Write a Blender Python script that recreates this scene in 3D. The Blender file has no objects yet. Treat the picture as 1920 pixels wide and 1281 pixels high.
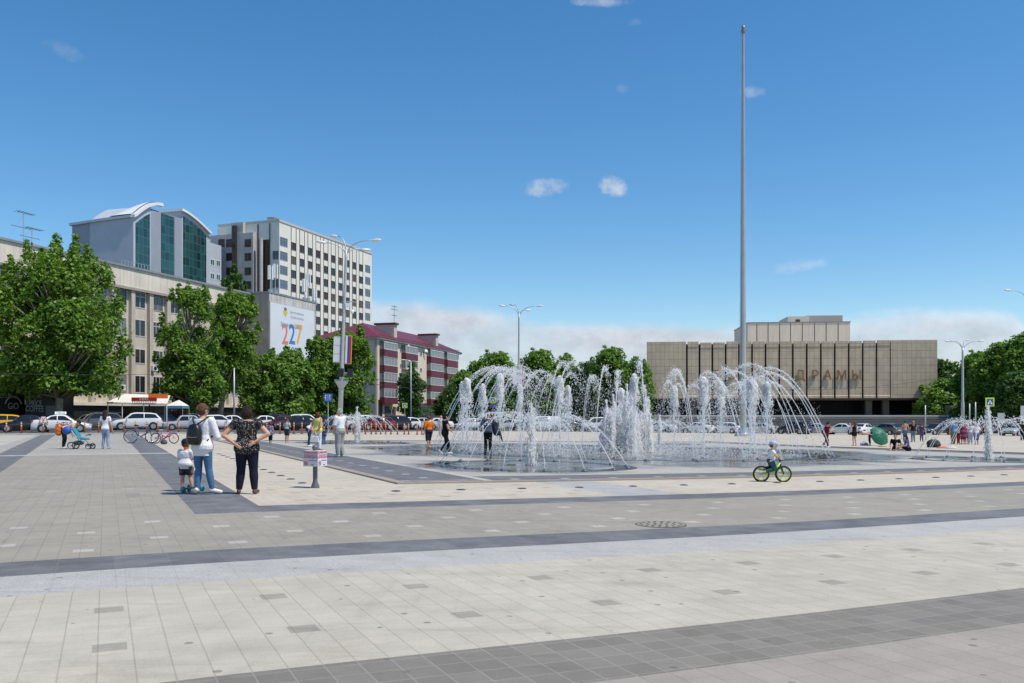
import bpy, bmesh, math, random
import numpy as np
from mathutils import Vector, Matrix
S = bpy.context.scene
COL = S.collection
R = math.radians
rnd = random.Random(7)
# ------------------------------------------------------------------ camera, world, sun, exposure
F, H0, HY = 1640.0, 1.42, 780.0          # focal length in photo pixels, eye height, horizon row
cam = bpy.data.cameras.new('camera'); cam_o = bpy.data.objects.new('camera', cam); COL.objects.link(cam_o)
cam_o.location = (0, 0, H0); cam_o.rotation_euler = (R(90), 0, 0)
cam.sensor_width = 36; cam.lens = F / 1920 * 36; cam.shift_y = (HY - 640.5) / 1920
cam.clip_start = 0.1; cam.clip_end = 20000
S.camera = cam_o
SUN_EL, SUN_AZ = R(62), math.atan2(.92, -.39)       # azimuth clockwise from +Y
W = bpy.data.worlds.new('World'); S.world = W; W.use_nodes = True

class NT:
    """tiny node-expression helper"""
    def __init__(s, tree): s.t = tree; s.n = tree.nodes; s.l = tree.links
    def node(s, typ, **kw):
        n = s.n.new(typ)
        for k, v in kw.items(): setattr(n, k, v)
        return n
    def put(s, sock, v):
        if isinstance(v, (int, float)):
            sock.default_value = v if sock.type == 'VALUE' else (v, v, v) if sock.type == 'VECTOR' else (v, v, v, 1)
        elif isinstance(v, (tuple, list)):
            sock.default_value = tuple(v) + ((1,) if sock.type == 'RGBA' and len(v) == 3 else ())
        else: s.l.new(v, sock)
    def m(s, op, a, b=0.0, c=0.0, clamp=False):
        n = s.node('ShaderNodeMath', operation=op, use_clamp=clamp)
        for i, v in enumerate((a, b, c)): s.put(n.inputs[i], v)
        return n.outputs[0]
    def vm(s, op, a, b=(0, 0, 0)):
        n = s.node('ShaderNodeVectorMath', operation=op)
        s.put(n.inputs[0], a); s.put(n.inputs[1], b)
        return n.outputs['Value'] if op in ('DOT_PRODUCT', 'LENGTH', 'DISTANCE') else n.outputs[0]
    def xyz(s, x, y, z=0.0):
        n = s.node('ShaderNodeCombineXYZ')
        for i, v in enumerate((x, y, z)): s.put(n.inputs[i], v)
        return n.outputs[0]
    def mix(s, f, a, b, blend='MIX'):
        n = s.node('ShaderNodeMix', data_type='RGBA', blend_type=blend)
        s.put(n.inputs[0], f); s.put(n.inputs[6], a); s.put(n.inputs[7], b)
        return n.outputs[2]
    def noise(s, vec, scale, detail=4, rough=.5, dist=0, dim='3D'):
        n = s.node('ShaderNodeTexNoise', noise_dimensions=dim)
        if vec is not None: s.put(n.inputs['Vector'], vec)
        n.inputs['Scale'].default_value = scale; n.inputs['Detail'].default_value = detail
        n.inputs['Roughness'].default_value = rough; n.inputs['Distortion'].default_value = dist
        return n.outputs[0]
    def smooth(s, v, lo, hi, a=0.0, b=1.0):
        n = s.node('ShaderNodeMapRange', interpolation_type='SMOOTHSTEP')
        s.put(n.inputs[0], v); n.inputs[1].default_value = lo; n.inputs[2].default_value = hi
        n.inputs[3].default_value = a; n.inputs[4].default_value = b
        return n.outputs[0]
    def band(s, v, lo, hi): return s.m('MULTIPLY', s.m('GREATER_THAN', v, lo), s.m('LESS_THAN', v, hi))

def world_setup():
    N = NT(W.node_tree); W.node_tree.nodes.clear()
    sky = N.node('ShaderNodeTexSky', sky_type='NISHITA', sun_disc=False)
    sky.sun_elevation = SUN_EL; sky.sun_rotation = SUN_AZ
    sky.altitude = 100; sky.air_density = 1.0; sky.dust_density = .25; sky.ozone_density = 2.6
    tc = N.node('ShaderNodeTexCoord'); d = tc.outputs['Generated']
    sep = N.node('ShaderNodeSeparateXYZ'); N.put(sep.inputs[0], d)
    x, y, z = sep.outputs
    yy = N.m('MAXIMUM', y, .02)
    u, v = N.m('DIVIDE', x, yy), N.m('DIVIDE', z, yy)          # directions towards +Y: bearing and height of a cloud
    uv = N.xyz(u, v)
    n1 = N.noise(N.xyz(N.m('MULTIPLY', u, 5.0), N.m('MULTIPLY', v, 13.0), 1.3), 1.0, 6, .55)
    n2 = N.noise(N.xyz(N.m('MULTIPLY', u, 26.0), N.m('MULTIPLY', v, 38.0), 4.1), 1.0, 5, .6)
    # the low bank of cloud along the horizon: its top edge undulates with bearing
    top = N.m('ADD', N.smooth(u, -.20, .12, .134, .1035), N.smooth(u, .25, .50, 0, .0195))
    top = N.m('SUBTRACT', top, N.smooth(u, .568, .592, 0, .022))
    top = N.m('ADD', top, N.m('MULTIPLY', N.m('SUBTRACT', n1, .5), .020))
    top = N.m('ADD', top, N.m('MULTIPLY', N.m('SUBTRACT', n2, .5), .012))
    dv = N.m('SUBTRACT', top, v)
    bank = N.m('MULTIPLY', N.smooth(dv, -.006, .014), N.smooth(u, -.45, -.22, .0, 1.0))
    bank = N.m('MULTIPLY', bank, N.smooth(n1, .28, .66, .50, .95))
    bank = N.m('MULTIPLY', bank, N.smooth(v, .0, .06, .75, 1.0))
    def puff(cu, cv, ru, rv, k=1.0, rot=0.0):
        du, dvv = N.m('SUBTRACT', u, cu), N.m('SUBTRACT', v, cv)
        a = N.m('ADD', N.m('MULTIPLY', du, math.cos(rot)), N.m('MULTIPLY', dvv, math.sin(rot)))
        b = N.m('SUBTRACT', N.m('MULTIPLY', dvv, math.cos(rot)), N.m('MULTIPLY', du, math.sin(rot)))
        e = N.m('ADD', N.m('POWER', N.m('ABSOLUTE', N.m('DIVIDE', a, ru)), 2.0), N.m('POWER', N.m('ABSOLUTE', N.m('DIVIDE', b, rv)), 2.0))
        e = N.m('ADD', e, N.m('MULTIPLY', N.m('SUBTRACT', n3, .5), 3.2))
        return N.m('MULTIPLY', N.smooth(e, 1.25, -.55), k)
    n3 = N.noise(N.xyz(N.m('MULTIPLY', u, 60.0), N.m('MULTIPLY', v, 70.0), 9.0), 1.0, 6, .62)
    U = lambda px: (px - 960) / F
    V = lambda py: (HY - py) / F
    tot = bank
    for (px, py, rx, ry, k, rot) in ((1020, 351, 42, 18, .62, .12), (1150, 350, 27, 21, .78, -.45), (1408, 172, 26, 11, .32, 0), (1495, 500, 62, 12, .28, .12),
                                (1125, 4, 56, 10, .5, 0), (120, 95, 44, 16, .13, -.4), (1190, 42, 14, 8, .12, 0), (1168, 166, 14, 9, .12, 0)):
        tot = N.m('MAXIMUM', tot, puff(U(px), V(py), rx / F, ry / F, k, rot))
    rim = N.m('MULTIPLY', N.smooth(dv, .028, .0), N.smooth(u, .2, .42, .06, .30))
    tot = N.m('MULTIPLY', tot, N.m('GREATER_THAN', y, .02))
    shade = N.m('ADD', N.smooth(n2, .3, .7, .86, 1.12), rim)
    cloud = N.mix(1.0, (4.75, 5.05, 5.55, 1), shade, 'MULTIPLY')
    hsv = N.node('ShaderNodeHueSaturation'); hsv.inputs['Hue'].default_value = .497; hsv.inputs['Saturation'].default_value = 1.30; hsv.inputs['Value'].default_value = 1.12
    N.put(hsv.inputs['Color'], sky.outputs[0])
    c = N.mix(tot, hsv.outputs[0], cloud)
    bg = N.node('ShaderNodeBackground'); N.put(bg.inputs['Color'], c); bg.inputs['Strength'].default_value = .13
    out = N.node('ShaderNodeOutputWorld'); N.l.new(bg.outputs[0], out.inputs[0])
world_setup()
sun = bpy.data.lights.new('sun', 'SUN'); sun.energy = 4.3; sun.angle = R(.53); sun.color = (1, .925, .80)
sun_o = bpy.data.objects.new('sun', sun); COL.objects.link(sun_o)
SDIR = Vector((math.sin(SUN_AZ) * math.cos(SUN_EL), math.cos(SUN_AZ) * math.cos(SUN_EL), math.sin(SUN_EL)))
sun_o.rotation_euler = SDIR.to_track_quat('Z', 'Y').to_euler(); sun_o.location = (60, -20, 100)
S.view_settings.view_transform = 'Standard'; S.view_settings.look = 'None'; S.view_settings.exposure = 0.0; S.view_settings.gamma = 1
S.cycles.use_denoising = True; S.cycles.max_bounces = 10; S.cycles.diffuse_bounces = 5; S.cycles.transparent_max_bounces = 16
S.cycles.caustics_reflective = False; S.cycles.caustics_refractive = False

# ------------------------------------------------------------------ ground height and pixel helpers
def slope(u):
    t = max(0., min(1., (u + .45) / .9)); return -.001 + .010 * t * t * (3 - 2 * t)
def gz(X, Y):
    Yc = max(Y, 0.0); return -slope(X / max(Y, 1.0)) * min(Yc, 130.0)
def gp(px, py):
    """plan point of the ground seen at a photo pixel"""
    u = (px - 960) / F; v = (py - HY) / F; Y = H0 / (v - slope(u)); return u * Y, Y
def gpz(px, py):
    X, Y = gp(px, py); return Vector((X, Y, gz(X, Y)))
def at(px, py, Y): return Vector(((px - 960) / F * Y, Y, H0 + (HY - py) / F * Y))
PHI = math.atan(1 / 2.15)
BV = (math.cos(PHI), math.sin(PHI)); AV = (-math.sin(PHI), math.cos(PHI))   # paving axes: a away, b right
def abp(a, b):
    X, Y = a * AV[0] + b * BV[0], a * AV[1] + b * BV[1]; return Vector((X, Y, gz(X, Y)))

# ------------------------------------------------------------------ objects
def tag(o, label=None, cat=None, group=None, kind=None):
    if label: o['label'] = label
    if cat: o['category'] = cat
    if group: o['group'] = group
    if kind: o['kind'] = kind
    return o
def thing(name, label, cat, loc=(0, 0, 0), rz=0.0, group=None, scale=1.0):
    o = bpy.data.objects.new(name, None); COL.objects.link(o); o.empty_display_size = .2
    o.location = loc; o.rotation_euler = (0, 0, rz); o.scale = (scale,) * 3
    return tag(o, label, cat, group)
def copy_tree(o, parent=None):
    c = o.copy(); COL.objects.link(c); c.parent = parent
    for ch in list(o.children): copy_tree(ch, c)
    return c
class MB:
    def __init__(s): s.v = []; s.f = []; s.mi = []
    def add(s, vs, fs, mi=0):
        k = len(s.v); s.v.extend(vs); s.f.extend([tuple(i + k for i in f) for f in fs]); s.mi.extend([mi] * len(fs)); return s
    def box(s, x0, x1, y0, y1, z0, z1, mi=0):
        return s.add([(x0, y0, z0), (x1, y0, z0), (x1, y1, z0), (x0, y1, z0), (x0, y0, z1), (x1, y0, z1), (x1, y1, z1), (x0, y1, z1)],
                     [(3, 2, 1, 0), (4, 5, 6, 7), (0, 1, 5, 4), (1, 2, 6, 5), (2, 3, 7, 6), (3, 0, 4, 7)], mi)
    def quad(s, a, b, c, d, mi=0): return s.add([a, b, c, d], [(0, 1, 2, 3)], mi)
    def prism(s, poly, axis, t0, t1, mi=0):
        """extrude a 2-d outline; axis 'x','y','z' is the extrusion axis"""
        f3 = {'x': lambda p, t: (t, p[0], p[1]), 'y': lambda p, t: (p[0], t, p[1]), 'z': lambda p, t: (p[0], p[1], t)}[axis]
        n = len(poly); vs = [f3(p, t0) for p in poly] + [f3(p, t1) for p in poly]
        return s.add(vs, [tuple(range(n))[::-1], tuple(range(n, 2 * n))] + [(i, (i + 1) % n, n + (i + 1) % n, n + i) for i in range(n)], mi)
    def tube(s, pts, rad, n=8, cap=True, mi=0, closed=False):
        pts = [Vector(p) for p in pts]; m = len(pts)
        if not isinstance(rad, (list, tuple)): rad = [rad] * m
        vs = []; up = Vector((0, 0, 1)); prev = None
        for i, p in enumerate(pts):
            t = (pts[(i + 1) % m] - pts[i - 1]) if closed else (pts[min(i + 1, m - 1)] - pts[max(i - 1, 0)])
            if t.length < 1e-9: t = Vector((0, 0, 1))
            t.normalize()
            if prev is None: a = t.cross(up) if abs(t.z) < .95 else t.cross(Vector((1, 0, 0)))
            else: a = prev - t * prev.dot(t)
            if a.length < 1e-6: a = t.orthogonal()
            a.normalize(); prev = a; b = t.cross(a)
            for k in range(n):
                w = 2 * math.pi * k / n; vs.append(tuple(p + (a * math.cos(w) + b * math.sin(w)) * rad[i]))
        fs = [(i * n + k, i * n + (k + 1) % n, ((i + 1) % m) * n + (k + 1) % n, ((i + 1) % m) * n + k) for i in range(m if closed else m - 1) for k in range(n)]
        if cap and not closed: fs += [tuple(range(n))[::-1], tuple(range((m - 1) * n, m * n))]
        return s.add(vs, fs, mi)
    def lathe(s, prof, n=16, c=(0, 0, 0), mi=0):
        return s.tube([(c[0], c[1], c[2] + z) for r, z in prof], [r for r, z in prof], n, True, mi)
    def ball(s, c, r, n=10, m=7, mi=0, rot=None):
        if not isinstance(r, (tuple, list)): r = (r, r, r)
        vs = []; c = Vector(c)
        for j in range(m + 1):
            th = math.pi * j / m
            for k in range(n):
                w = 2 * math.pi * k / n; p = Vector((r[0] * math.sin(th) * math.cos(w), r[1] * math.sin(th) * math.sin(w), -r[2] * math.cos(th)))
                if rot: p = rot @ p
                vs.append(tuple(c + p))
        return s.add(vs, [(j * n + k, j * n + (k + 1) % n, (j + 1) * n + (k + 1) % n, (j + 1) * n + k) for j in range(m) for k in range(n)], mi)
    def limb(s, p0, p1, r0, r1, c0=True, c1=True, n=10, mi=0):
        """tapered capsule, rounded or flat at either end"""
        p0, p1 = Vector(p0), Vector(p1); d = p1 - p0; L = max(d.length, 1e-4); t = d / L
        pts = []; rr = []
        if c0:
            for q in (-.98, -.8, -.45): pts.append(p0 + t * r0 * q); rr.append(r0 * math.sqrt(1 - q * q))
        pts += [p0, p0 + d * .5, p1]; rr += [r0, (r0 + r1) / 2, r1]
        if c1:
            for q in (.45, .8, .98): pts.append(p1 + t * r1 * q); rr.append(r1 * math.sqrt(1 - q * q))
        return s.tube(pts, rr, n, True, mi)
    def mesh(s, name):
        me = bpy.data.meshes.new(name); me.from_pydata([tuple(v) for v in s.v], [], s.f); return me
    def build(s, name, mat, parent=None, smooth=False, loc=None, rz=None):
        me = s.mesh(name)
        for m in (mat if isinstance(mat, (list, tuple)) else [mat]): me.materials.append(m)
        if any(s.mi): me.polygons.foreach_set('material_index', s.mi)
        if smooth: me.polygons.foreach_set('use_smooth', [True] * len(me.polygons))
        me.validate(); me.update()
        o = bpy.data.objects.new(name, me); COL.objects.link(o)
        if parent is not None: o.parent = parent
        if loc is not None: o.location = loc
        if rz is not None: o.rotation_euler = (0, 0, rz)
        return o
FINISH = []          # objects whose modifiers are turned into plain mesh at the end
def remesh(o, vox, smooth=3):
    m = o.modifiers.new('remesh', 'REMESH'); m.mode = 'VOXEL'; m.voxel_size = vox; m.use_smooth_shade = True
    if smooth:
        q = o.modifiers.new('smooth', 'SMOOTH'); q.iterations = smooth; q.factor = .5
    FINISH.append(o); return o
def bevel(o, w, seg=2, ang=35):
    m = o.modifiers.new('bevel', 'BEVEL'); m.width = w; m.segments = seg; m.limit_method = 'ANGLE'; m.angle_limit = R(ang); FINISH.append(o); return o
def finish():
    dg = bpy.context.evaluated_depsgraph_get(); new = {}
    for o in FINISH:
        if o.data.name in new and o.data.users > 1: pass
        new[o] = bpy.data.meshes.new_from_object(o.evaluated_get(dg))
    for o, me in new.items():
        me.name = o.name.split('.')[0]
        if o.type == 'FONT':
            q = bpy.data.objects.new(o.name, me); n = o.name; COL.objects.link(q); q.parent = o.parent; q.location = o.location; q.rotation_euler = o.rotation_euler; q.scale = o.scale
            bpy.data.objects.remove(o); q.name = n
        else: o.modifiers.clear(); o.data = me
def text(body, mat, parent, size, loc, rot, align='CENTER', ext=.004, name='lettering', sx=1.0, bold=0.0):
    c = bpy.data.curves.new('t', 'FONT'); c.body = body; c.size = size; c.align_x = align; c.align_y = 'CENTER'; c.extrude = ext; c.offset = bold; c.resolution_u = 3
    o = bpy.data.objects.new(name, c); COL.objects.link(o); o.location = loc; o.rotation_euler = rot; o.scale = (sx, 1, 1)
    o.parent = parent; c.materials.append(mat); FINISH.append(o); TEXTS.append(o); return o
TEXTS = []

# ------------------------------------------------------------------ materials
MATS = {}
def mat(name, col, rough=.6, metal=0., var=.0, scale=4., bump=0., spec=.5, coat=0., streak=0., emit=0.):
    if name in MATS: return MATS[name]
    m = bpy.data.materials.new(name); m.use_nodes = True; N = NT(m.node_tree)
    p = N.n['Principled BSDF']; p.inputs['Roughness'].default_value = rough; p.inputs['Metallic'].default_value = metal
    p.inputs['Specular IOR Level'].default_value = spec; p.inputs['Coat Weight'].default_value = coat
    c = tuple(col) + (1,)
    if var or streak or bump:
        tc = N.node('ShaderNodeTexCoord').outputs['Object']
        out = c
        if var:
            n = N.noise(tc, scale, 5, .6); out = N.mix(1.0, out, N.smooth(n, .25, .75, 1 - var, 1 + var * .6), 'MULTIPLY')
        if streak:
            mp = N.vm('MULTIPLY', tc, (1.6, 1.6, .12)); n = N.noise(mp, 1.5, 5, .65); out = N.mix(1.0, out, N.smooth(n, .35, .7, 1, 1 - streak), 'MULTIPLY')
        N.put(p.inputs['Base Color'], out)
        if bump:
            b = N.node('ShaderNodeBump'); b.inputs['Strength'].default_value = bump; b.inputs['Distance'].default_value = .02
            N.put(b.inputs['Height'], N.noise(tc, scale * 6, 4)); N.l.new(b.outputs[0], p.inputs['Normal'])
    else: p.inputs['Base Color'].default_value = c
    if emit: p.inputs['Emission Color'].default_value = c; p.inputs['Emission Strength'].default_value = emit
    MATS[name] = m; return m
def srgb(r, g, b):
    f = lambda c: (c / 255 / 12.92) if c <= 10 else ((c / 255 + .055) / 1.055) ** 2.4
    return (f(r), f(g), f(b))
GLASS = mat('dark_glass', (.018, .022, .026), .06, spec=.6)
GLASSB = mat('blue_glass', (.05, .075, .10), .08, spec=.7)
WHITE = mat('white_paint', (.78, .78, .77), .35)
BLACK = mat('black_plastic', (.012, .012, .013), .45)
RUBBER = mat('tyre_rubber', (.016, .016, .017), .8)
STEEL = mat('galvanised_steel', (.50, .51, .52), .42, .65, .12, 2)
CHROME = mat('chrome', (.7, .7, .71), .15, 1)
# ------------------------------------------------------------------ ground
def ground_material():
    m = bpy.data.materials.new('plaza_paving'); m.use_nodes = True; N = NT(m.node_tree); p = N.n['Principled BSDF']
    pos = N.node('ShaderNodeNewGeometry').outputs['Position']
    a = N.vm('DOT_PRODUCT', pos, (AV[0], AV[1], 0)); b = N.vm('DOT_PRODUCT', pos, (BV[0], BV[1], 0))
    G = lambda x, lo: N.m('GREATER_THAN', x, lo)
    L = lambda x, hi: N.m('LESS_THAN', x, hi)
    AND = lambda *q: q[0] if len(q) == 1 else N.m('MULTIPLY', q[0], AND(*q[1:]))
    OR = lambda *q: q[0] if len(q) == 1 else N.m('MAXIMUM', q[0], OR(*q[1:]))
    cell = .1955
    def joints(ca, cb, w, oa=0., ob=0.):
        fa = N.m('ABSOLUTE', N.m('SUBTRACT', N.m('FRACT', N.m('DIVIDE', N.m('ADD', a, 50 + oa), ca)), .5))
        fb = N.m('ABSOLUTE', N.m('SUBTRACT', N.m('FRACT', N.m('DIVIDE', N.m('ADD', b, 50 + ob), cb)), .5))
        return N.smooth(fa, .5 - w / ca * 1.2, .5 - w / ca * .3), N.smooth(fb, .5 - w / cb * 1.2, .5 - w / cb * .3)
    ja, jb = joints(cell, cell, .006, 0, .09)
    ia = N.m('FLOOR', N.m('DIVIDE', N.m('ADD', a, 50), cell)); ib = N.m('FLOOR', N.m('DIVIDE', N.m('ADD', b, 50.09), cell))
    wn = N.node('ShaderNodeTexWhiteNoise', noise_dimensions='2D'); N.put(wn.inputs['Vector'], N.xyz(ia, ib)); cellr = wn.outputs[0]
    bj_a, bj_b = joints(.86, .492, .004, .01, .1)
    ia2 = N.m('FLOOR', N.m('DIVIDE', N.m('ADD', b, 50.1), .492)); wn2 = N.node('ShaderNodeTexWhiteNoise', noise_dimensions='1D'); N.put(wn2.inputs['W'], ia2)
    fine = N.noise(pos, 70., 4, .8); mid = N.noise(pos, 2.2, 5, .65); big = N.noise(pos, .22, 5, .6); spk = N.noise(pos, 75., 3, .85)
    LIGHT, GREYB, WARM = (.475, .437, .358), (.315, .287, .235), (.515, .455, .365)
    DARK, DGREY, GRAN, FLOOR = (.145, .146, .154), (.208, .19, .163), (.42, .41, .385), (.40, .38, .335)
    # base: light blocks near the camera; grey-beige blocks over the left half; warm blocks round the fountain
    c = N.mix(G(a, 9.7), LIGHT, GREYB)
    c = N.mix(L(a, 4.12), c, (.335, .30, .255))
    warm = OR(AND(G(b, 2.2), G(a, 14.2)))
    c = N.mix(warm, c, WARM)
    c = N.mix(AND(G(a, 35.2), L(b, 2.2)), c, (.37, .35, .31))
    c = N.mix(AND(G(a, 25.), L(b, -4.4)), c, (.45, .425, .37))
    # light granite panel crossing the warm blocks
    c = N.mix(AND(warm, N.band(b, 8.9, 10.4), L(a, 18)), c, (.40, .395, .385))
    # single odd-coloured blocks in a regular grid
    def tiles(rows, b0, step, rowoff, lo, hi, wa=.098):
        out = None
        for (ra, off) in rows:
            fb = N.m('ABSOLUTE', N.m('SUBTRACT', N.m('FRACT', N.m('ADD', N.m('DIVIDE', N.m('SUBTRACT', N.m('ADD', b, 100 * step), b0 + off), step), .5)), .5))
            q = AND(L(fb, .098 / step), L(N.m('ABSOLUTE', N.m('SUBTRACT', a, ra)), wa))
            out = q if out is None else OR(out, q)
        return out
    c = N.mix(tiles(((7.03, 0), (5.89, 0)), .025, 1.175, 0, 0, 0), c, (.33, .30, .25))
    c = N.mix(AND(tiles(((12.6, 0), (10.95, 0), (11.75, .78), (10.2, .78)), .57, 1.557, 0, 0, 0), L(b, 40)), c, (.44, .415, .36))
    c = N.mix(AND(tiles(((17.2, 0), (15.6, .6), (16.4, .3), (14.9, .1)), .3, 1.3, 0, 0, 0), N.band(b, 2.3, 9)), c, (.37, .345, .29))
    c = N.mix(AND(tiles(((22.5, 0), (27.1, .6), (30.4, .3), (18.4, .1)), .3, 1.3, 0, 0, 0), L(b, 1.1)), c, (.40, .38, .335))
    blocks = c
    # per-block variation and joints
    c = N.mix(1.0, c, N.m('ADD', N.m('MULTIPLY', cellr, .075), .962), 'MULTIPLY')
    c = N.mix(N.m('MULTIPLY', jb, .3), c, (.13, .12, .10)); c = N.mix(N.m('MULTIPLY', ja, .14), c, (.17, .16, .14))
    # bands
    dg = N.band(a, 4.12, 5.0)
    cg = N.mix(1.0, DGREY, N.m('ADD', N.m('MULTIPLY', cellr, .22), .89), 'MULTIPLY')
    cg = N.mix(N.m('MULTIPLY', OR(ja, jb), .5), cg, (.36, .34, .31))
    c = N.mix(dg, c, cg)
    gr = N.mix(1.0, GRAN, N.smooth(spk, .3, .7, .76, 1.26), 'MULTIPLY'); gr = N.mix(N.m('MULTIPLY', bj_b, .4), gr, (.2, .2, .2))
    c = N.mix(N.band(a, 7.87, 8.85), c, gr)
    dk = N.mix(1.0, DARK, N.m('ADD', N.m('MULTIPLY', wn2.outputs[0], .2), .9), 'MULTIPLY')
    dk = N.mix(1.0, dk, N.smooth(mid, .3, .7, .86, 1.2), 'MULTIPLY'); dkj = N.mix(N.m('MULTIPLY', bj_b, .5), dk, (.22, .21, .2))
    c = N.mix(N.band(a, 8.85, 9.7), c, dkj)
    c = N.mix(AND(N.band(a, 13.3, 14.2), G(b, 1.17)), c, dkj)
    c = N.mix(AND(N.band(b, 1.17, 2.2), N.band(a, 13.3, 71)), c, dk)
    sl = N.m('ADD', b, N.m('MULTIPLY', N.m('SUBTRACT', a, 25.), .019))
    c = N.mix(AND(N.band(sl, -3.3, -2.35), N.band(a, 14, 71)), c, dk)
    c = N.mix(AND(N.band(a, 34.85, 35.4), L(b, 2.2)), c, (.47, .46, .44))
    # fountain square: dark border strip with pale ticks, light floor, dark rings
    A0, A1, B0, B1 = 18.0, 52.5, 5.75, 40.
    sq = AND(N.band(a, A0, A1), N.band(b, B0, B1))
    fl = N.mix(1.0, FLOOR, N.m('ADD', N.m('MULTIPLY', cellr, .1), .95), 'MULTIPLY')
    inner = AND(N.band(a, A0 + 1.95, A1 - 2), N.band(b, B0 + 2.2, B1 - 2))
    strip = N.mix(0, (.142, .143, .150), (0, 0, 0))
    strip = N.mix(1.0, strip, N.smooth(mid, .3, .7, .9, 1.12), 'MULTIPLY')
    tick = AND(L(N.m('ABSOLUTE', N.m('SUBTRACT', N.m('FRACT', N.m('DIVIDE', b, 1.36)), .5)), .085), L(N.m('ABSOLUTE', N.m('SUBTRACT', a, A0 + .85)), .1))
    tick2 = AND(L(N.m('ABSOLUTE', N.m('SUBTRACT', N.m('FRACT', N.m('DIVIDE', a, 1.36)), .5)), .085), L(N.m('ABSOLUTE', N.m('SUBTRACT', b, B0 + 1.1)), .1))
    strip = N.mix(OR(tick, tick2), strip, (.42, .42, .43))
    f = N.mix(inner, strip, fl)
    f = N.mix(AND(N.band(b, B0 + 2.2, B0 + 2.42), G(a, A0)), f, (.46, .44, .40))
    f = N.mix(AND(N.band(a, A0 + .80, A0 + .92), L(b, B0 + 2.2)), f, (.33, .32, .30))
    wet = None
    for (ca, cb, r0, r1, rw) in FOUNTS:
        dd = N.m('SQRT', N.m('ADD', N.m('POWER', N.m('ABSOLUTE', N.m('SUBTRACT', a, ca)), 2.), N.m('POWER', N.m('ABSOLUTE', N.m('SUBTRACT', b, cb)), 2.)))
        f = N.mix(N.band(dd, r0, r1), f, (.085, .082, .08))
        w = N.smooth(N.m('ADD', dd, N.m('MULTIPLY', N.m('SUBTRACT', big, .5), 9.)), rw, rw - 1.6)
        wet = w if wet is None else OR(wet, w)
    # radial dark spokes from the middle to the corner rings
    wet = N.m('MULTIPLY', wet, inner)
    c = N.mix(sq, c, f)
    # wear: stains, grime, scuffs and tyre marks
    sc1 = N.noise(N.vm('MULTIPLY', pos, (.35, 2.6, 1)), 1.0, 5, .65, 1.5); sc2 = N.noise(N.vm('MULTIPLY', pos, (1.9, .30, 1)), 1.0, 5, .65, 2.0)
    c = N.mix(1.0, c, N.smooth(sc1, .50, .74, 1.0, .86), 'MULTIPLY'); c = N.mix(1.0, c, N.smooth(sc2, .54, .76, 1.0, .88), 'MULTIPLY')
    blot = N.noise(pos, .75, 6, .7, .6); c = N.mix(1.0, c, N.mix(N.smooth(blot, .52, .70), (1, 1, 1), (.90, .885, .86)), 'MULTIPLY')
    c = N.mix(1.0, c, N.smooth(big, .3, .72, .93, 1.05), 'MULTIPLY')
    c = N.mix(1.0, c, N.smooth(mid, .28, .7, .94, 1.045), 'MULTIPLY')
    c = N.mix(1.0, c, N.smooth(fine, .3, .7, .92, 1.07), 'MULTIPLY')
    gum = N.node('ShaderNodeTexVoronoi', voronoi_dimensions='2D'); N.put(gum.inputs['Vector'], pos); gum.inputs['Scale'].default_value = 1.6
    c = N.mix(N.m('MULTIPLY', L(gum.outputs['Distance'], N.m('MULTIPLY', N.smooth(mid, .42, .58), .045)), .6), c, (.12, .11, .10))
    g2 = N.node('ShaderNodeTexVoronoi', voronoi_dimensions='2D'); N.put(g2.inputs['Vector'], N.vm('ADD', pos, (3.3, 1.7, 0))); g2.inputs['Scale'].default_value = .33
    c = N.mix(N.m('MULTIPLY', N.smooth(N.m('ADD', g2.outputs['Distance'], N.m('MULTIPLY', fine, .10)), .16, .03), .20), c, (.16, .13, .10))
    c = N.mix(wet, c, N.mix(1.0, c, (.46, .47, .50), 'MULTIPLY'))
    # asphalt of the road beyond the kerb
    road = G(N.m('SUBTRACT', a, N.smooth(b, 8, 42, 0, 24)), 70.6)
    asp = N.mix(N.smooth(fine, .3, .7), (.085, .084, .083), (.12, .118, .115))
    asp = N.mix(1.0, asp, N.smooth(big, .3, .7, .85, 1.15), 'MULTIPLY')
    c = N.mix(road, c, asp)
    N.put(p.inputs['Base Color'], c)
    puddle = N.m('MULTIPLY', wet, N.smooth(N.noise(pos, .9, 4, .6), .35, .62, .45, 1.0))
    N.put(p.inputs['Roughness'], N.smooth(puddle, 0, 1, .82, .07))
    bp = N.node('ShaderNodeBump'); bp.inputs['Strength'].default_value = .35; bp.inputs['Distance'].default_value = .004
    hh = N.m('SUBTRACT', N.m('MULTIPLY', fine, .5), N.m('MAXIMUM', ja, jb)); hh = N.m('MULTIPLY', hh, N.m('SUBTRACT', 1, wet))
    N.put(bp.inputs['Height'], hh); N.l.new(bp.outputs[0], p.inputs['Normal'])
    return m
C0 = (34.6, 22.0)
FOUNTS = ((C0[0], C0[1], 7.9, 9.3, 13.0), (24.35, 12.0, 2.55, 3.25, 4.4), (23.45, 31.7, 2.3, 2.9, 3.3), (47.3, 12.6, 2.3, 2.9, 4.2), (46.5, 32., 2.3, 2.9, 3.4))
def axis(spec):
    out = []
    for lo, hi, st in spec: out += list(np.arange(lo, hi, st))
    return out + [spec[-1][1]]
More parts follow.
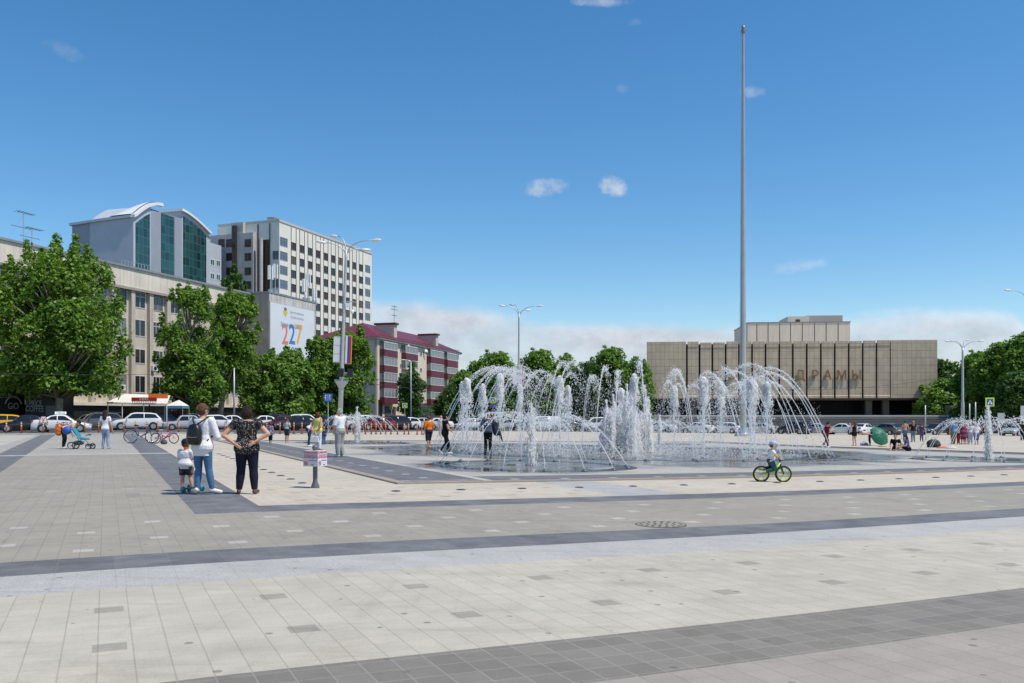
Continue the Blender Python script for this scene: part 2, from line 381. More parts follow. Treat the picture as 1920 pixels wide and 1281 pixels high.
def build_ground():
    xs = axis(((-3000, -300, 300), (-300, -60, 20), (-60, -12, 3), (-12, 14, .75), (14, 80, 3), (80, 300, 20), (300, 3000, 300)))
    ys = axis(((-40, -2, 6), (-2, 30, .75), (30, 70, 2), (70, 140, 5), (140, 300, 20), (300, 4200, 300)))
    m = MB(); m.v = [(float(x), float(y), gz(x, y)) for y in ys for x in xs]; n = len(xs)
    m.f = [(j * n + i, j * n + i + 1, (j + 1) * n + i + 1, (j + 1) * n + i) for j in range(len(ys) - 1) for i in range(n - 1)]; m.mi = [0] * len(m.f)
    tag(m.build('plaza_ground', ground_material(), smooth=True), 'beige and grey block paving of the open square with dark stone bands', None, kind='structure')
build_ground()
KERB = mat('kerb_stone', (.34, .28, .225), .8, 0, .15, 3)
def strip_along(name, pts, w, h, material, label):
    """a low kerb following plan points (a,b) with the ground"""
    m = MB(); P = []
    for (a0, b0), (a1, b1) in zip(pts[:-1], pts[1:]):
        k = max(1, int(math.hypot(a1 - a0, b1 - b0) / .8))
        P += [(a0 + (a1 - a0) * i / k, b0 + (b1 - b0) * i / k) for i in range(k)]
    P.append(pts[-1]); rows = []
    for i, (a, b) in enumerate(P):
        q, r = P[max(i - 1, 0)], P[min(i + 1, len(P) - 1)]
        t = Vector((r[0] - q[0], r[1] - q[1])).normalized(); nn = Vector((-t.y, t.x)) * w / 2
        if 0 < i < len(P) - 1 and abs(t.x) > .2 and abs(t.y) > .2: nn *= 1.41
        row = []
        for sgn in (-1, 1):
            X = abp(a + nn.x * sgn, b + nn.y * sgn); row += [(X.x, X.y, X.z - .05), (X.x, X.y, X.z + h)]
        rows.append([row[0], row[1], row[3], row[2]])
    vs = [v for r in rows for v in r]
    fs = [(i * 4 + k, i * 4 + k + 1, i * 4 + 5 + k, i * 4 + 4 + k) for i in range(len(rows) - 1) for k in range(3)] + [(0, 1, 2, 3), tuple(len(vs) - 4 + k for k in (3, 2, 1, 0))]
    m.add(vs, fs); return tag(m.build(name, material), label, None, kind='structure')
strip_along('fountain_kerb', [(57.0, 5.75), (18.0, 5.75), (18.0, 40.0), (52.5, 40.0)], .24, .035, KERB, 'low reddish stone kerb round the fountain square')
strip_along('road_kerb', [(70.4, -45), (70.4, 9)], .3, .13, mat('kerb_concrete', (.42, .41, .39), .85, 0, .12, 3), 'pale concrete kerb between the square and the road')
# recessed lamps round the fountain square
ORD = 'first second third fourth fifth sixth seventh eighth ninth tenth eleventh twelfth thirteenth fourteenth fifteenth sixteenth seventeenth eighteenth nineteenth twentieth'.split()
ORD += ['twenty-' + o for o in ORD[:9]] + ['thirtieth'] + ['thirty-' + o for o in ORD[:9]] + ['fortieth']
LAMPM = [mat('lamp_bezel', (.10, .095, .09), .5, .5), mat('lamp_lens', (.03, .03, .033), .2)]
def ground_lamp(p, label, group):
    t = thing('recessed_lamp', label, 'ground lamp', p, 0, group)
    MB().lathe([(.092, -.01), (.092, .010), (.082, .014), (.07, .014)], 18).build('bezel', LAMPM[0], t)
    MB().lathe([(.068, .0), (.068, .016), (.04, .020)], 18).build('lens', LAMPM[1], t)
for i in range(15):
    ground_lamp(abp(16.2, 5.07 + 1.345 * i), f'dark round recessed ground lamp, {ORD[i]} from the fountain corner along the near side', 'recessed lamps along the near side of the fountain')
for i in range(13):
    ground_lamp(abp(18.67 + 1.24 * i, 3.78), f'dark round recessed ground lamp, {ORD[i]} behind the warning sign along the left side', 'recessed lamps along the left side of the fountain')
# manhole
def manhole():
    p = abp(10.06, 6.94); t = thing('manhole_cover', 'round cast iron manhole cover in the grey paving before the kid on the bike', 'manhole', p, .3)
    m = MB(); m.lathe([(.352, -.01), (.352, .009), (.33, .009)], 32); m.build('rim', mat('cast_iron', (.15, .14, .125), .7, .2, .3, 8), t)
    k = MB(); k.lathe([(.325, 0), (.325, .010)], 32)
    k.build('plate', mat('plate_stone', (.30, .275, .23), .8, 0, .2, 6), t)
    k = MB()
    for r, n in ((.09, 6), (.19, 12), (.28, 18)):
        for i in range(n):
            w = 2 * math.pi * i / n; k.lathe([(.022, .011), (.022, .014)], 6, (r * math.cos(w), r * math.sin(w), 0))
    k.build('stud_pattern', MATS['cast_iron'], t)['kind'] = 'stuff'
manhole()
# ------------------------------------------------------------------ buildings
class Frame:
    """building frame: local x along the facade, local y into the building, facade plane y=0"""
    def __init__(s, p0, p1):
        s.o = Vector(p0); d = Vector(p1) - s.o; s.L = d.length; s.d = d / s.L; s.rz = math.atan2(s.d.y, s.d.x); s.n = Vector((-s.d.y, s.d.x))
    def t(s, px, off=0.0):
        u = (px - 960) / F; o = s.o + s.n * off
        return (u * o.y - o.x) / (s.d.x - u * s.d.y)
    def q(s, px, x=0.0):
        u = (px - 960) / F; o = s.o + s.d * x
        return (u * o.y - o.x) / (s.n.x - u * s.n.y)
    def z(s, x, py, y=0.0): return H0 + (HY - py) / F * (s.o + s.d * x + s.n * y).y
    def root(s, name, label, cat, group=None): return thing(name, label, cat, (s.o.x, s.o.y, 0), s.rz, group)
def win(parent, x0, x1, z0, z1, fm, gm, y=0.0, fr=.07, mull=1, trans=0, name='window', dep=.05):
    """a framed window on a facade plane facing -y; pane is its own mesh under the frame"""
    w = MB(); w.box(x0, x0 + fr, y - dep, y + .03, z0, z1); w.box(x1 - fr, x1, y - dep, y + .03, z0, z1)
    w.box(x0 + fr, x1 - fr, y - dep, y + .03, z1 - fr, z1); w.box(x0 + fr, x1 - fr, y - dep, y + .03, z0, z0 + fr)
    for i in range(mull):
        xm = x0 + (x1 - x0) * (i + 1) / (mull + 1); w.box(xm - fr * .4, xm + fr * .4, y - dep * .8, y + .02, z0 + fr, z1 - fr)
    if trans: zt = z1 - (z1 - z0) * .28; w.box(x0 + fr, x1 - fr, y - dep * .7, y + .02, zt - fr * .4, zt + fr * .4)
    o = w.build(name, fm, parent); MB().box(x0 + fr, x1 - fr, y - .012, y + .01, z0 + fr, z1 - fr).build('pane', gm, o); return o
def winx(parent, y0, y1, z0, z1, fm, gm, x=0.0, fr=.07, mull=1, name='window'):
    """the same on an end wall facing -x"""
    w = MB(); d = .05
    w.box(x - d, x + .03, y0, y0 + fr, z0, z1); w.box(x - d, x + .03, y1 - fr, y1, z0, z1); w.box(x - d, x + .03, y0 + fr, y1 - fr, z0, z0 + fr); w.box(x - d, x + .03, y0 + fr, y1 - fr, z1 - fr, z1)
    for i in range(mull):
        ym = y0 + (y1 - y0) * (i + 1) / (mull + 1); w.box(x - d * .8, x + .02, ym - fr * .4, ym + fr * .4, z0 + fr, z1 - fr)
    o = w.build(name, fm, parent); MB().box(x - .012, x + .01, y0 + fr, y1 - fr, z0 + fr, z1 - fr).build('pane', gm, o); return o
CREAM = mat('cream_render', (.66, .58, .475), .85, 0, .10, .35, streak=.22)
CREAM2 = mat('cream_parapet', (.74, .67, .565), .85, 0, .13, .25, streak=.2)
PILAS = mat('pilaster_render', (.60, .525, .43), .85, 0, .1, .6, streak=.25)
METAL = mat('roof_metal', (.30, .31, .32), .5, .3, .15, 1.)
FRAMEW = mat('window_frame_white', (.66, .66, .65), .45)
FRAMED = mat('window_frame_worn', (.42, .38, .33), .6)
CURT = mat('curtained_glass', (.09, .10, .105), .12, spec=.7)
CURT2 = mat('pale_curtained_glass', (.20, .22, .22), .15, spec=.7)
SHOP = mat('dark_shopfront', (.02, .02, .022), .3)
# --- long office building on the left
def office():
    f = Frame((-52.7, 90), (-39.2, 131)); r = f.root('office_building', 'long cream four storey office block behind the plane trees', 'building')
    L = f.L; zr = .5 * (f.z(f.t(40), 454) + f.z(f.t(462), 548)); zp = .5 * (f.z(f.t(200), 531.5) + f.z(f.t(325), 556)); x0 = -34.
    MB().box(x0, L, .45, 18, -.5, zp).build('wall', CREAM, r)
    MB().box(x0, L, -.05, .44, zp - .02, zr - .25).build('parapet', CREAM2, r)
    MB().box(x0 - .2, L + .02, -.25, 18.2, zr - .25, zr).build('roof', METAL, r)
    MB().box(x0, L - .02, -.22, -.05, zp - .22, zp + .10).build('cornice', mat('cornice_grey', (.36, .32, .27), .8, 0, .15, 1), r)
    ts = [f.t(p, .45) for p in (226.5, 260.5, 295.5)]; bay = (ts[2] - ts[0]) / 2; ww = bay * .60
    rows = [(548, 578), (599, 631), (654, 682), (704, 737)]; rows = [(f.z(ts[1], b, .4), f.z(ts[1], a, .4)) for a, b in rows]
    zg = rows[3][0] - 1.3; k0 = -11; k1 = int((L - ts[0]) / bay)
    rr = random.Random(5)
    for k in range(k0, k1 + 1):
        xc = ts[0] + k * bay
        xp = xc + bay / 2
        if xp < L - .3: MB().box(xp - .33, xp + .33, -.02, .449, zg, zp - .22).build('pilaster', PILAS, r)
        for z0, z1 in rows:
            win(r, xc - ww / 2, xc + ww / 2, z0, z1, rr.choice([FRAMED, FRAMEW]), rr.choice([GLASS, CURT, GLASS, CURT2, CURT]), .45, .09, rr.choice([1, 1, 2]), rr.random() < .4)
    MB().box(x0, L, -.10, .449, zg - .35, zg - .002).build('band_course', CREAM2, r)
    MB().box(x0, L, .25, .449, -.4, zg - .352).build('shopfront', SHOP, r)
    # projecting end block with the banner wall
    y1 = f.q(504, L); dx = f.t(591, y1) - L
    zt = .5 * (f.z(L, 549, y1) + f.z(L + dx, 569, y1))
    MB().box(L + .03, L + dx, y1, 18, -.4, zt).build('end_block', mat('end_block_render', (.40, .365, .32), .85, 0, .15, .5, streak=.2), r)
    MB().box(L + .03 - .15, L + dx + .1, y1 - .12, 18.1, zt + .002, zt + .22).build('end_block_coping', METAL, r)
    bz1 = .5 * (f.z(L, 567, y1) + f.z(L + dx, 582, y1)); MB().box(L + .03, L + dx, y1 - .04, y1 - .002, bz1, zt - .02).build('whitewashed_wall', mat('whitewash', (.62, .60, .57), .8, 0, .2, 1.2, streak=.35), r)
    # banner
    bt = thing('wall_banner', 'large white anniversary banner with a multicoloured 227 on the block end', 'banner', tuple(r.matrix_basis @ Vector((0, 0, 0))), f.rz)
    bt.location = r.location
    b0 = L + .2; bw = dx - .6; bz0 = f.z(L, 690, y1); bh = bz1 - bz0; yb = y1 - .12
    MB().box(b0, b0 + bw, yb, yb + .06, bz0, bz1 - .05).build('sheet', mat('banner_vinyl', (.70, .73, .76), .5, 0, .03, .4), bt)
    rot = (R(90), 0, 0)
    def tp(px, py): x = f.t(px, yb); return x, f.z(x, py, yb)
    for ch, px, c in (('2', 534.5, (.70, .24, .16)), ('2', 547.5, (.06, .22, .50)), ('7', 560.5, (.74, .44, .08))):
        x, z = tp(px, 631); text(ch, mat('digit_' + str(px), c, .6), bt, 4.3, (x, yb - .01, z + .15), rot, sx=.86, bold=.07, name='digit')
    bl = mat('banner_blue', (.12, .25, .45), .6); gy = mat('banner_grey', (.45, .5, .56), .6)
    x, z = tp(547, 611.5); text('Любимому городу Краснодару', bl, bt, 1.0, (x, yb - .01, z), rot, sx=.40)
    x, z = tp(553, 587); text('администрация муниципального', gy, bt, .55, (x + .6, yb - .01, z), rot, sx=.45); text('образования город Краснодар', gy, bt, .55, (x + .6, yb - .01, z - .75), rot, sx=.45)
    x, z = tp(548, 658); text('лет', bl, bt, 2.3, (x, yb - .01, z), rot)
    x, z = tp(535, 584); e = MB(); e.prism([(x - .55, z + .1), (x - .55, z - .25), (x, z - .85), (x + .55, z - .25), (x + .55, z + .1)], 'y', yb - .02, yb - .004); e.build('emblem', mat('emblem_yellow', (.72, .5, .03), .5), bt)
    e = MB(); e.prism([(x - .3, z + .14), (x - .38, z + .62), (x - .12, z + .4), (x, z + .75), (x + .12, z + .4), (x + .38, z + .62), (x + .3, z + .14)], 'y', yb - .02, yb - .004); e.build('emblem_crown', mat('emblem_dark', (.12, .10, .06), .5), bt)
    # on the roof
    def roofbox(px0, px1, py, h, y, name):
        a, b = f.t(px0, y), f.t(px1, y); MB().box(a, b, y, y + 4, zr + .002, zr + h).build(name, mat('brick_red_dark', (.22, .15, .11), .85, 0, .2, 2), r); MB().box(a - .2, b + .2, y - .2, y + 4.2, zr + h + .002, zr + h + .16).build(name + '_cap', METAL, r)
    roofbox(85, 150, 455, 1.0, 6, 'roof_house')
    rail = MB(); ya = 3.; xa, xb = f.t(228, ya), f.t(300, ya)
    for i in range(13): x = xa + (xb - xa) * i / 12; rail.tube([(x, ya, zr), (x, ya, zr + 1.3)], .035, 6)
    for h in (.65, 1.3): rail.tube([(xa, ya, zr + h), (xb, ya, zr + h)], .03, 6)
    rail.build('roof_railing', STEEL, r)
    def cellmast(px, py0, h, y, lab, kind):
        x = f.t(px, y); p = f.o + f.d * x + f.n * y; t = thing('roof_antenna', lab, 'antenna', (p.x, p.y, zt if px > 470 else zr), f.rz)
        MB().tube([(0, 0, 0), (0, 0, h)], .05, 8).build('mast', STEEL, t)
        if kind == 'yagi':
            m = MB(); m.tube([(-.9, 0, h * .95), (1.4, 0, h * .95)], .03, 6)
            for k in range(6): m.tube([(-.8 + .4 * k, -.5, h * .95), (-.8 + .4 * k, .5, h * .95)], .02, 5)
            m.tube([(-1.6, 0, h * .55), (1.0, 0, h * .55)], .03, 6); m.tube([(0, 0, h * .9), (-2.4, 0, .1)], .008, 4); m.build('aerial', mat('aerial_dark', (.10, .10, .11), .5, .4), t)
        else:
            m = MB()
            for dx2, dy2 in ((-.35, -.1), (.35, -.1), (0, .35)): m.box(dx2 - .14, dx2 + .14, dy2 - .07, dy2 + .07, h - 1.9, h + .2)
            m.build('panel_antenna', WHITE, t)
            m = MB(); m.box(-.3, .3, -.2, .2, .02, .8); m.tube([(0, 0, 1.6), (.9, 0, 0)], .04, 6); m.build('base_frame', STEEL, t)
    cellmast(44, 450, 4.2, 3, 'thin television aerial at the left end of the office roof', 'yagi')
    cellmast(60, 455, 2.6, 3, 'short television aerial beside the tall one on the office roof', 'yagi')
    for px, h, l in ((507, 4.2, 'cluster of white phone antennas at the corner above the banner'), (516, 4.6, 'tall white phone antennas beside the corner cluster above the banner'), (571, 3.6, 'white phone antennas on the roof above the banner digits'), (578, 4.6, 'taller white phone antennas near the right end above the banner'), (590, 2.4, 'low phone antennas on the right end of the banner block')):
        cellmast(px, 560, h, y1 + 1., l, 'cell')
    # wall mounted air conditioners
    for px, py, l in ((226, 727, 'white air conditioner low on the office wall beside the big tree'), (288, 691, 'white air conditioner between office windows left of the second tree'), (317, 733, 'white air conditioner on the office wall above the orange panel')):
        x = f.t(px, 0); p = f.o + f.d * x; t = thing('air_conditioner', l, 'air conditioner', (p.x, p.y, f.z(x, py)), f.rz)
        bevel(MB().box(-.5, .5, -.36, -.03, -.35, .35).build('case', WHITE, t), .03)
        MB().tube([(-.1, -.37, 0), (-.1, -.355, 0)], .27, 16).build('fan_grille', BLACK, t)
        MB().box(-.4, .4, -.3, 0, -.42, -.352).build('bracket', STEEL, t)
office()
# --- blue-grey building with arched glass gables
def bluegrey():
    f = Frame((-71.4, 165), (-64.6, 187.6)); r = f.root('arched_office', 'blue grey office building with arched roof and tall green glass bays', 'building')
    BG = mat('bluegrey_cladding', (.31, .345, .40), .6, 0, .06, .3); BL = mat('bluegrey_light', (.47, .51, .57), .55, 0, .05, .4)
    GG = bpy.data.materials.new('green_curtain_glass'); GG.use_nodes = True; N = NT(GG.node_tree); p = N.n['Principled BSDF']
    tc = N.node('ShaderNodeTexCoord').outputs['Object']; sp = N.node('ShaderNodeSeparateXYZ'); N.put(sp.inputs[0], tc)
    fx = N.m('ABSOLUTE', N.m('SUBTRACT', N.m('FRACT', N.m('DIVIDE', sp.outputs[0], 1.25)), .5)); fz = N.m('ABSOLUTE', N.m('SUBTRACT', N.m('FRACT', N.m('DIVIDE', sp.outputs[2], 1.7)), .5))
    ln = N.m('MAXIMUM', N.m('GREATER_THAN', fx, .455), N.m('GREATER_THAN', fz, .465))
    wn = N.node('ShaderNodeTexWhiteNoise', noise_dimensions='2D'); N.put(wn.inputs['Vector'], N.xyz(N.m('FLOOR', N.m('DIVIDE', sp.outputs[0], 1.25)), N.m('FLOOR', N.m('DIVIDE', sp.outputs[2], 1.7))))
    g = N.mix(wn.outputs[0], (.006, .028, .03), (.02, .085, .085)); N.put(p.inputs['Base Color'], N.mix(ln, g, (.05, .13, .13))); p.inputs['Roughness'].default_value = .08; p.inputs['Specular IOR Level'].default_value = .7
    qa = f.q(135); zl0 = f.z(0, 420, qa); X = lambda px: f.t(px); Z = lambda px, py: f.z(f.t(px), py)
    # left shaded block, roofline rising to the right
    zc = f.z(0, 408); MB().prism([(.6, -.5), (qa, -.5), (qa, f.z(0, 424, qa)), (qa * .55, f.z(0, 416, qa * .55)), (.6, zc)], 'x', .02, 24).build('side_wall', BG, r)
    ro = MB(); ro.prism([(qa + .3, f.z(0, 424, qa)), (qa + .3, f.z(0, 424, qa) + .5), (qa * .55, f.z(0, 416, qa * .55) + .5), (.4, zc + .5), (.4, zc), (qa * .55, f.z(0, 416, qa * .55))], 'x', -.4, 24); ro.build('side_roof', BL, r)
    for px, py, h in ((172, 455, 13), (199, 455, 14), (198, 479, 12)):
        q = f.q(px); winx(r, q - .55, q + .55, f.z(0, py + h / 2, q), f.z(0, py - h / 2, q), BL, mat('teal_glass', (.03, .12, .13), .1), 0, .1, 1)
    # front: left arch part, pier, glass strip, pier, right arch part
    def arch(x0, x1, zf, name, m, y0, y1, n=14, zb=-.5):
        xs = [x0 + (x1 - x0) * i / n for i in range(n + 1)]
        return MB().prism([(x0, zb), (x1, zb)] + [(x, zf(x)) for x in xs[::-1]], 'y', y0, y1).build(name, m, r)
    xa, xb, xc2, xd, xe, xf, xg = X(250), X(281), X(302), X(326), X(339), X(343), X(386)
    zA, zB = Z(252, 409), Z(300, 387)
    up = lambda x: zA + (zB - zA) * math.sin(min(1, max(0, (x - xa) / (X(300) - xa))) * math.pi / 2)
    zD0, zD1 = Z(341, 397), Z(392, 440)
    dn = lambda x: zD0 - (zD0 - zD1) * (min(1, max(0, (x - xe) / (X(392) - xe)))) ** 1.5
    arch(xa, X(283), up, 'gable_wall', BL, 0, 10); arch(X(254), X(280), lambda x: up(x) - 1.4, 'glass_bay', GG, -.12, -.002)
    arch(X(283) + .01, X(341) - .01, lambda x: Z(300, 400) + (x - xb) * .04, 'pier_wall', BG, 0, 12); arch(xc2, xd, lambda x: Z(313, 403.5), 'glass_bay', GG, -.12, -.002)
    arch(X(341), X(392), dn, 'gable_wall', BL, 0, 10); arch(xf, xg, lambda x: dn(x) - .8, 'glass_bay', GG, -.12, -.002)
    n = 12; m = MB(); xs = [xe - .3 + (X(392) + .5 - xe) * i / n for i in range(n + 1)]
    m.prism([(x, dn(x) + .02) for x in xs] + [(x, dn(x) + .5) for x in xs[::-1]], 'y', -.6, 12); m.build('arched_roof', WHITE, r)
    m = MB(); xs = [xa - .2 + (X(304) - xa) * i / n for i in range(n + 1)]
    m.prism([(x, up(x) + .02) for x in xs] + [(x, up(x) + .6) for x in xs[::-1]], 'y', -.5, .35); m.build('arched_roof', WHITE, r)
    # white vault behind the left gable, its far end rounded off
    q1 = f.q(208); xe_ = X(303); m = MB(); nx, nq = 14, 12; zb_ = zc + .5
    for j in range(nq + 1):
        qq = q1 * math.sin(math.pi / 2 * j / nq); E_ = math.sqrt(max(0, 1 - (qq / q1) ** 2)) ** .8
        for i in range(nx + 1):
            x = xa + (xe_ - xa) * (i / nx) ** 1.3; m.v.append((x, qq + .36, zb_ + (up(x) - zA + .25) * E_))
    m.f = [(j * (nx + 1) + i, j * (nx + 1) + i + 1, (j + 1) * (nx + 1) + i + 1, (j + 1) * (nx + 1) + i) for j in range(nq) for i in range(nx)]; m.mi = [0] * len(m.f)
    m.build('vaulted_roof', mat('white_roof_sheet', (.78, .80, .82), .35), r, True); zt = f.z(0, 391, 4)
    MB().box(5.2, 7.8, .6, 2.4, zt - .5, zt + 1.0).build('roof_vent', mat('vent_grey', (.3, .28, .27), .7), r)
    # right wing with two columns of small windows
    xw0, xw1 = X(392), X(415); zw = Z(398, 456); MB().box(xw0 + .02, xw1, 0, 12, -.5, zw).build('wing_wall', BL, r)
    for px in (398, 409):
        for py in (492, 518, 543):
            yy = py + (px - 398) * .18; x = X(px); win(r, x - .75, x + .75, Z(px, yy + 6), Z(px, yy - 6), WHITE, mat('teal_glass', (.03, .12, .13), .1), 0, .13, 1)
bluegrey()
# --- white tower
def tower():
    Yc = 190.; X0 = (523.7 - 960) / F * Yc; f = Frame((X0, Yc), (X0 + .36 * 38.6, Yc + 38.6)); r = f.root('office_tower', 'tall white office tower with rows of small dark windows', 'building')
    WH = mat('tower_cream', (.80, .785, .70), .75, 0, .07, .15, streak=.1); GR = mat('tower_shaded', (.50, .48, .46), .8, 0, .1, .3, streak=.15); GRV = mat('tower_groove', (.10, .085, .07), .8); BRN = mat('brown_glass', (.05, .032, .024), .2)  # greyer tone for the end wings has the shade painted into it
    L = f.t(697); zt = .5 * (f.z(0, 417) + f.z(L, 476)); q1 = f.q(482); q2 = f.q(440); q3 = f.q(393)
    MB().box(0, L, 0, 16, -.5, zt).build('wall', WH, r)
    MB().box(-.15, L + .15, -.15, 16.1, zt + .002, zt + .5).build('coping', mat('tower_coping', (.5, .5, .48), .7), r)
    trr = random.Random(8); BRN2 = mat('brown_glass_curtain', (.13, .10, .08), .25); BRN3 = mat('brown_glass_sky', (.03, .03, .035), .05, spec=.9)
    cols = [762, 830, 887, 949, 1003, 1062, 1112, 1162, 1213, 1267]; xs = [f.t(360 + c / 4) for c in cols]
    st = (xs[-1] - xs[0]) / 9; xs = [xs[0] + i * st for i in range(10)]; ww = st * .50
    ztop = .5 * (f.z(xs[0], 455) + f.z(xs[9], 497)); zrow = []
    dz = .5 * ((f.z(xs[0], 380 + 327 / 4) - f.z(xs[0], 380 + 640 / 4)) / 3 + (f.z(xs[9], 380 + 490 / 4) - f.z(xs[9], 380 + 853 / 4)) / 4)
    zr0 = .5 * (f.z(xs[0], 461.7) + f.z(xs[9], 502.5)); hh = dz * .27
    for x in xs:
        for sx in (-1, 1): MB().box(x + sx * st * .29 - .11, x + sx * st * .29 + .11, -.04, -.002, 0, zt - .3).build('groove', GRV, r)
        for k in range(9):
            z = zr0 - k * dz
            win(r, x - ww / 2, x + ww / 2, z - hh, z + hh, GRV, trr.choice([BRN, BRN, BRN2, BRN3]), -.002, .09, 1, 0, dep=.10)
    WB = mat('bay_glass', (.10, .14, .18), .1, spec=.7); FB = mat('bay_frame', (.25, .27, .29), .6)
    xl = f.t(360 + 690 / 4); xr = f.t(360 + 1317 / 4)
    for k in range(7):
        z = zr0 + dz * .08 - k * dz; win(r, xl - 1.55, xl + 1.3, z - hh * 1.15, z + hh * 1.15, FB, WB, -.002, .12, 2, 1, 'bay_window')
        win(r, xr - 1.3, xr + 1.3, z - hh * 1.15, z + hh * 1.15, FB, WB, -.002, .12, 2, 1, 'bay_window')
        if k: winx(r, .15, 1.7, z - hh * 1.15, z + hh * 1.15, FB, WB, -.002, .12, 1, 'bay_window')
    # shaded end: recess with a pillar, then a lower stair wing with a dark glazed strip
    qr0, qr1 = f.q(506), f.q(483); MB().box(-.06, -.002, qr0, qr1, -.5, f.z(0, 449, qr0)).build('recess_shade', BRN, r)  # flat dark sheet on the wall paints in the shade of the recess
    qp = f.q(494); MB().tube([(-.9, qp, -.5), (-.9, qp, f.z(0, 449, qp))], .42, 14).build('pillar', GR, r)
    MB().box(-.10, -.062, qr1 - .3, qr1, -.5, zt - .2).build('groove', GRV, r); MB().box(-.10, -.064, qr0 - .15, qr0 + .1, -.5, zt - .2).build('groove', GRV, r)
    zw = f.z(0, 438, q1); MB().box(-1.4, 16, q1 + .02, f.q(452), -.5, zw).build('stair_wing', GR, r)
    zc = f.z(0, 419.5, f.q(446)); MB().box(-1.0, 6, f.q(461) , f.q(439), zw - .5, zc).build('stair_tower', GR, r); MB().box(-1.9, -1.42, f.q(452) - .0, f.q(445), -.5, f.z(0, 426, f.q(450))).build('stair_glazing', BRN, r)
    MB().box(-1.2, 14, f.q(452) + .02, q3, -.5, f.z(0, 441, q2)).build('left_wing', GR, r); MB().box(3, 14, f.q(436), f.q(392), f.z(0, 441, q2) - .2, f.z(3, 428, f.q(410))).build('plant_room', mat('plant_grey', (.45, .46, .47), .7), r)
    for px, x in ((465, -1.4), (430, -1.2), (415.5, -1.2)):
        for py in (456, 482, 509, 535):
            if px < 420 and py > 460: continue
            q = f.q(px, x); winx(r, q - .85, q + .85, f.z(x, py + 7.5, q), f.z(x, py - 7.5, q), GRV, BRN, x, .1, 1)
    # roof plant
    p = MB(); a = f.q(492); p.box(3, 6, a - .8, a + .8, zt + .5, zt + 1.7); p.build('roof_plant', mat('plant_box', (.42, .41, .39), .7), r); MB().box(2.8, 6.2, a - 1.0, a + 1.0, zt + 1.702, zt + 1.9).build('roof_plant_lid', METAL, r)
tower()
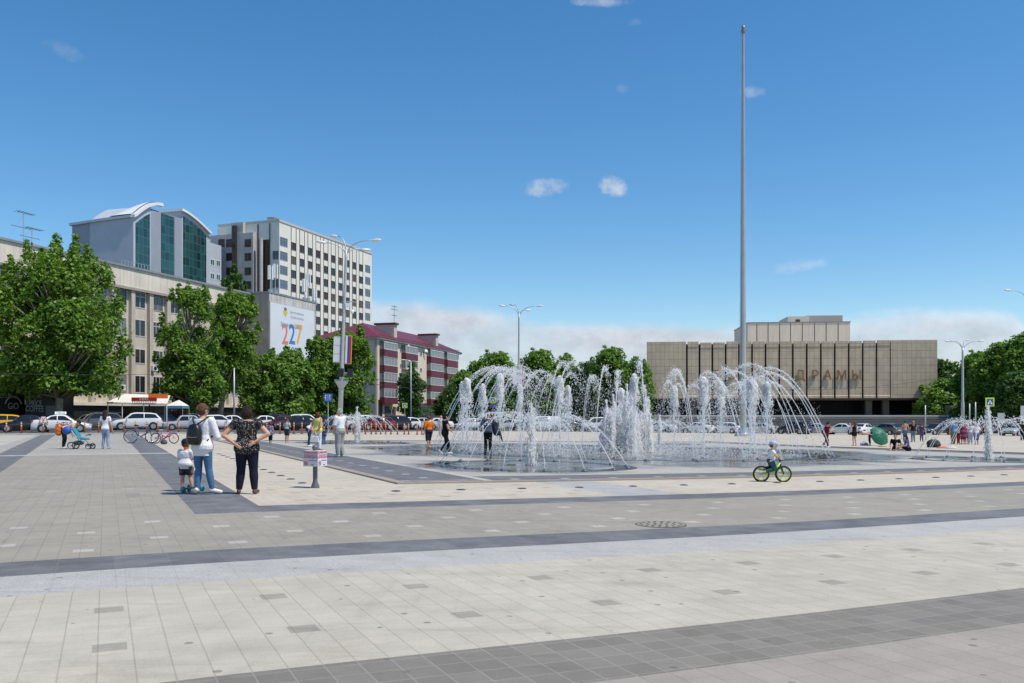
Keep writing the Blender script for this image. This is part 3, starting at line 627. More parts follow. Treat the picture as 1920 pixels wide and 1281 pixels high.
# --- red roofed apartment block
def flats():
    f = Frame((-24, 156), (-11.9, 195.6)); r = f.root('apartment_block', 'pinkish five storey apartment block with maroon roof and balconies', 'building')
    PK = mat('pink_render', (.76, .64, .52), .85, 0, .07, .3, streak=.08); MAR = mat('maroon_sheet', (.135, .018, .03), .5, 0, .12, 1.5)
    RF = bpy.data.materials.new('maroon_roof'); RF.use_nodes = True; N = NT(RF.node_tree); tc = N.node('ShaderNodeTexCoord').outputs['Object']; sp = N.node('ShaderNodeSeparateXYZ'); N.put(sp.inputs[0], tc)
    ws = N.m('ABSOLUTE', N.m('SUBTRACT', N.m('FRACT', N.m('DIVIDE', sp.outputs[0], .55)), .5)); N.put(N.n['Principled BSDF'].inputs['Base Color'], N.mix(N.smooth(ws, .3, .5), (.165, .030, .045), (.105, .018, .028))); N.n['Principled BSDF'].inputs['Roughness'].default_value = .45
    L = f.L; W2 = 12.4; ze = .5 * (f.z(0, 632) + f.z(L, 662.5)); zr = ze + 3.4
    MB().box(0, L, 0, W2, -.5, ze - .3).build('wall', PK, r)
    MB().box(-.55, L + .55, -.6, W2 + .55, ze - .298, ze - .02).build('eave', mat('eave_cream', (.6, .55, .48), .7), r)
    o = .75; m = MB(); m.add([(-o, -o, ze), (L + o, -o, ze), (L + o, W2 + o, ze), (-o, W2 + o, ze), (6.4, W2 / 2, zr), (L - 6.4, W2 / 2, zr)], [(0, 1, 5, 4), (2, 3, 4, 5), (3, 0, 4), (1, 2, 5), (3, 2, 1, 0)]); m.build('roof', RF, r)
    snow = MB(); snow.tube([(0, -.2, ze + .5), (L, -.2, ze + .5)], .05, 5); snow.build('snow_guard', MAR, r)
    for px0, px1, xx, py in ((709, 747, 8.6, 609), (796, 829, 29.5, 629)):
        c = f.q(.5 * (px0 + px1 - 4), xx); c = 2.6; zt = f.z(xx, py, c); k = MB().box(xx, xx + 1.3, c - 1.9, c + 1.9, ze + .5, zt).build('chimney', mat('chimney_render', (.60, .50, .42), .8, 0, .08, 1), r); MB().box(xx - .2, xx + 1.5, c - 2.2, c + 2.2, zt + .002, zt + .35).build('chimney_cap', MAR, k)
    zz = lambda px, y5: f.z(f.t(px), 580 + y5 / 5.333)
    def balcony(px0, px1, a, b, glz, red=True, gm=None):
        x0, x1 = f.t(px0, -.9), f.t(px1, -.9); pm = .5 * (px0 + px1); z1 = f.z(x0, 580 + a / 5.333, -.9); z0 = f.z(x0, 580 + b / 5.333, -.9); zg = f.z(x0, 580 + glz / 5.333, -.9)
        bo = MB().box(x0, x1, -1.0, -.002, z0, z1).build('balcony', MAR if red else PK, r)
        g = MB(); n = 4
        for i in range(n + 1): x = x0 + .05 + (x1 - x0 - .1) * i / n; g.box(x - .05, x + .05, -.98, -.88, z1 + .002, zg)
        g.box(x0, x1, -1.0, -.86, zg + .002, zg + .12); g.box(x0, x1, -1.0, -.86, z1 + .002, z1 + .10)
        g.build('glazing_frame', FRAMEW, bo); MB().box(x0 + .06, x1 - .06, -.93, -.91, z1 + .01, zg).build('balcony_glass', gm or CURT2, bo); MB().box(x0 + .0, x1 - .0, -.85, -.004, zg + .13, zg + .25).build('balcony_roof', METAL, bo)
        MB().box(x0 + .03, x0 + .06, -.86, -.004, z1 + .01, zg).build('balcony_glass', gm or CURT2, bo)
    for a, b, g in ((398, 472, 328), (558, 628, 474), (725, 792, 634), (880, 945, 796)): balcony(720, 745, a, b, g)
    for a, b, g, red in ((436, 500, 370, 1), (592, 600, 510, 0), (740, 800, 660, 1), (890, 950, 812, 1)): balcony(760.5, 783, a, b, g, red)
    for a, b, g in ((480, 545, 415), (620, 682, 548), (765, 825, 690), (905, 962, 835)): balcony(807.5, 832, a - 8, b - 8, g - 4)
    for a, b, g in ((505, 575, 440), (640, 705, 582), (780, 842, 712), (915, 965, 850)): balcony(838.5, 858, a, b, g)
    rr = random.Random(3); rows = [(385, 430), (545, 590), (690, 735), (840, 885)]
    for px, dy in ((752, 0), (789, 40), (804, 55), (834.6, 70)):
        for a, b in rows: x = f.t(px); win(r, x - .55, x + .55, f.z(x, 580 + (b + dy) / 5.333), f.z(x, 580 + (a + dy) / 5.333), FRAMEW, rr.choice([GLASS, CURT]), -.002, .09, 1)
    # shopfronts at street level, pipe on the corner
    x0 = .9; zs = f.z(f.t(740), 580 + 975 / 5.333)
    for px0, px1, c in ((709, 716, SHOP), (721, 741, mat('shop_brown', (.10, .07, .055), .4)), (786, 806, SHOP), (807, 836, SHOP)):
        MB().box(f.t(px0), f.t(px1), -.12, -.002, 0, zs + (1.2 if px0 == 709 else 0)).build('shopfront', c, r)
    MB().box(f.t(792), f.t(806), -1.5, -.13, zs - .8, zs - .4).build('shop_awning', mat('awning_green', (.10, .42, .05), .6), r)
    x = f.t(789); MB().box(f.t(780), f.t(806), -.3, -.125, zs + .01, zs + .8).build('shop_sign', SHOP, r)
    q = f.q(700); MB().tube([(-.15, q * .3, 0), (-.15, q * .3, ze - .3)], .12, 8).build('drainpipe', mat('drain_grey', (.35, .33, .31), .6), r)
    # dishes and aerial
    for px, py, l in ((761, 651, 'small white satellite dish by the top left balcony of the flats'), (795, 660, 'white satellite dish between the top balconies of the flats')):
        x = f.t(px); p = f.o + f.d * x; t = thing('satellite_dish', l, 'satellite dish', (p.x, p.y, f.z(x, py)), f.rz)
        m = MB(); m.tube([(0, -.35, 0), (-.05, -.42, 0), (-.1, -.5, .0)], [.1, .42, .5], 14); m.build('dish', WHITE, t, True); MB().tube([(0, 0, -.2), (0, -.36, 0)], .04, 6).build('arm', STEEL, t)
    p = f.o + f.d * 18 + f.n * 5; t = thing('roof_aerial', 'tall thin aerial mast between the two roof chimneys of the flats', 'antenna', (p.x, p.y, zr - .6), f.rz)
    MB().tube([(0, 0, 0), (0, 0, 5.2)], .06, 6).build('mast', STEEL, t); m = MB()
    for h, w in ((5.0, 1.0), (4.4, 1.3), (3.2, .8)):
        m.tube([(-w, 0, h), (w, 0, h)], .035, 5)
        for k in range(5): m.tube([(-w + w * k / 2, -.4, h), (-w + w * k / 2, .4, h)], .02, 4)
    m.build('aerial', STEEL, t)
flats()
# --- theatre
def theatre():
    f = Frame(((1213 - 960) / F * 159, 159.), ((1757.5 - 960) / F * 154.5, 154.5)); r = f.root('theatre', 'broad brown stone theatre with vertical slabs on a dark recessed base', 'theatre')
    TS = bpy.data.materials.new('theatre_stone'); TS.use_nodes = True; N = NT(TS.node_tree); tc = N.node('ShaderNodeTexCoord').outputs['Object']; sp = N.node('ShaderNodeSeparateXYZ'); N.put(sp.inputs[0], tc)
    fx = N.m('ABSOLUTE', N.m('SUBTRACT', N.m('FRACT', N.m('DIVIDE', sp.outputs[0], .8)), .5)); fz = N.m('ABSOLUTE', N.m('SUBTRACT', N.m('FRACT', N.m('DIVIDE', sp.outputs[2], 1.3)), .5))
    ln = N.m('MAXIMUM', N.smooth(fx, .455, .49), N.smooth(fz, .465, .49)); nz = N.noise(tc, .5, 5, .6)
    wn = N.node('ShaderNodeTexWhiteNoise', noise_dimensions='2D'); N.put(wn.inputs['Vector'], N.xyz(N.m('FLOOR', N.m('DIVIDE', sp.outputs[0], .8)), N.m('FLOOR', N.m('DIVIDE', sp.outputs[2], 1.3))))
    c = N.mix(1.0, (.62, .485, .34, 1), N.smooth(nz, .3, .7, .9, 1.07), 'MULTIPLY'); c = N.mix(1.0, c, N.m('ADD', N.m('MULTIPLY', wn.outputs[0], .1), .95), 'MULTIPLY'); c = N.mix(N.m('MULTIPLY', ln, .6), c, (.09, .07, .05)); N.put(N.n['Principled BSDF'].inputs['Base Color'], c); N.n['Principled BSDF'].inputs['Roughness'].default_value = .7
    L = f.L; z1 = .5 * (f.z(0, 643) + f.z(L, 638)); z0 = .5 * (f.z(0, 744) + f.z(L, 746.5))
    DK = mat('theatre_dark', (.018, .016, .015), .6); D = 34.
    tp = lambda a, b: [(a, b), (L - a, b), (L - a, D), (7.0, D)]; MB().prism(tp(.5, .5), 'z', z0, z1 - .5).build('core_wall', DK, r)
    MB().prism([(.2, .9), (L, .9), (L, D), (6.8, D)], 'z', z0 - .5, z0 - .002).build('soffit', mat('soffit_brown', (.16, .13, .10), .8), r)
    sl = [1213, 1288, 1311.6, 1335.8, 1360.8, 1385.8, 1410.3, 1435.6, 1461.4, 1486.7, 1512.9, 1539.3, 1565.4, 1591.6, 1617.8, 1643.7, 1670.4, 1757.5]
    rr = random.Random(2)
    for i, (a, b) in enumerate(zip(sl[:-1], sl[1:])):
        xa, xb = f.t(a), f.t(b); g = .17; zt = z1 + rr.uniform(-.08, .12)
        if i in (0, len(sl) - 2): MB().box(xa, xb - g if i == 0 else xb, 0, .49, z0 - .15, zt).build('stone_slab', TS, r)
        else: MB().prism([(-.02, z0 - .15), (.47, z0 - .15), (.47, zt), (-.02, zt), (-.02, zt - .9), (.06, zt - 1.1), (.06, z0 + .4), (-.02, z0 + .25)], 'x', xa + g, xb - g).build('stone_slab', TS, r)
    MB().prism([(0, .5), (.45, .5), (6.9, D), (6.4, D)], 'z', z0 - .15, z1).build('side_wall', TS, r); MB().box(L - .49, L, .5, D, z0 - .15, z1).build('side_wall', TS, r)
    MB().prism([(.6, .5), (L - .5, .5), (L - .5, D), (7.1, D)], 'z', z1 - .45, z1 - .3).build('flat_roof', mat('roof_gravel', (.3, .28, .26), .9), r)
    # fly tower set back
    yb = 14.; FT = mat('fly_tower_stone', (.88, .725, .56), .7, 0, .06, .3, streak=.1); xa, xb = f.t(1402, yb), f.t(1594, yb); zt = .5 * (f.z(xa, 607.5, yb) + f.z(xb, 603, yb))
    MB().box(xa, xb, yb, yb + 16, z1 - .4, zt).build('fly_tower', FT, r)
    for z8 in (780, 855, 932, 1005, 1083, 1165, 1242, 1322):
        x = f.t(1200 + z8 / 3.5575, yb); MB().box(x - .06, x + .06, yb - .03, yb - .002, z1 - .3, zt - .1).build('panel_joint', mat('joint_dark', (.12, .10, .08), .8), r)
    MB().box(xa - .1, xb + .1, yb - .08, yb + 16.1, zt + .002, zt + .18).build('fly_tower_coping', METAL, r)
    yc = yb + 3; MB().box(f.t(1477, yc), f.t(1517, yc), yc, yc + 8, zt + .18, f.z(f.t(1490, yc), 593.5, yc)).build('roof_house', FT, r)
    MB().box(f.t(1512, yc + 1), f.t(1580, yc + 1), yc + 1, yc + 9, zt + .18, f.z(f.t(1550, yc), 590.5, yc)).build('roof_house', mat('roof_house_grey', (.48, .42, .36), .75), r)
    MB().box(f.t(1510, yc + 1) , f.t(1582, yc + 1), yc + .7, yc + 9.3, f.z(f.t(1550, yc), 590), f.z(f.t(1550, yc), 588)).build('roof_house_cap', METAL, r)
    MB().box(f.t(1535, yc + 2), f.t(1557, yc + 2), yc + 2, yc + 6, f.z(f.t(1550, yc), 588), f.z(f.t(1550, yc), 584.5)).build('roof_vent', METAL, r); MB().box(f.t(1492, yc), f.t(1500, yc), yc - .06, yc - .002, f.z(f.t(1496, yc), 604, yc), f.z(f.t(1496, yc), 599, yc)).build('hatch', mat('hatch_brown', (.10, .045, .03), .6), r)
    BZ = mat('bronze_letters', (.27, .165, .08), .45, .3)
    for ch, px in zip('ТЕАТРДРАМЫ', (1344, 1370.5, 1396.5, 1422, 1448, 1500, 1528, 1551.5, 1578, 1605.5)):
        x = f.t(px); text(ch, BZ, r, 2.35, (x, -.16, f.z(x, 704.5)), (R(90), 0, 0), ext=.07, sx=.9, name='letter')
    # recessed entrance: dark glazing, columns
    zb = H0 - .1; y0 = 7.; xr = f.t(1723, 2)
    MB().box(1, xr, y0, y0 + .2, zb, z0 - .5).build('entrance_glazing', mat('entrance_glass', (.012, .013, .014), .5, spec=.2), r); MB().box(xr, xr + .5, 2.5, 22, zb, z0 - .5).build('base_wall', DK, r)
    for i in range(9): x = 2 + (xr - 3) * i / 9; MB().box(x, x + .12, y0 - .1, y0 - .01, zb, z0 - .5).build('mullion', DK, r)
    CB = mat('column_brown', (.20, .165, .13), .7)
    for px in (1240, 1300, 1628, 1660): x = f.t(px, 3); MB().box(x - .55, x + .55, 2.6, 3.7, zb, z0 - .5).build('column', CB, r)
    # terrace and steps
    ST = mat('step_stone', (.20, .185, .165), .8, 0, .12, .6); ST2 = mat('lit_tread_stone', (.40, .375, .335), .8, 0, .12, .6); t = f.root('terrace_steps', 'wide grey stone steps and terrace in front of the theatre', 'steps')
    xe0, xe1 = f.t(1212, -8), f.t(1812, -8)
    MB().box(xe0, xe1, -8, 40, -2.2, zb - .003).build('terrace', ST, t)
    n = 7
    for k in range(n):
        zk = zb - .36 - k * .36; MB().box(xe0, xe1, -8 - 1.6 * (k + 1), -8 - 1.6 * k, -2.6, zk).build('step', ST, t); MB().box(xe0, xe1, -8 - 1.6 * (k + 1) - .05, -8 - 1.6 * (k + 1) + .4, zk + .002, zk + .06).build('lit_tread_strip', ST2, t)  # pale strips put the sunlit treads against shaded risers into colour
    MB().box(f.t(1225, -8), f.t(1780, -8), -7.9, -7.5, zb, zb + .22).build('terrace_edge', mat('edge_light', (.62, .59, .54), .7), t)
    MB().box(f.t(1772, -6.), f.t(1832, -6.), -6.3, -6.0, zb, f.z(f.t(1800, -6), 760, -6)).build('end_wall', mat('end_wall_stone', (.24, .21, .17), .8, 0, .1, .5), t)
theatre()
# ------------------------------------------------------------------ trees
def leaf_mat(name, c0, c1):
    m = bpy.data.materials.new(name); m.use_nodes = True; N = NT(m.node_tree); N.n.remove(N.n['Principled BSDF']); out = N.n['Material Output']
    ri = N.node('ShaderNodeNewGeometry').outputs['Random Per Island']; tc = N.node('ShaderNodeTexCoord').outputs['Object']
    n = N.noise(tc, .45, 3, .6); k = N.m('ADD', N.m('MULTIPLY', ri, .55), N.m('MULTIPLY', N.smooth(n, .3, .7), .45))
    c = N.mix(k, c0, c1)
    d = N.node('ShaderNodeBsdfPrincipled'); N.put(d.inputs['Base Color'], c); d.inputs['Roughness'].default_value = .5; d.inputs['Specular IOR Level'].default_value = .35
    t = N.node('ShaderNodeBsdfTranslucent'); N.put(t.inputs['Color'], N.mix(1.0, c, (1.25, 1.35, .6), 'MULTIPLY'))
    mx = N.node('ShaderNodeMixShader'); mx.inputs[0].default_value = .36; N.l.new(d.outputs[0], mx.inputs[1]); N.l.new(t.outputs[0], mx.inputs[2]); N.l.new(mx.outputs[0], out.inputs[0]); return m
LEAF = leaf_mat('plane_leaves', (.07, .155, .018), (.205, .345, .045)); LEAFY = leaf_mat('pale_leaves', (.10, .20, .028), (.23, .37, .07))
LEAFD = leaf_mat('dark_leaves', (.04, .10, .02), (.10, .19, .04))
BARK = mat('plane_bark', (.30, .265, .20), .85, 0, .35, 3.); BARKD = mat('dark_bark', (.10, .08, .06), .9, 0, .3, 3.)
def crown_mesh(blobs, n, size, seed):
    g = np.random.default_rng(seed); B = np.array(blobs); w = B[:, 3] ** 2; idx = g.choice(len(B), n, p=w / w.sum())
    d = g.normal(size=(n, 3)); d /= np.linalg.norm(d, axis=1)[:, None]; d[:, 2] = np.where(d[:, 2] < -.5, -d[:, 2], d[:, 2])
    # each clump is lumpy: leaf sprays stick out of it unevenly
    lump = 1 + .28 * np.sin(d[:, 0] * 5 + idx) * np.sin(d[:, 1] * 5 + idx * 2.) * np.sin(d[:, 2] * 4 + idx * .7)
    rad = B[idx, 3] * (g.random(n) ** .40) * 1.05 * lump
    c = B[idx, :3] + d * rad[:, None] * np.array([1, 1, .88])
    nr = d * .7 + g.normal(size=(n, 3)) * .55 + np.array([0, 0, .55]); nr /= np.linalg.norm(nr, axis=1)[:, None]
    a = np.cross(nr, g.normal(size=(n, 3))); a /= np.linalg.norm(a, axis=1)[:, None]; b = np.cross(nr, a)
    s = size * (.6 + .8 * g.random(n))[:, None]
    v = np.stack([c - a * s, c + b * s * .62 - nr * s * .12, c + a * s, c - b * s * .62 - nr * s * .12], 1).reshape(-1, 3)
    me = bpy.data.meshes.new('crown'); me.vertices.add(len(v)); me.vertices.foreach_set('co', v.ravel())
    me.loops.add(4 * n); me.loops.foreach_set('vertex_index', np.arange(4 * n)); me.polygons.add(n); me.polygons.foreach_set('loop_start', np.arange(n) * 4); me.polygons.foreach_set('loop_total', np.full(n, 4)); me.update(); me.validate(); return me
def make_tree(label, X, Y, h, prof, seed, nleaf, leaf, lm=LEAF, bm=BARK, cat='tree', group=None, trunk_top=None, br=(.9, 1.5), lean=0.0, nb=26, name='plane_tree', tr=.22, zbase=None, spray=.75):
    """prof: [(height fraction, radius in m)] outline of the crown"""
    r = random.Random(seed); z0 = gz(X, Y) if zbase is None else zbase; t = thing(name, label, cat, (X, Y, z0), 0, group)
    hs = [p[0] for p in prof]; rs = [p[1] for p in prof]; rad = lambda q: float(np.interp(q, hs, rs)); blobs = []
    off = lambda q: lean * h * q
    for i in range(nb):
        for _ in range(30):
            q = r.uniform(hs[0], hs[-1])
            if r.random() < rad(q) / max(rs): break
        w = r.uniform(0, 2 * math.pi); rr = rad(q); br_ = min(r.uniform(*br), rr * .75 + .35); k = max(rr - br_ * .75, 0) * r.uniform(.35, 1.0) ** .5
        blobs.append((k * math.cos(w) + off(q), k * math.sin(w), q * h - br_ * .2, br_))
    for i in range(int(nb * spray)):            # upright sprays that break the outline
        q = r.uniform(hs[0] + .05, hs[-1] * .98); w = r.uniform(0, 2 * math.pi); k = rad(q) * r.uniform(.85, 1.02); s_ = br[0] * r.uniform(.32, .55)
        for j in range(3): blobs.append((k * math.cos(w) + off(q), k * math.sin(w), q * h + j * s_ * 1.0, s_ * (1 - .2 * j)))
    for j in range(4): blobs.append((off(hs[-1]) + r.uniform(-.2, .2), r.uniform(-.2, .2), hs[-1] * h - br[0] * (.35 + .35 * j), br[0] * (.25 + .13 * j)))
    me = crown_mesh(blobs, nleaf, leaf, seed); me.materials.append(lm); c = bpy.data.objects.new('crown', me); COL.objects.link(c); c.parent = t
    m = MB(); top = (trunk_top or .75); pts = [(off(q) + r.uniform(-.08, .08) * (q > 0), r.uniform(-.08, .08) * (q > 0), q * h) for q in (0, .12, .25, .4, .55, top)]
    m.tube(pts, [tr * 1.25, tr, tr * .88, tr * .7, tr * .45, tr * .15], 9)
    for b in blobs[::2]:
        q0 = max(.18, min(top - .1, b[2] / h - r.uniform(.12, .25))); p0 = Vector((off(q0), 0, q0 * h)); p1 = Vector(b[:3]); mid = (p0 + p1) / 2 + Vector((0, 0, -.2))
        m.tube([p0, mid, p1], [tr * .42, tr * .28, tr * .08], 6)
    m.build('trunk', bm, t, True); return t
def tx(px, Y): return (px - 960) / F * Y
def th(py, px, Y): return H0 + (HY - py) / F * Y - gz(tx(px, Y), Y)
Y = 84; make_tree('huge bushy plane tree at the left edge in front of the office', tx(112, Y), Y, th(470, 112, Y), [(.20, 3.4), (.27, 5.5), (.40, 6.3), (.55, 6.1), (.72, 5.4), (.87, 4.2), (.96, 2.6), (1.0, 1.4)], 11, 56000, .175, br=(1.4, 2.3), nb=70, tr=.35)
Y = 99; make_tree('tall bushy plane tree left of the leaning trunk', tx(356, Y), Y, th(540, 356, Y), [(.08, 2.2), (.22, 3.6), (.45, 3.9), (.65, 3.6), (.85, 2.8), (.95, 1.7), (1.0, .9)], 12, 32000, .175, br=(1.1, 1.8), nb=48, tr=.28)
Y = 104; make_tree('slender plane tree with a pale leaning trunk', tx(410, Y), Y, th(548, 440, Y), [(.28, 1.6), (.42, 3.0), (.6, 3.1), (.78, 2.9), (.9, 2.3), (.97, 1.4), (1.0, .8)], 13, 26000, .175, br=(1.0, 1.6), nb=38, lean=.155, tr=.34)
for i, (px, Y, top, w, lab, lm) in enumerate(((493, 112, 662, 3.3, 'yellowish low tree right of the leaning trunk', LEAFY), (545, 113, 664, 3.4, 'low round tree under the banner', LEAFY), (600, 117, 640, 2.9, 'dense tree left of the tall lamp post', LEAF), (655, 119, 618, 3.7, 'tall dense tree right behind the lamp post flags', LEAF))):
    h = th(top, px, Y); make_tree(lab, tx(px, Y), Y, h, [(.10, 2.0), (.25, w * .95), (.5, w), (.72, w * .9), (.88, w * .68), (.96, w * .42), (1.0, w * .25)], 20 + i, 23000, .19, lm, BARKD, br=(1.1, 1.8), nb=36, tr=.22)
Y = 142; make_tree('small round tree in front of the apartment block', tx(773, Y), Y, th(683, 773, Y), [(.12, 1.2), (.3, 2.3), (.55, 2.6), (.8, 1.9), (1.0, .5)], 31, 13000, .18, LEAFD, BARKD, br=(.9, 1.4), nb=26, name='round_tree', tr=.15)
Y = 152; make_tree('dark tree top showing over the office roof', tx(437, Y), Y, th(500, 437, Y), [(.72, 1.4), (.82, 2.3), (.9, 2.0), (1.0, .5)], 33, 4500, .28, LEAFD, BARKD, br=(.9, 1.4), nb=14, name='poplar_tree', trunk_top=.9)
# park trees in the distance: three kinds, copied
def proto(seed, lm, h, w, n): return make_tree('park tree', 0, 300, h, [(.02, w * .7), (.2, w), (.5, w * .95), (.75, w * .86), (.9, w * .62), (.97, w * .40), (1.0, w * .22)], seed, n * 3, .27, lm, BARKD, br=(1.4, 2.3), nb=42, name='park_tree', spray=.35, tr=.3, zbase=-1)
PT = [proto(41, LEAF, 13., 4.6, 6500), proto(42, LEAFD, 13., 4.2, 6000), proto(43, LEAFY, 11., 4.6, 6000)]; used = [0, 0, 0]
def park(k, px, Y, top, w, label, group):
    o = PT[k] if not used[k] else copy_tree(PT[k]); used[k] += 1
    X = tx(px, Y); o.location = (X, Y, gz(X, Y)); hz = th(top, px, Y) / (11. if k == 2 else 13.); base = 4.2 if k == 1 else 4.6; s = w * 1.18 / 2 * Y / F / base
    o.scale = (s, s, hz); o.rotation_euler = (0, 0, rnd.uniform(0, 6)); tag(o, label, 'tree', group); return o
for k, px, Y, top, w, lab in ((2, 868, 152, 700, 66, 'pale green park tree touching the right end of the apartment block'), (0, 893, 160, 684, 60, 'park tree second from the apartment block'), (0, 935, 150, 668, 84, 'broad park tree behind the second lamp post flag'), (1, 985, 158, 684, 70, 'dark park tree right of the second lamp post'),
        (0, 1014, 150, 664, 84, 'broad tall park tree behind the left foam jets'), (2, 1062, 156, 671, 76, 'pale park tree behind the middle of the fountain'), (1, 1100, 150, 680, 66, 'dark park tree left of the tallest park crowns'), (0, 1148, 152, 660, 84, 'tallest park tree left of the theatre'), (2, 1192, 146, 677, 62, 'pale park tree against the left end of the theatre')):
    park(k, px, Y, top, w, lab, 'park trees left of the theatre')
for k, px, Y, top, w, lab in ((1, 1768, 186, 676, 76, 'dark tree rising behind the right end of the theatre'), (2, 1768, 152, 716, 92, 'pale low tree under the right end of the theatre'), (2, 1730, 154, 752, 40, 'small pale bush at the end of the theatre terrace'), (0, 1836, 150, 668, 90, 'green tree right of the third lamp post'), (1, 1858, 145, 690, 80, 'dark lower tree behind the right crossing sign'), (0, 1880, 142, 652, 110, 'large tree second from the right edge of the square'), (0, 1928, 138, 634, 120, 'largest tree at the right edge of the square'), (1, 1908, 130, 700, 80, 'dark tree low at the right edge'), (1, 1950, 146, 640, 110, 'dark tree cut off by the right edge')):
    park(k, px, Y, top, w, lab, 'park trees right of the theatre')
for k, px, Y, top, w, lab in ((1, 845, 172, 735, 60, 'low dark tree at the foot of the apartment block end'), (1, 905, 166, 722, 90, 'low dark tree under the broad park crowns'), (1, 960, 164, 720, 90, 'low dark tree behind the second lamp post base'), (1, 1035, 166, 722, 100, 'low dark tree behind the white van'), (1, 1120, 164, 724, 100, 'low dark tree behind the fountain middle'), (1, 1180, 160, 720, 90, 'low dark tree at the left end of the theatre steps')):
    park(k, px, Y, top, w, lab, 'dark understorey trees of the park')
# ------------------------------------------------------------------ flagpole
def flagpole():
    Yp = 92.; p = Vector((tx(1393.5, Yp), Yp, gz(tx(1393.5, Yp), Yp))); t = thing('flagpole', 'very tall bare steel flagpole beyond the fountain', 'flagpole', p)
    H = H0 + (HY - 62) / F * Yp - p.z; m = MB(); n = 9
    for i in range(n):
        z0, z1 = H * i / n, H * (i + 1) / n; r0, r1 = .345 - .215 * i / n, .345 - .215 * (i + 1) / n; m.tube([(0, 0, z0), (0, 0, z1)], [r0, r1 + .008], 20, False)
    m.build('mast', mat('mast_steel', (.47, .47, .475), .38, .5, .1, .6, streak=.1), t, True)
    MB().lathe([(.9, 0), (.9, .25), (.6, .35), (.45, .9)], 20).build('base', STEEL, t)
    MB().lathe([(.17, H - .05), (.22, H + .05), (.22, H + .3), (.12, H + .4), (.2, H + .55), (.14, H + .75), (.02, H + .85)], 12).build('finial', mat('finial_brass', (.30, .24, .15), .4, .7), t)
    MB().tube([(-.42, -.1, 1.2), (-.20, -.1, H)], .022, 5).build('halyard', STEEL, t)
flagpole()
# ------------------------------------------------------------------ lamp posts
LH = mat('lamp_housing', (.72, .72, .72), .35); PST = mat('post_grey', (.46, .48, .50), .45, .35, .08, 2)
FLAGW, FLAGB, FLAGR = mat('flag_white', (.72, .72, .74), .7), mat('flag_blue', (.03, .06, .30), .7), mat('flag_red', (.50, .03, .03), .7); FLAGY = mat('banner_gold', (.62, .45, .12), .6)
def lamp_post(label, px, Yp, py_top, arms, r0=.17, flags=False, lean=0., collar=False):
    X = tx(px, Yp); z = gz(X, Yp); t = thing('lamp_post', label, 'street lamp', (X, Yp, z)); t.rotation_euler = (0, lean, 0)
    H = H0 + (HY - py_top) / F * Yp - z
    MB().tube([(0, 0, 0), (0, 0, H * .33), (0, 0, H * .36), (0, 0, H - 1.6), (0, 0, H - .9)], [r0, r0 * .92, r0 * .72, r0 * .55, r0 * .5], 14).build('pole', PST, t, True)
    MB().lathe([(r0 * 2.2, 0), (r0 * 2.2, .06), (r0 * 1.5, .1), (r0 * 1.25, .5), (r0, .55)], 16).build('base', PST, t)
    for ax, ay, az in arms:
        b = Vector((0, 0, H - 1.5)); e = Vector((ax, ay, H + az)); pts = []
        for i in range(9):
            q = i / 8; pts.append(b + Vector(((e.x) * q ** 1.9, e.y * q ** 1.9, (e.z - b.z) * math.sin(q * math.pi / 2) ** .9)))
        a = MB().tube(pts, [.055 - .025 * i / 8 for i in range(9)], 8).build('arm', PST, t, True)
        d = Vector((ax, ay, 0)).normalized(); rot = Matrix.Rotation(math.atan2(d.y, d.x), 3, 'Z') @ Matrix.Rotation(R(-6), 3, 'Y')
        MB().ball(e + d * .28, (.42, .17, .11), 12, 8, rot=rot).build('lamp_head', LH, a, True)
    if collar:
        zc = H0 + (HY - 715) / F * Yp - z; MB().lathe([(r0, zc - .9), (r0 * 1.1, zc - .5), (r0 * 2.6, zc - .06), (r0 * 2.7, zc), (r0 * .8, zc + .02)], 16).build('collar', PST, t); MB().box(-.52, .52, -.06, .06, zc + .02, zc + .12).build('cross_arm', PST, t)
        z1 = H0 + (HY - 563) / F * Yp - z; MB().box(.1, .5, -.15, .1, z1 - .5, z1 - .2).build('camera_box', WHITE, t); MB().ball((.62, 0, z1 - .85), (.14, .14, .16), 10, 8).build('dome_camera', WHITE, t); MB().box(-.2, .9, -.03, .03, z1 - .12, z1 - .06).build('camera_arm', PST, t)
        zb = H0 + (HY - 699) / F * Yp - z
        for xx in (-.02, .68): bevel(MB().box(xx - .22, xx + .22, -.32, -.17, zb - .32, zb + .32).build('traffic_light', BLACK, t), .04)
        MB().box(-.02, .70, -.18, -.12, zb - .04, zb + .04).build('traffic_light_arm', PST, t)
    if flags:
        z0, z1 = flags; w = .52
        for sx in (-1, 1):
            xa = sx * (r0 * .6 + .06); xb = sx * (r0 * .6 + .06 + w)
            x0, x1 = min(xa, xb), max(xa, xb)
            if sx < 0: fl = MB().box(x0, x1, -.03, .03, z0, z1).build('banner', FLAGW, t); [MB().box(x0 - .01, x1 + .01, -.035, .035, z0 + (z1 - z0) * q - .02, z0 + (z1 - z0) * q + .02).build('banner_rod', PST, fl) for q in (0.02, .33, .66, .98)]
            else:
                fl = MB().box(x0, x1, -.02, .02, z0 - .1, z1 + .1).build('flag_banner', FLAGY, t)
                for i, mm in enumerate((FLAGW, FLAGB, FLAGR)): MB().box(x0 + .05 + i * (w - .1) / 3, x0 + .05 + (i + 1) * (w - .1) / 3, -.035, .035, z0 - .04, z1 + .04).build('flag_stripe', mm, fl)
    return t
zf = lambda py, Yp, px: H0 + (HY - py) / F * Yp - gz(tx(px, Yp), Yp)
lamp_post('tall four armed lamp post carrying a tricolour flag and a collar', 636.5, 66, 445, ((-1.55, -.3, -.5), (-.9, .6, .2), (2.0, -.3, -.2), (1.1, .6, -.75)), .19, (zf(680, 66, 637), zf(631, 66, 637)), R(2.1), True)
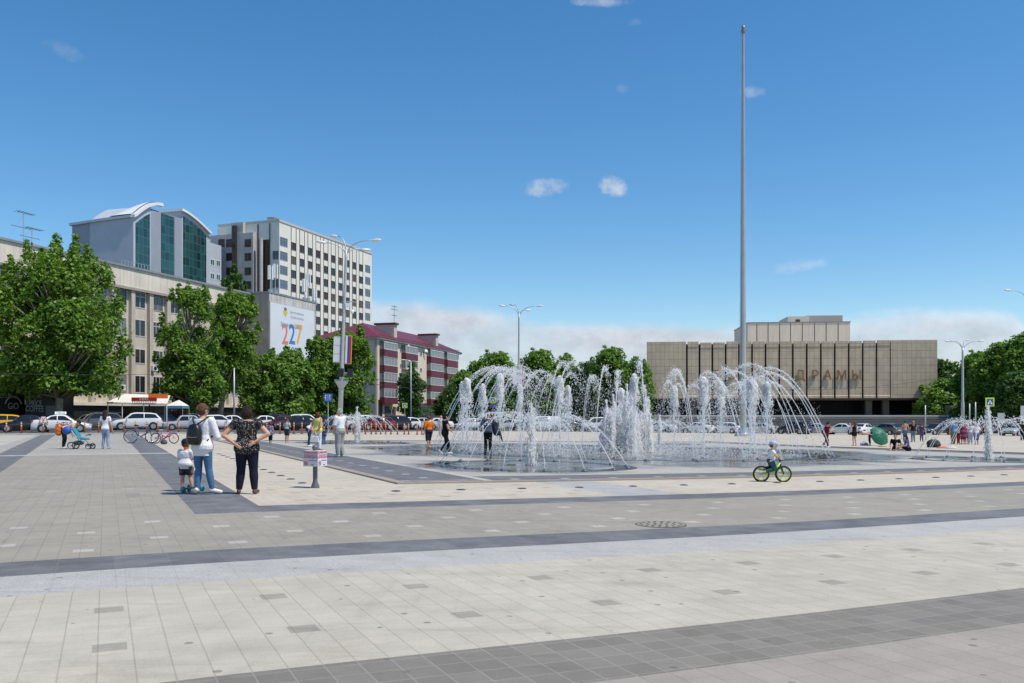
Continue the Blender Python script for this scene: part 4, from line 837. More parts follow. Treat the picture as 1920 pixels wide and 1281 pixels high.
lamp_post('four armed lamp post behind the left foam jets', 972, 105, 574, ((-1.75, -.2, 0), (-.65, .6, .25), (2.2, -.2, .0), (.9, .6, -.4)), .19, (zf(720, 105, 972), zf(688, 105, 972)), R(.3))
lamp_post('four armed lamp post right of the theatre', 1805, 118, 640, ((-1.9, -.2, .0), (-.9, .6, .1), (2.1, -.2, .0), (.75, .5, .2)), .24)
lamp_post('lamp post at the right edge with only a lamp head in sight', 1928, 92, 545, ((-2.0, -.2, 0), (2.0, -.2, 0)), .19)
def slim_post(label, px, Yp, py_top, arm=True):
    X = tx(px, Yp); z = gz(X, Yp); t = thing('slim_lamp_post', label, 'street lamp', (X, Yp, z)); H = zf(py_top, Yp, px)
    MB().tube([(0, 0, 0), (0, 0, H)], [.12, .07], 10).build('pole', PST, t, True)
    if arm: MB().tube([(0, 0, H - .05), (-.4, -.1, H + .1), (-1.0, -.2, H + .15)], .04, 6).build('arm', PST, t); MB().ball((-1.1, -.2, H + .15), (.35, .14, .09), 10, 6).build('lamp_head', LH, t)
slim_post('slim pale lamp post in front of the small round tree', 770.5, 128, 677); slim_post('slim grey post between the leaning trunk and the low trees', 439, 97, 690, False)
for px, top, l in ((1735, 760, 'thin pale post left of the third lamp post base'), (1818, 757, 'thin pale post right of the third lamp post base'), (1829, 754, 'taller thin pale post right of the third lamp post')): slim_post(l, px, 124, top, False)
# ------------------------------------------------------------------ road signs
SY, SB = mat('sign_yellow', (.62, .78, .02), .45), mat('sign_blue', (.01, .10, .42), .4)
def crossing_sign(label, px, py, sz, Yp, turn=0., plate=False, hpole=True):
    X = tx(px, Yp); z = gz(X, Yp); zc = zf(py, Yp, px); s = sz / F * Yp / 2; t = thing('crossing_sign', label, 'road sign', (X, Yp, z), turn)
    MB().tube([(0, .06, 0), (0, .06, zc + s)], .045, 8).build('post', PST, t)
    p = MB().box(-s, s, -.02, .02, zc - s, zc + s).build('panel', SY, t); k = s * .72
    MB().box(-k, k, -.030, -.0205, zc - k, zc + k).build('blue_square', SB, p)
    q = k * .85; MB().prism([(-q, zc - q * .8), (q, zc - q * .8), (0, zc + q * .85)], 'y', -.036, -.0305).build('white_triangle', WHITE, p)
    m = MB(); m.tube([(0, -.04, zc - .02 * k), (-.02 * k, -.04, zc - .4 * k)], .09 * k, 6); m.tube([(-.02 * k, -.04, zc - .35 * k), (-.25 * k, -.04, zc - .68 * k)], .06 * k, 5); m.tube([(-.02 * k, -.04, zc - .35 * k), (.22 * k, -.04, zc - .68 * k)], .06 * k, 5); m.ball((.02 * k, -.04, zc + .12 * k), .10 * k, 8, 5); m.tube([(0, -.04, zc - .1 * k), (.2 * k, -.04, zc - .28 * k)], .05 * k, 5); m.build('walker_symbol', BLACK, p)
    if plate: MB().box(-.36, .36, -.02, .02, zc - s - .55, zc - s - .12).build('plate', mat('plate_violet', (.08, .05, .30), .5), t)
crossing_sign('yellow bordered crossing sign above the small right fountain', 1856, 754, 16.5, 96); crossing_sign('yellow bordered crossing sign over a violet plate behind the left jets', 924, 750.5, 11, 105, 0, True)
crossing_sign('yellow bordered crossing sign by the small round tree', 759, 760.5, 9.5, 118, R(12)); crossing_sign('turned yellow bordered crossing sign at the flats corner', 733.5, 763.5, 9, 122, R(-48))
def lane_sign():
    Yp = 68.; px, py = 615, 745.5; X = tx(px, Yp); z = gz(X, Yp); zc = zf(py, Yp, px); s = .31; t = thing('lane_sign', 'blue lane arrows sign on a thin post left of the tall lamp post', 'road sign', (X, Yp, z))
    MB().tube([(0, .05, 0), (0, .05, zc + s)], .035, 8).build('post', PST, t); p = MB().box(-s, s, -.02, .02, zc - s, zc + s).build('panel', SB, t)
    MB().box(-.012, .012, -.026, -.0205, zc - s * .8, zc + s * .8).build('divider', WHITE, p)
    for x0, l in ((-.17, 1), (.15, 0)):
        m = MB(); m.box(x0 - .018, x0 + .018, -.027, -.0205, zc - .22, zc + .12); m.prism([(x0 - .06, zc + .121), (x0 + .06, zc + .121), (x0, zc + .24)], 'y', -.027, -.0205); m.build('arrow', WHITE, p)
        if l: m = MB(); m.box(x0 - .10, x0 - .0185, -.027, -.0205, zc - .02, zc + .02); m.prism([(x0 - .101, zc - .05), (x0 - .101, zc + .05), (x0 - .14, zc)], 'y', -.027, -.0205); m.build('turn_arrow', WHITE, p)
lane_sign()
for px, py, w, h, Yp, l in ((1877, 784, 13, 19, 104, 'grey back of a road sign near the right edge'), (1918, 778, 9, 34, 100, 'pale back of a tall road sign at the right edge')):
    X = tx(px, Yp); t = thing('sign_back', l, 'road sign', (X, Yp, gz(X, Yp))); zc = zf(py, Yp, px); a, b = w / F * Yp / 2, h / F * Yp / 2
    MB().tube([(0, .04, 0), (0, .04, zc + b)], .05, 8).build('post', PST, t); MB().box(-a, a, -.02, .02, zc - b, zc + b).build('panel', STEEL, t)
# overhead wires
WIRE = mat('wire_black', (.03, .03, .03), .6)
def wire(label, p0, p1, sag, r=.02):
    p0, p1 = at(*p0), at(*p1); pts = [p0.lerp(p1, i / 16) + Vector((0, 0, -sag * 4 * (i / 16) * (1 - i / 16))) for i in range(17)]
    tag(MB().tube(pts, r, 5).build('overhead_wire', WIRE), label, 'wire')
wire('overhead wire from the tall lamp post past the flats to the slim lamp post', (643, 700, 66), (771, 715, 128), .2); wire('overhead wire across the theatre front', (1394, 728, 92), (1805, 700, 118), .9); wire('overhead wire over the park trees right of the theatre', (1805, 712, 118), (1960, 722, 92), .4)
wire('overhead wire in front of the lower office windows', (0, 700, 70), (439, 694, 97), .3); wire('overhead wire from the tall lamp post towards the second lamp post', (643, 712, 66), (972, 726, 105), .6)
# ------------------------------------------------------------------ fountain
WM = bpy.data.materials.new('foaming_water'); WM.use_nodes = True; _N = NT(WM.node_tree); _p = _N.n['Principled BSDF']
_p.inputs['Base Color'].default_value = (1, 1, 1, 1); _p.inputs['Roughness'].default_value = .22; _p.inputs['Specular IOR Level'].default_value = .6; _p.inputs['IOR'].default_value = 1.33; _p.inputs['Transmission Weight'].default_value = .0
_t = _N.node('ShaderNodeBsdfTranslucent'); _t.inputs['Color'].default_value = (1, 1, 1, 1); _m = _N.node('ShaderNodeMixShader'); _m.inputs[0].default_value = .62
_N.l.new(_p.outputs[0], _m.inputs[1]); _N.l.new(_t.outputs[0], _m.inputs[2]); _tr = _N.node('ShaderNodeBsdfTransparent'); _m2 = _N.node('ShaderNodeMixShader'); _m2.inputs[0].default_value = .45; _N.l.new(_m.outputs[0], _m2.inputs[1]); _N.l.new(_tr.outputs[0], _m2.inputs[2]); _N.l.new(_m2.outputs[0], _N.n['Material Output'].inputs[0])
OCT = np.array([(1, 0, 0), (-1, 0, 0), (0, 1, 0), (0, -1, 0), (0, 0, 1), (0, 0, -1)], float); OCF = np.array([(0, 2, 4), (2, 1, 4), (1, 3, 4), (3, 0, 4), (2, 0, 5), (1, 2, 5), (3, 1, 5), (0, 3, 5)])
class Spray:
    """water of one jet: streams and blobs gathered in a single mesh"""
    def __init__(s, seed): s.g = np.random.default_rng(seed); s.V = []; s.Fc = []; s.k = 0; s.mb = MB()
    def drops(s, c, size, stretch=1.5):
        c = np.asarray(c, float); n = len(c)
        if not n: return
        sz = np.broadcast_to(np.asarray(size, float), (n,)); sc = np.stack([sz, sz, sz * stretch], 1) * s.g.uniform(.6, 1.5, (n, 3))
        v = (c[:, None, :] + OCT[None] * sc[:, None, :]).reshape(-1, 3); f = (OCF[None] + (np.arange(n) * 6)[:, None, None] + s.k).reshape(-1, 3)
        s.V.append(v); s.Fc.append(f); s.k += len(v)
    def build(s, parent, name='water'):
        nv = np.concatenate(s.V) if s.V else np.zeros((0, 3)); vs = [tuple(p) for p in nv]; fs = [tuple(int(q) for q in t) for F_ in s.Fc for t in F_]; k = len(vs)
        vs += [tuple(p) for p in s.mb.v]; fs += [tuple(i + k for i in f) for f in s.mb.f]
        me = bpy.data.meshes.new(name); me.from_pydata(vs, [], fs); me.materials.append(WM); me.polygons.foreach_set('use_smooth', [True] * len(fs)); me.update()
        o = bpy.data.objects.new(name, me); COL.objects.link(o); o.parent = parent; o['kind'] = 'stuff'; return o
NOZ = mat('nozzle_steel', (.25, .25, .26), .35, .8)
def jet_thing(name, label, p, group):
    t = thing(name, label, 'fountain jet', p, 0, group); MB().lathe([(.09, -.01), (.09, .02), (.05, .05), (.03, .06)], 12).build('nozzle', NOZ, t); return t
def column(label, p, h, w, seed, group, kind='bell'):
    """vertical foaming jet with a rounded head and water falling round it"""
    t = jet_thing('foam_jet', label, p, group); s = Spray(seed); g = s.g
    if kind == 'bell':
        pts = [(0, 0, .02)]; rr = [.045]; n = 16
        for i in range(1, n + 1): q = i / n; pts.append((g.normal(0, .012), g.normal(0, .012), h * .97 * q)); rr.append(.04 + .05 * q ** 2 + (.12 * w * max(0, q - .72) / .28) + g.uniform(-.006, .008))
        s.mb.tube(pts, rr, 8)
        nh = int(1700 * w); q = g.random(nh); th_ = g.uniform(0, 6.283, nh); rad = (.05 + .215 * w * np.sqrt(q)) * g.uniform(.25, 1.0, nh); z = h * (1.0 - .31 * q ** 1.15) - (rad / .25) ** 2 * .12
        lob = 1 + .3 * np.sin(th_ * 3 + seed + z * 6); s.drops(np.stack([rad * np.cos(th_) * lob, rad * np.sin(th_) * lob, z], 1), .0125 + .016 * (1 - q), 1.6)
        nf = int(700 * w); q = g.random(nf) ** .75; th_ = g.uniform(0, 6.283, nf); rad = (.10 + .26 * w * np.sqrt(q)) * g.uniform(.45, 1.3, nf); z = h * (.86 - .84 * q); s.drops(np.stack([rad * np.cos(th_), rad * np.sin(th_), z], 1), .0125 * (1.35 - .7 * q) * g.uniform(.5, 1.6, nf), 2.8)
    else:
        pts = [(0, 0, .02)]; rr = [.08]; n = 14
        for i in range(1, n + 1): q = i / n; pts.append((g.normal(0, .02), g.normal(0, .02), h * q)); rr.append(.045 * w * (1 - q) ** .6 + .012 * math.sin(q * 13 + seed) * (1 - q) + .012)
        s.mb.tube(pts, rr, 9)
        big_ = w > 1.4; nst = 22 if big_ else 9; ra = .46 if big_ else .13
        for k in range(nst):                     # separate ragged streaks of rising and falling water
            w0, r0_ = g.uniform(0, 6.283), ra * math.sqrt(g.random()) * (0 if k == 0 else 1); hk = h * (1 if k == 0 else g.uniform(.6, .98) * (1 - .25 * r0_ / .4)); cx, cy = r0_ * math.cos(w0), r0_ * math.sin(w0); nk = int(150 * hk * (1.7 if big_ else 1))
            q = g.random(nk) ** .85; jit = .018 + .05 * np.abs(np.sin(q * 7 + k * 2.1)) * (1 - q * .5); wob = .03 * np.sin(q * 11 + k)
            s.drops(np.stack([cx * (1 - .35 * q) + wob + g.normal(0, 1, nk) * jit, cy * (1 - .35 * q) + g.normal(0, 1, nk) * jit, hk * q], 1), .0105 * g.uniform(.4, 1.7, nk) * (1.2 - .4 * q), 3.6)
            if k % 3 == 0: s.mb.tube([(cx, cy, .02), (cx * .8 + g.normal(0, .015), cy * .8, hk * .4), (cx * .65 + g.normal(0, .02), cy * .65, hk * .75), (cx * .6, cy * .6, hk)], [.03, .022, .016, .006], 6)
    ns = 90; th_ = g.uniform(0, 6.283, ns); rad = .55 * np.sqrt(g.random(ns)); s.drops(np.stack([rad * np.cos(th_), rad * np.sin(th_), .02 + .10 * g.random(ns) ** 2], 1), .014, 1.0)
    s.build(t); return t
def arc(label, p, direc, rng, h, seed, group, r0=.022, upto=1.0, beads=1.0):
    """parabolic jet: a smooth stream that breaks into beads past its crown"""
    t = jet_thing('arching_jet', label, p, group); s = Spray(seed); g = s.g; d = Vector(direc).normalized(); n = 26
    P = lambda q: (d.x * rng * q, d.y * rng * q, max(.02, 4 * h * q * (1 - q)))
    pts = []; rr = []
    for i in range(n + 1):
        q = .66 * i / n; x, y, z = P(q); j = .012 + .034 * (q / .66) ** 3; pts.append((x + g.normal(0, j * .4), y + g.normal(0, j * .4), z + .03 + g.normal(0, j * .3))); rr.append(r0 * (1 - .25 * (i % 2)) * (1.12 - .55 * q / .66) * g.uniform(.8, 1.15))
    s.mb.tube(pts, rr, 6)
    nb = int(430 * beads); q = .25 + (upto - .25) * g.random(nb); c = np.array([P(x) for x in q]); sp = .022 + .11 * np.clip((q - .4) / .5, 0, 1) ** 1.2 + .03 * np.exp(-((q - .5) / .14) ** 2); c += g.normal(size=(nb, 3)) * sp[:, None]; c[:, 2] = np.maximum(c[:, 2], .02)
    s.drops(c, .0155 * g.uniform(.5, 1.45, nb) * np.where(q > .75, .8, 1.0), 1.4); s.build(t); return t
C3 = abp(*C0)
def ring(c, n, rad, off=0.0):
    out = []
    for i in range(n):
        w = 2 * math.pi * i / n + off; X, Y = c.x + rad * math.cos(w), c.y + rad * math.sin(w); out.append((Vector((X, Y, gz(X, Y) + .005)), Vector((c.x - X, c.y - Y, 0))))
    return out
pxof = lambda p: 960 + p.x / p.y * F
def where(p, c): return ('near' if p.y < c.y else 'far') + ' side'
# main ring of foam columns
cols = sorted(ring(abp(34.9, 21.3), 15, 6.95, .12), key=lambda q: pxof(q[0])); gr = 'foam jets in the ring of the main fountain'
for i, (p, d) in enumerate(cols):
    column(f'white foam column jet with a rounded head, {ORD[i]} from the left in the main ring', p, 3.1 + .25 * rnd.random(), rnd.uniform(.62, .98), 100 + i, gr)
# centre cluster
cc = sorted(ring(C3, 7, .95, .3) + [(C3.copy(), None)], key=lambda q: pxof(q[0]))
for i, (p, d) in enumerate(cc): column(f'dense white central jet, {ORD[i]} from the left in the middle cluster', p, 2.3 + .7 * rnd.random() + (.4 if d is None else 0), 1.55, 140 + i, 'dense jets in the middle of the main fountain', 'spear')
# big arcs
big = sorted(ring(C3, 30, 9.0, .05), key=lambda q: pxof(q[0]))
for i, (p, d) in enumerate(big):
    k = rnd.uniform(.92, 1.08); arc(f'high arching jet leaping inwards, {ORD[i]} from the left of the outer ring', p, d, 5.1 * k, 3.62 * k, 200 + i, 'arching jets in the outer ring of the main fountain', .021)
inn = sorted(ring(C3, 16, 7.7, .2), key=lambda q: pxof(q[0]))
for i, (p, d) in enumerate(inn):
    k = rnd.uniform(.93, 1.07); arc(f'slim high arching jet between the foam columns, {ORD[i]} from the left of the inner ring', p, d, 3.4 * k, 3.55 * k, 260 + i, 'arching jets in the inner ring of the main fountain', .018)
# the four small corner fountains
for nm, (ca, cb), n, rad, h, rng, ah, up in (('front', FOUNTS[1][:2], 16, 3.0, 1.95, 3.6, 1.55, .8), ('right', FOUNTS[2][:2], 16, 2.7, 2.15, 3.0, 1.55, .85), ('left', FOUNTS[3][:2], 14, 2.6, 2.0, 3.2, 1.45, .85), ('back', FOUNTS[4][:2], 14, 2.6, 1.9, 3.2, 1.5, .85)):
    c = abp(ca, cb); column(f'straight white jet in the middle of the small {nm} fountain', c, h, 1.0 if nm != 'front' else 1.15, 300 + n, None, 'spear')
    for i, (p, d) in enumerate(sorted(ring(c, n, rad, .1), key=lambda q: pxof(q[0]))):
        arc(f'thin low arching jet of the small {nm} fountain, {ORD[i]} from the left', p, d, rng * rnd.uniform(.95, 1.05), ah * rnd.uniform(.95, 1.05), 400 + 20 * n + i, f'thin arching jets of the small {nm} fountain', .013, up * .93, .16)
# fine falling spray over the basin
def mist():
    s = Spray(77); g = s.g; n = 16000; w = g.uniform(0, 6.283, n); r = 8.6 * np.sqrt(g.random(n)); x, y = C3.x + r * np.cos(w), C3.y + r * np.sin(w)
    z = C3.z + 3.3 * g.random(n) ** 1.7 * (.55 + .45 * np.sin(w * 5 + r)); s.drops(np.stack([x, y, z + .02], 1), .0095 * g.uniform(.5, 1.6, n), 1.8)
    n = 2500; w = g.uniform(0, 6.283, n); r = np.abs(g.normal(0, 1.6, n)); s.drops(np.stack([C3.x + r * np.cos(w), C3.y + r * np.sin(w), C3.z + .02 + 1.2 * g.random(n) ** 2], 1), .018, 1.2)
    o = s.build(None, 'falling_spray'); tag(o, 'fine drops of falling spray over the wet main fountain floor', None, kind='stuff')
mist()
# ------------------------------------------------------------------ cars
HLIGHT = mat('headlight_lens', (.55, .58, .60), .1, .2); TLIGHT = mat('taillight_red', (.35, .008, .008), .15); PLATE = mat('number_plate', (.6, .6, .58), .4); RIM = mat('alloy_rim', (.45, .46, .47), .3, .8); TRIM = mat('black_trim', (.02, .02, .021), .5)
CG = mat('car_glass', (.012, .015, .017), .04, spec=.7)
PROF = {'sedan': (4.45, 1.78, [(0, .58), (.02, .70), (.12, .80), (.27, .93), (.41, 1.40), (.48, 1.46), (.60, 1.455), (.69, 1.37), (.84, 1.06), (.95, 1.03), (.985, .92), (1, .72)], .27, .43, .68, .84),
        'suv': (4.5, 1.84, [(0, .62), (.015, .82), (.1, .97), (.25, 1.08), (.37, 1.58), (.47, 1.68), (.74, 1.66), (.87, 1.58), (.965, 1.14), (.985, .98), (1, .72)], .25, .39, .86, .965),
        'hatch': (3.95, 1.72, [(0, .56), (.02, .72), (.12, .84), (.25, .95), (.39, 1.43), (.5, 1.5), (.74, 1.47), (.87, 1.38), (.965, 1.0), (.985, .9), (1, .66)], .25, .41, .86, .965),
        'van': (4.9, 1.9, [(0, .62), (.015, .92), (.13, 1.12), (.27, 1.78), (.36, 1.93), (.94, 1.92), (.975, 1.84), (.99, 1.2), (1, .7)], .13, .28, .965, .988),
        'boxy': (4.1, 1.62, [(0, .70), (.01, .80), (.25, .86), (.28, .89), (.37, 1.36), (.43, 1.43), (.66, 1.42), (.72, 1.36), (.82, .93), (.985, .86), (1, .7)], .28, .385, .71, .82)}
PAINT = {}
def paint(c):
    if c not in PAINT: PAINT[c] = mat('car_paint_%d' % len(PAINT), c, .28, .0, .05, 1.5, coat=.7, spec=.5)
    return PAINT[c]
def car(kind, col, label, px, Yp, head, extra=None, group='cars parked round the square'):
    L, Wd, prof, ws0, ws1, rw0, rw1 = PROF[kind]; X = tx(px, Yp); t = thing('parked_car', label, 'car', (X, Yp, gz(X, Yp)), R(head), group); pm = paint(col); hw = Wd / 2
    sx = [p[0] for p in prof]; sz = [p[1] for p in prof]; top = lambda q: float(np.interp(q, sx, sz)); zw0, zr1 = top(ws0), top(rw1)
    belt = lambda q: min(top(q) - .05, float(np.interp(q, [0, ws0, rw1, 1], [.7, zw0 - .03, zr1 - .03, .8])))
    def wid(q):   # plan taper at both ends
        return hw * float(np.interp(q, [0, .05, .16, .5, .85, .96, 1], [.74, .90, .98, 1, .98, .92, .80]))
    def roofw(q):
        g = max(0, min(1, (top(q) - belt(q)) / .5)); return wid(q) * (.93 - .19 * g)
    def sec(q):
        w, tz, bz, rw = wid(q), top(q), belt(q), roofw(q)
        return [(0, tz), (rw * .72, tz - .012), (rw, tz - .05), (w * .965, bz), (w, bz * .74), (w * .99, .40), (w * .93, .21), (0, .20)]
    qs = sorted(set(sx + [ws0 + .02, .33, .55, .65, .78, .9, rw0, ws1])); xl = lambda q: L / 2 - q * L
    m = MB(); n = 14
    for q in qs:
        s_ = sec(q); row = [(xl(q), y, z) for y, z in s_] + [(xl(q), -y, z) for y, z in s_[-2:0:-1]]; m.v += row
    for i in range(len(qs) - 1):
        for k in range(n): m.f.append((i * n + k, i * n + (k + 1) % n, (i + 1) * n + (k + 1) % n, (i + 1) * n + k)); m.mi.append(0)
    m.f += [tuple(range(n))[::-1], tuple(range((len(qs) - 1) * n, len(qs) * n))]; m.mi += [0, 0]
    b = m.build('body', pm, t, True); me = b.data
    def edge(q, k, e=0.0): y, z = sec(q)[k]; return Vector((xl(q), y, z))
    def glass(name, b0, b1, t0, t1, side):
        g = MB(); nn = 5; up = []; lo = []
        for i in range(nn + 1):
            f_ = i / nn; qb, qt = b0 + (b1 - b0) * f_, t0 + (t1 - t0) * f_; B0, T0 = edge(qb, 3), edge(qb, 2); B1, T1 = edge(qt, 3), edge(qt, 2)
            a = B0.lerp(T0, .10); c = B1.lerp(T1, .88); a.y += .012; c.y += .012; a.y *= side; c.y *= side; lo.append(a); up.append(c)
        g.v = [tuple(p) for p in lo + up]; g.f = [(i, i + 1, nn + 2 + i, nn + 1 + i) for i in range(nn)]; g.mi = [0] * nn; return g.build(name, CG, t, True)
    mid = (ws1 + rw0) / 2 + .01
    for s_ in (-1, 1):
        glass('side_window', ws0 + .035, mid - .008, ws1 + .015, mid - .008, s_)
        if kind == 'van': continue
        glass('side_window', mid + .008, min(rw0 + .06, rw1 - .04), mid + .008, rw0 - .01, s_)
    def screen(name, q0, q1):
        g = MB(); nn = 4; rows = []
        for i in range(nn + 1):
            q = q0 + (q1 - q0) * (.06 + .88 * i / nn); w = roofw(q) * .90; z = top(q); nx = Vector((-(top(q + .01) - top(q - .01)), 0, -.02 * L)).normalized(); nx = -nx if nx.z < 0 else nx
            rows.append([Vector((xl(q), y * w, z - .02 * abs(y) ** 3)) + Vector((nx.x * .012, 0, .014)) for y in (-1, -.5, 0, .5, 1)])
        g.v = [tuple(p) for r_ in rows for p in r_]; g.f = [(i * 5 + k, i * 5 + k + 1, i * 5 + 6 + k, i * 5 + 5 + k) for i in range(nn) for k in range(4)]; g.mi = [0] * len(g.f); return g.build(name, CG, t, True)
    screen('windscreen', ws0, ws1); screen('rear_window', rw0, rw1)
    wr = {'suv': .36, 'van': .35, 'boxy': .29}.get(kind, .32)
    for q in (.19, .81):
        for s_ in (-1, 1):
            y0 = wid(q) * s_; a = MB().tube([(xl(q), y0 - .12 * s_, wr), (xl(q), y0 + .006 * s_, wr)], wr + .055, 20).build('wheel_arch', TRIM, t)
            w = MB(); w.tube([(xl(q), y0 - .18 * s_, wr), (xl(q), y0 - .17 * s_, wr), (xl(q), y0 + .0 * s_, wr), (xl(q), y0 + .02 * s_, wr)], [wr * .92, wr, wr, wr * .9], 20); wo = w.build('wheel', RUBBER, t, True)
            r_ = MB(); r_.tube([(xl(q), y0 + .0 * s_, wr), (xl(q), y0 + .032 * s_, wr)], [wr * .66, wr * .62], 16); r_.build('rim', RIM, wo)
    zb = belt(.02) if kind != 'boxy' else .70
    for s_ in (-1, 1):
        MB().ball((xl(.028), wid(.03) * .74 * s_, zb - .04), (.16, .20, .085), 10, 6).build('headlight', HLIGHT, t, True)
        q = .975; MB().ball((xl(q), wid(q) * .80 * s_, zr1 - .16 if kind != 'van' else 1.05), (.13, .19, .10 if kind != 'van' else .3), 10, 6).build('taillight', TLIGHT, t, True)
        qm = ws0 + .06; MB().ball((xl(qm), (wid(qm) + .10) * s_, belt(qm) + .08), (.07, .11, .075), 8, 6).build('mirror', pm, t, True)
    MB().box(xl(0) - .12, xl(0) + .012, -hw * .42, hw * .42, .42, .58).build('grille', TRIM, t); MB().box(xl(0) - .10, xl(0) + .016, -hw * .70, hw * .70, .24, .36).build('front_bumper_inlet', TRIM, t)
    MB().box(xl(0) + .013, xl(0) + .028, -.26, .26, .44, .55).build('number_plate', PLATE, t); MB().box(xl(1) - .028, xl(1) - .002, -.26, .26, .55, .67).build('number_plate', PLATE, t); MB().box(xl(1) - .016, xl(1) + .08, -hw * .72, hw * .72, .22, .36).build('rear_bumper', TRIM, t)
    if extra: extra(t, L, hw, top, xl, wid)
    return t
RED = mat('sign_red', (.50, .012, .012), .5)
def school(t, L, hw, top, xl, wid):
    b = MB(); z = top(.5); x = xl(.52); b.prism([(-.32, z + .02), (.32, z + .02), (.20, z + .24), (-.20, z + .24)], 'x', x - .42, x + .42); o = bevel(b.build('roof_sign', WHITE, t), .02); text('УЧЕБНАЯ', BLACK, o, .14, (x, -.285, z + .13), (R(62), 0, 0))
    y = -(wid(.6) + .004); r = (R(90), 0, 0); bx = xl(.42); MB().box(bx - .75, bx + .65, y - .012, y + .02, .50, .68).build('door_panel', RED, t); text('28-28-28', WHITE, t, .19, (bx - .05, y - .016, .59), r); text('АВТО', RED, t, .19, (bx - .1, y - .008, .80), r, ext=.008)
    cx = xl(.80) + .05; tr = MB(); tr.prism([(cx - .36, .76), (cx + .36, .76), (cx + .17, 1.32), (cx - .17, 1.32)][::1], 'y', y - .05, y - .03); o = tr.build('learner_sign', RED, t); MB().prism([(cx - .29, .81), (cx + .29, .81), (cx + .13, 1.28), (cx - .13, 1.28)], 'y', y - .058, y - .0505).build('learner_sign_face', WHITE, o); text('У', BLACK, o, .40, (cx, y - .062, 1.02), r)
WC, BC, NV, GYC, SV, RD, YE, MR = (.74, .74, .73), (.010, .010, .012), (.012, .018, .04), (.09, .095, .10), (.42, .43, .44), (.20, .03, .02), (.75, .40, .01), (.10, .012, .015)
for a in (('hatch', YE, 'bright yellow hatchback at the left edge behind a black car', 2, 77, 203), ('sedan', BC, 'glossy black car nose towards the square beside the driving school car', 50, 73, 207), ('sedan', WC, 'white driving school saloon with roof sign and red lettering', 116, 72.5, 24, school),
          ('suv', GYC, 'dark grey car half hidden behind the woman in pale jeans', 183, 82, 215), ('hatch', WC, 'white roofed car behind the driving school car', 165, 89, 200), ('suv', WC, 'white SUV with dark windows right of the woman in pale jeans', 257, 83, 204), ('suv', NV, 'navy SUV directly right of the white SUV', 312, 90, 24), ('boxy', SV, 'old silver boxy saloon behind the pink bicycle', 348, 83, 206),
          ('suv', WC, 'white SUV behind the old silver saloon', 342, 97, 200), ('suv', NV, 'dark blue car behind the woman in pale jeans', 222, 92, 200), ('hatch', WC, 'white hatchback right of the backpack woman', 409, 88, 28), ('sedan', WC, 'white saloon between the backpack woman and the polka dot woman', 438, 92, 26), ('sedan', WC, 'white saloon right of the polka dot woman', 492, 88, 205),
          ('suv', BC, 'black SUV behind the girl in patterned blue', 512, 96, 205), ('sedan', MR, 'dark maroon saloon left of the boy in the grey tee', 527, 88, 206), ('sedan', BC, 'glossy black saloon right of the boy in the grey tee', 560, 86, 206), ('suv', WC, 'white SUV behind the glossy black saloon', 572, 98, 24), ('hatch', NV, 'dark blue hatchback left of the white haired man', 614, 92, 205), ('hatch', WC, 'white hatchback behind the white haired man', 637, 97, 200), ('hatch', GYC, 'grey blue hatchback right of the white haired man', 660, 98, 205),
          ('suv', WC, 'white SUV behind the small left fountain', 684, 108, 30), ('hatch', RD, 'red brown hatchback behind the arcs of the small left fountain', 707, 97, 205), ('suv', BC, 'black SUV before the flats', 733, 100, 205), ('hatch', WC, 'white car nose right of the black SUV', 758, 103, 200), ('sedan', SV, 'silver saloon left of the orange shirt', 787, 106, 206), ('sedan', WC, 'white saloon right of the orange shirt', 816, 108, 205),
          ('hatch', WC, 'white hatchback behind the leftmost foam jets', 880, 112, 200), ('sedan', BC, 'black saloon behind the man in the dark jacket', 912, 114, 200), ('hatch', SV, 'silver hatchback left of the second lamp post', 950, 116, 200), ('sedan', NV, 'navy saloon right of the second lamp post', 984, 117, 25), ('van', WC, 'white van behind the left half of the fountain', 1017, 118, 190), ('sedan', GYC, 'grey saloon between the two white vans', 1062, 119, 190), ('van', WC, 'white van behind the middle of the fountain', 1121, 119, 192), ('hatch', RD, 'red hatchback right of the second white van', 1148, 114, 200),
          ('sedan', BC, 'black saloon behind the central jets', 1190, 119, 200), ('sedan', WC, 'white saloon right of the central jets', 1237, 117, 150), ('sedan', WC, 'white saloon left of the flagpole', 1308, 117, 150), ('hatch', WC, 'white hatchback between the flagpole and the third foam jet from the right', 1362, 116, 140), ('sedan', SV, 'silver saloon behind the right foam jets', 1428, 117, 145),
          ('suv', BC, 'black SUV behind the arcs at the right end of the fountain', 1489, 114, 128), ('sedan', SV, 'silver white saloon left of the running figure', 1530, 115, 142), ('sedan', WC, 'white saloon right of the running figure', 1578, 114, 142), ('sedan', WC, 'white saloon behind the girl in black shorts', 1619, 112, 40), ('hatch', GYC, 'grey hatchback with its tail to the green umbrella', 1661, 112, 120), ('sedan', GYC, 'grey saloon behind the shirtless man', 1700, 114, 140),
          ('sedan', BC, 'black saloon left of the family group', 1756, 112, 205), ('suv', BC, 'black SUV behind the family group', 1783, 114, 205), ('hatch', RD, 'red hatchback behind the right of the family group', 1817, 113, 100), ('suv', NV, 'navy SUV behind the small right fountain jet', 1862, 112, 60), ('sedan', SV, 'silver saloon at the right edge with its bonnet to the square', 1905, 104, 218)):
    car(*a)
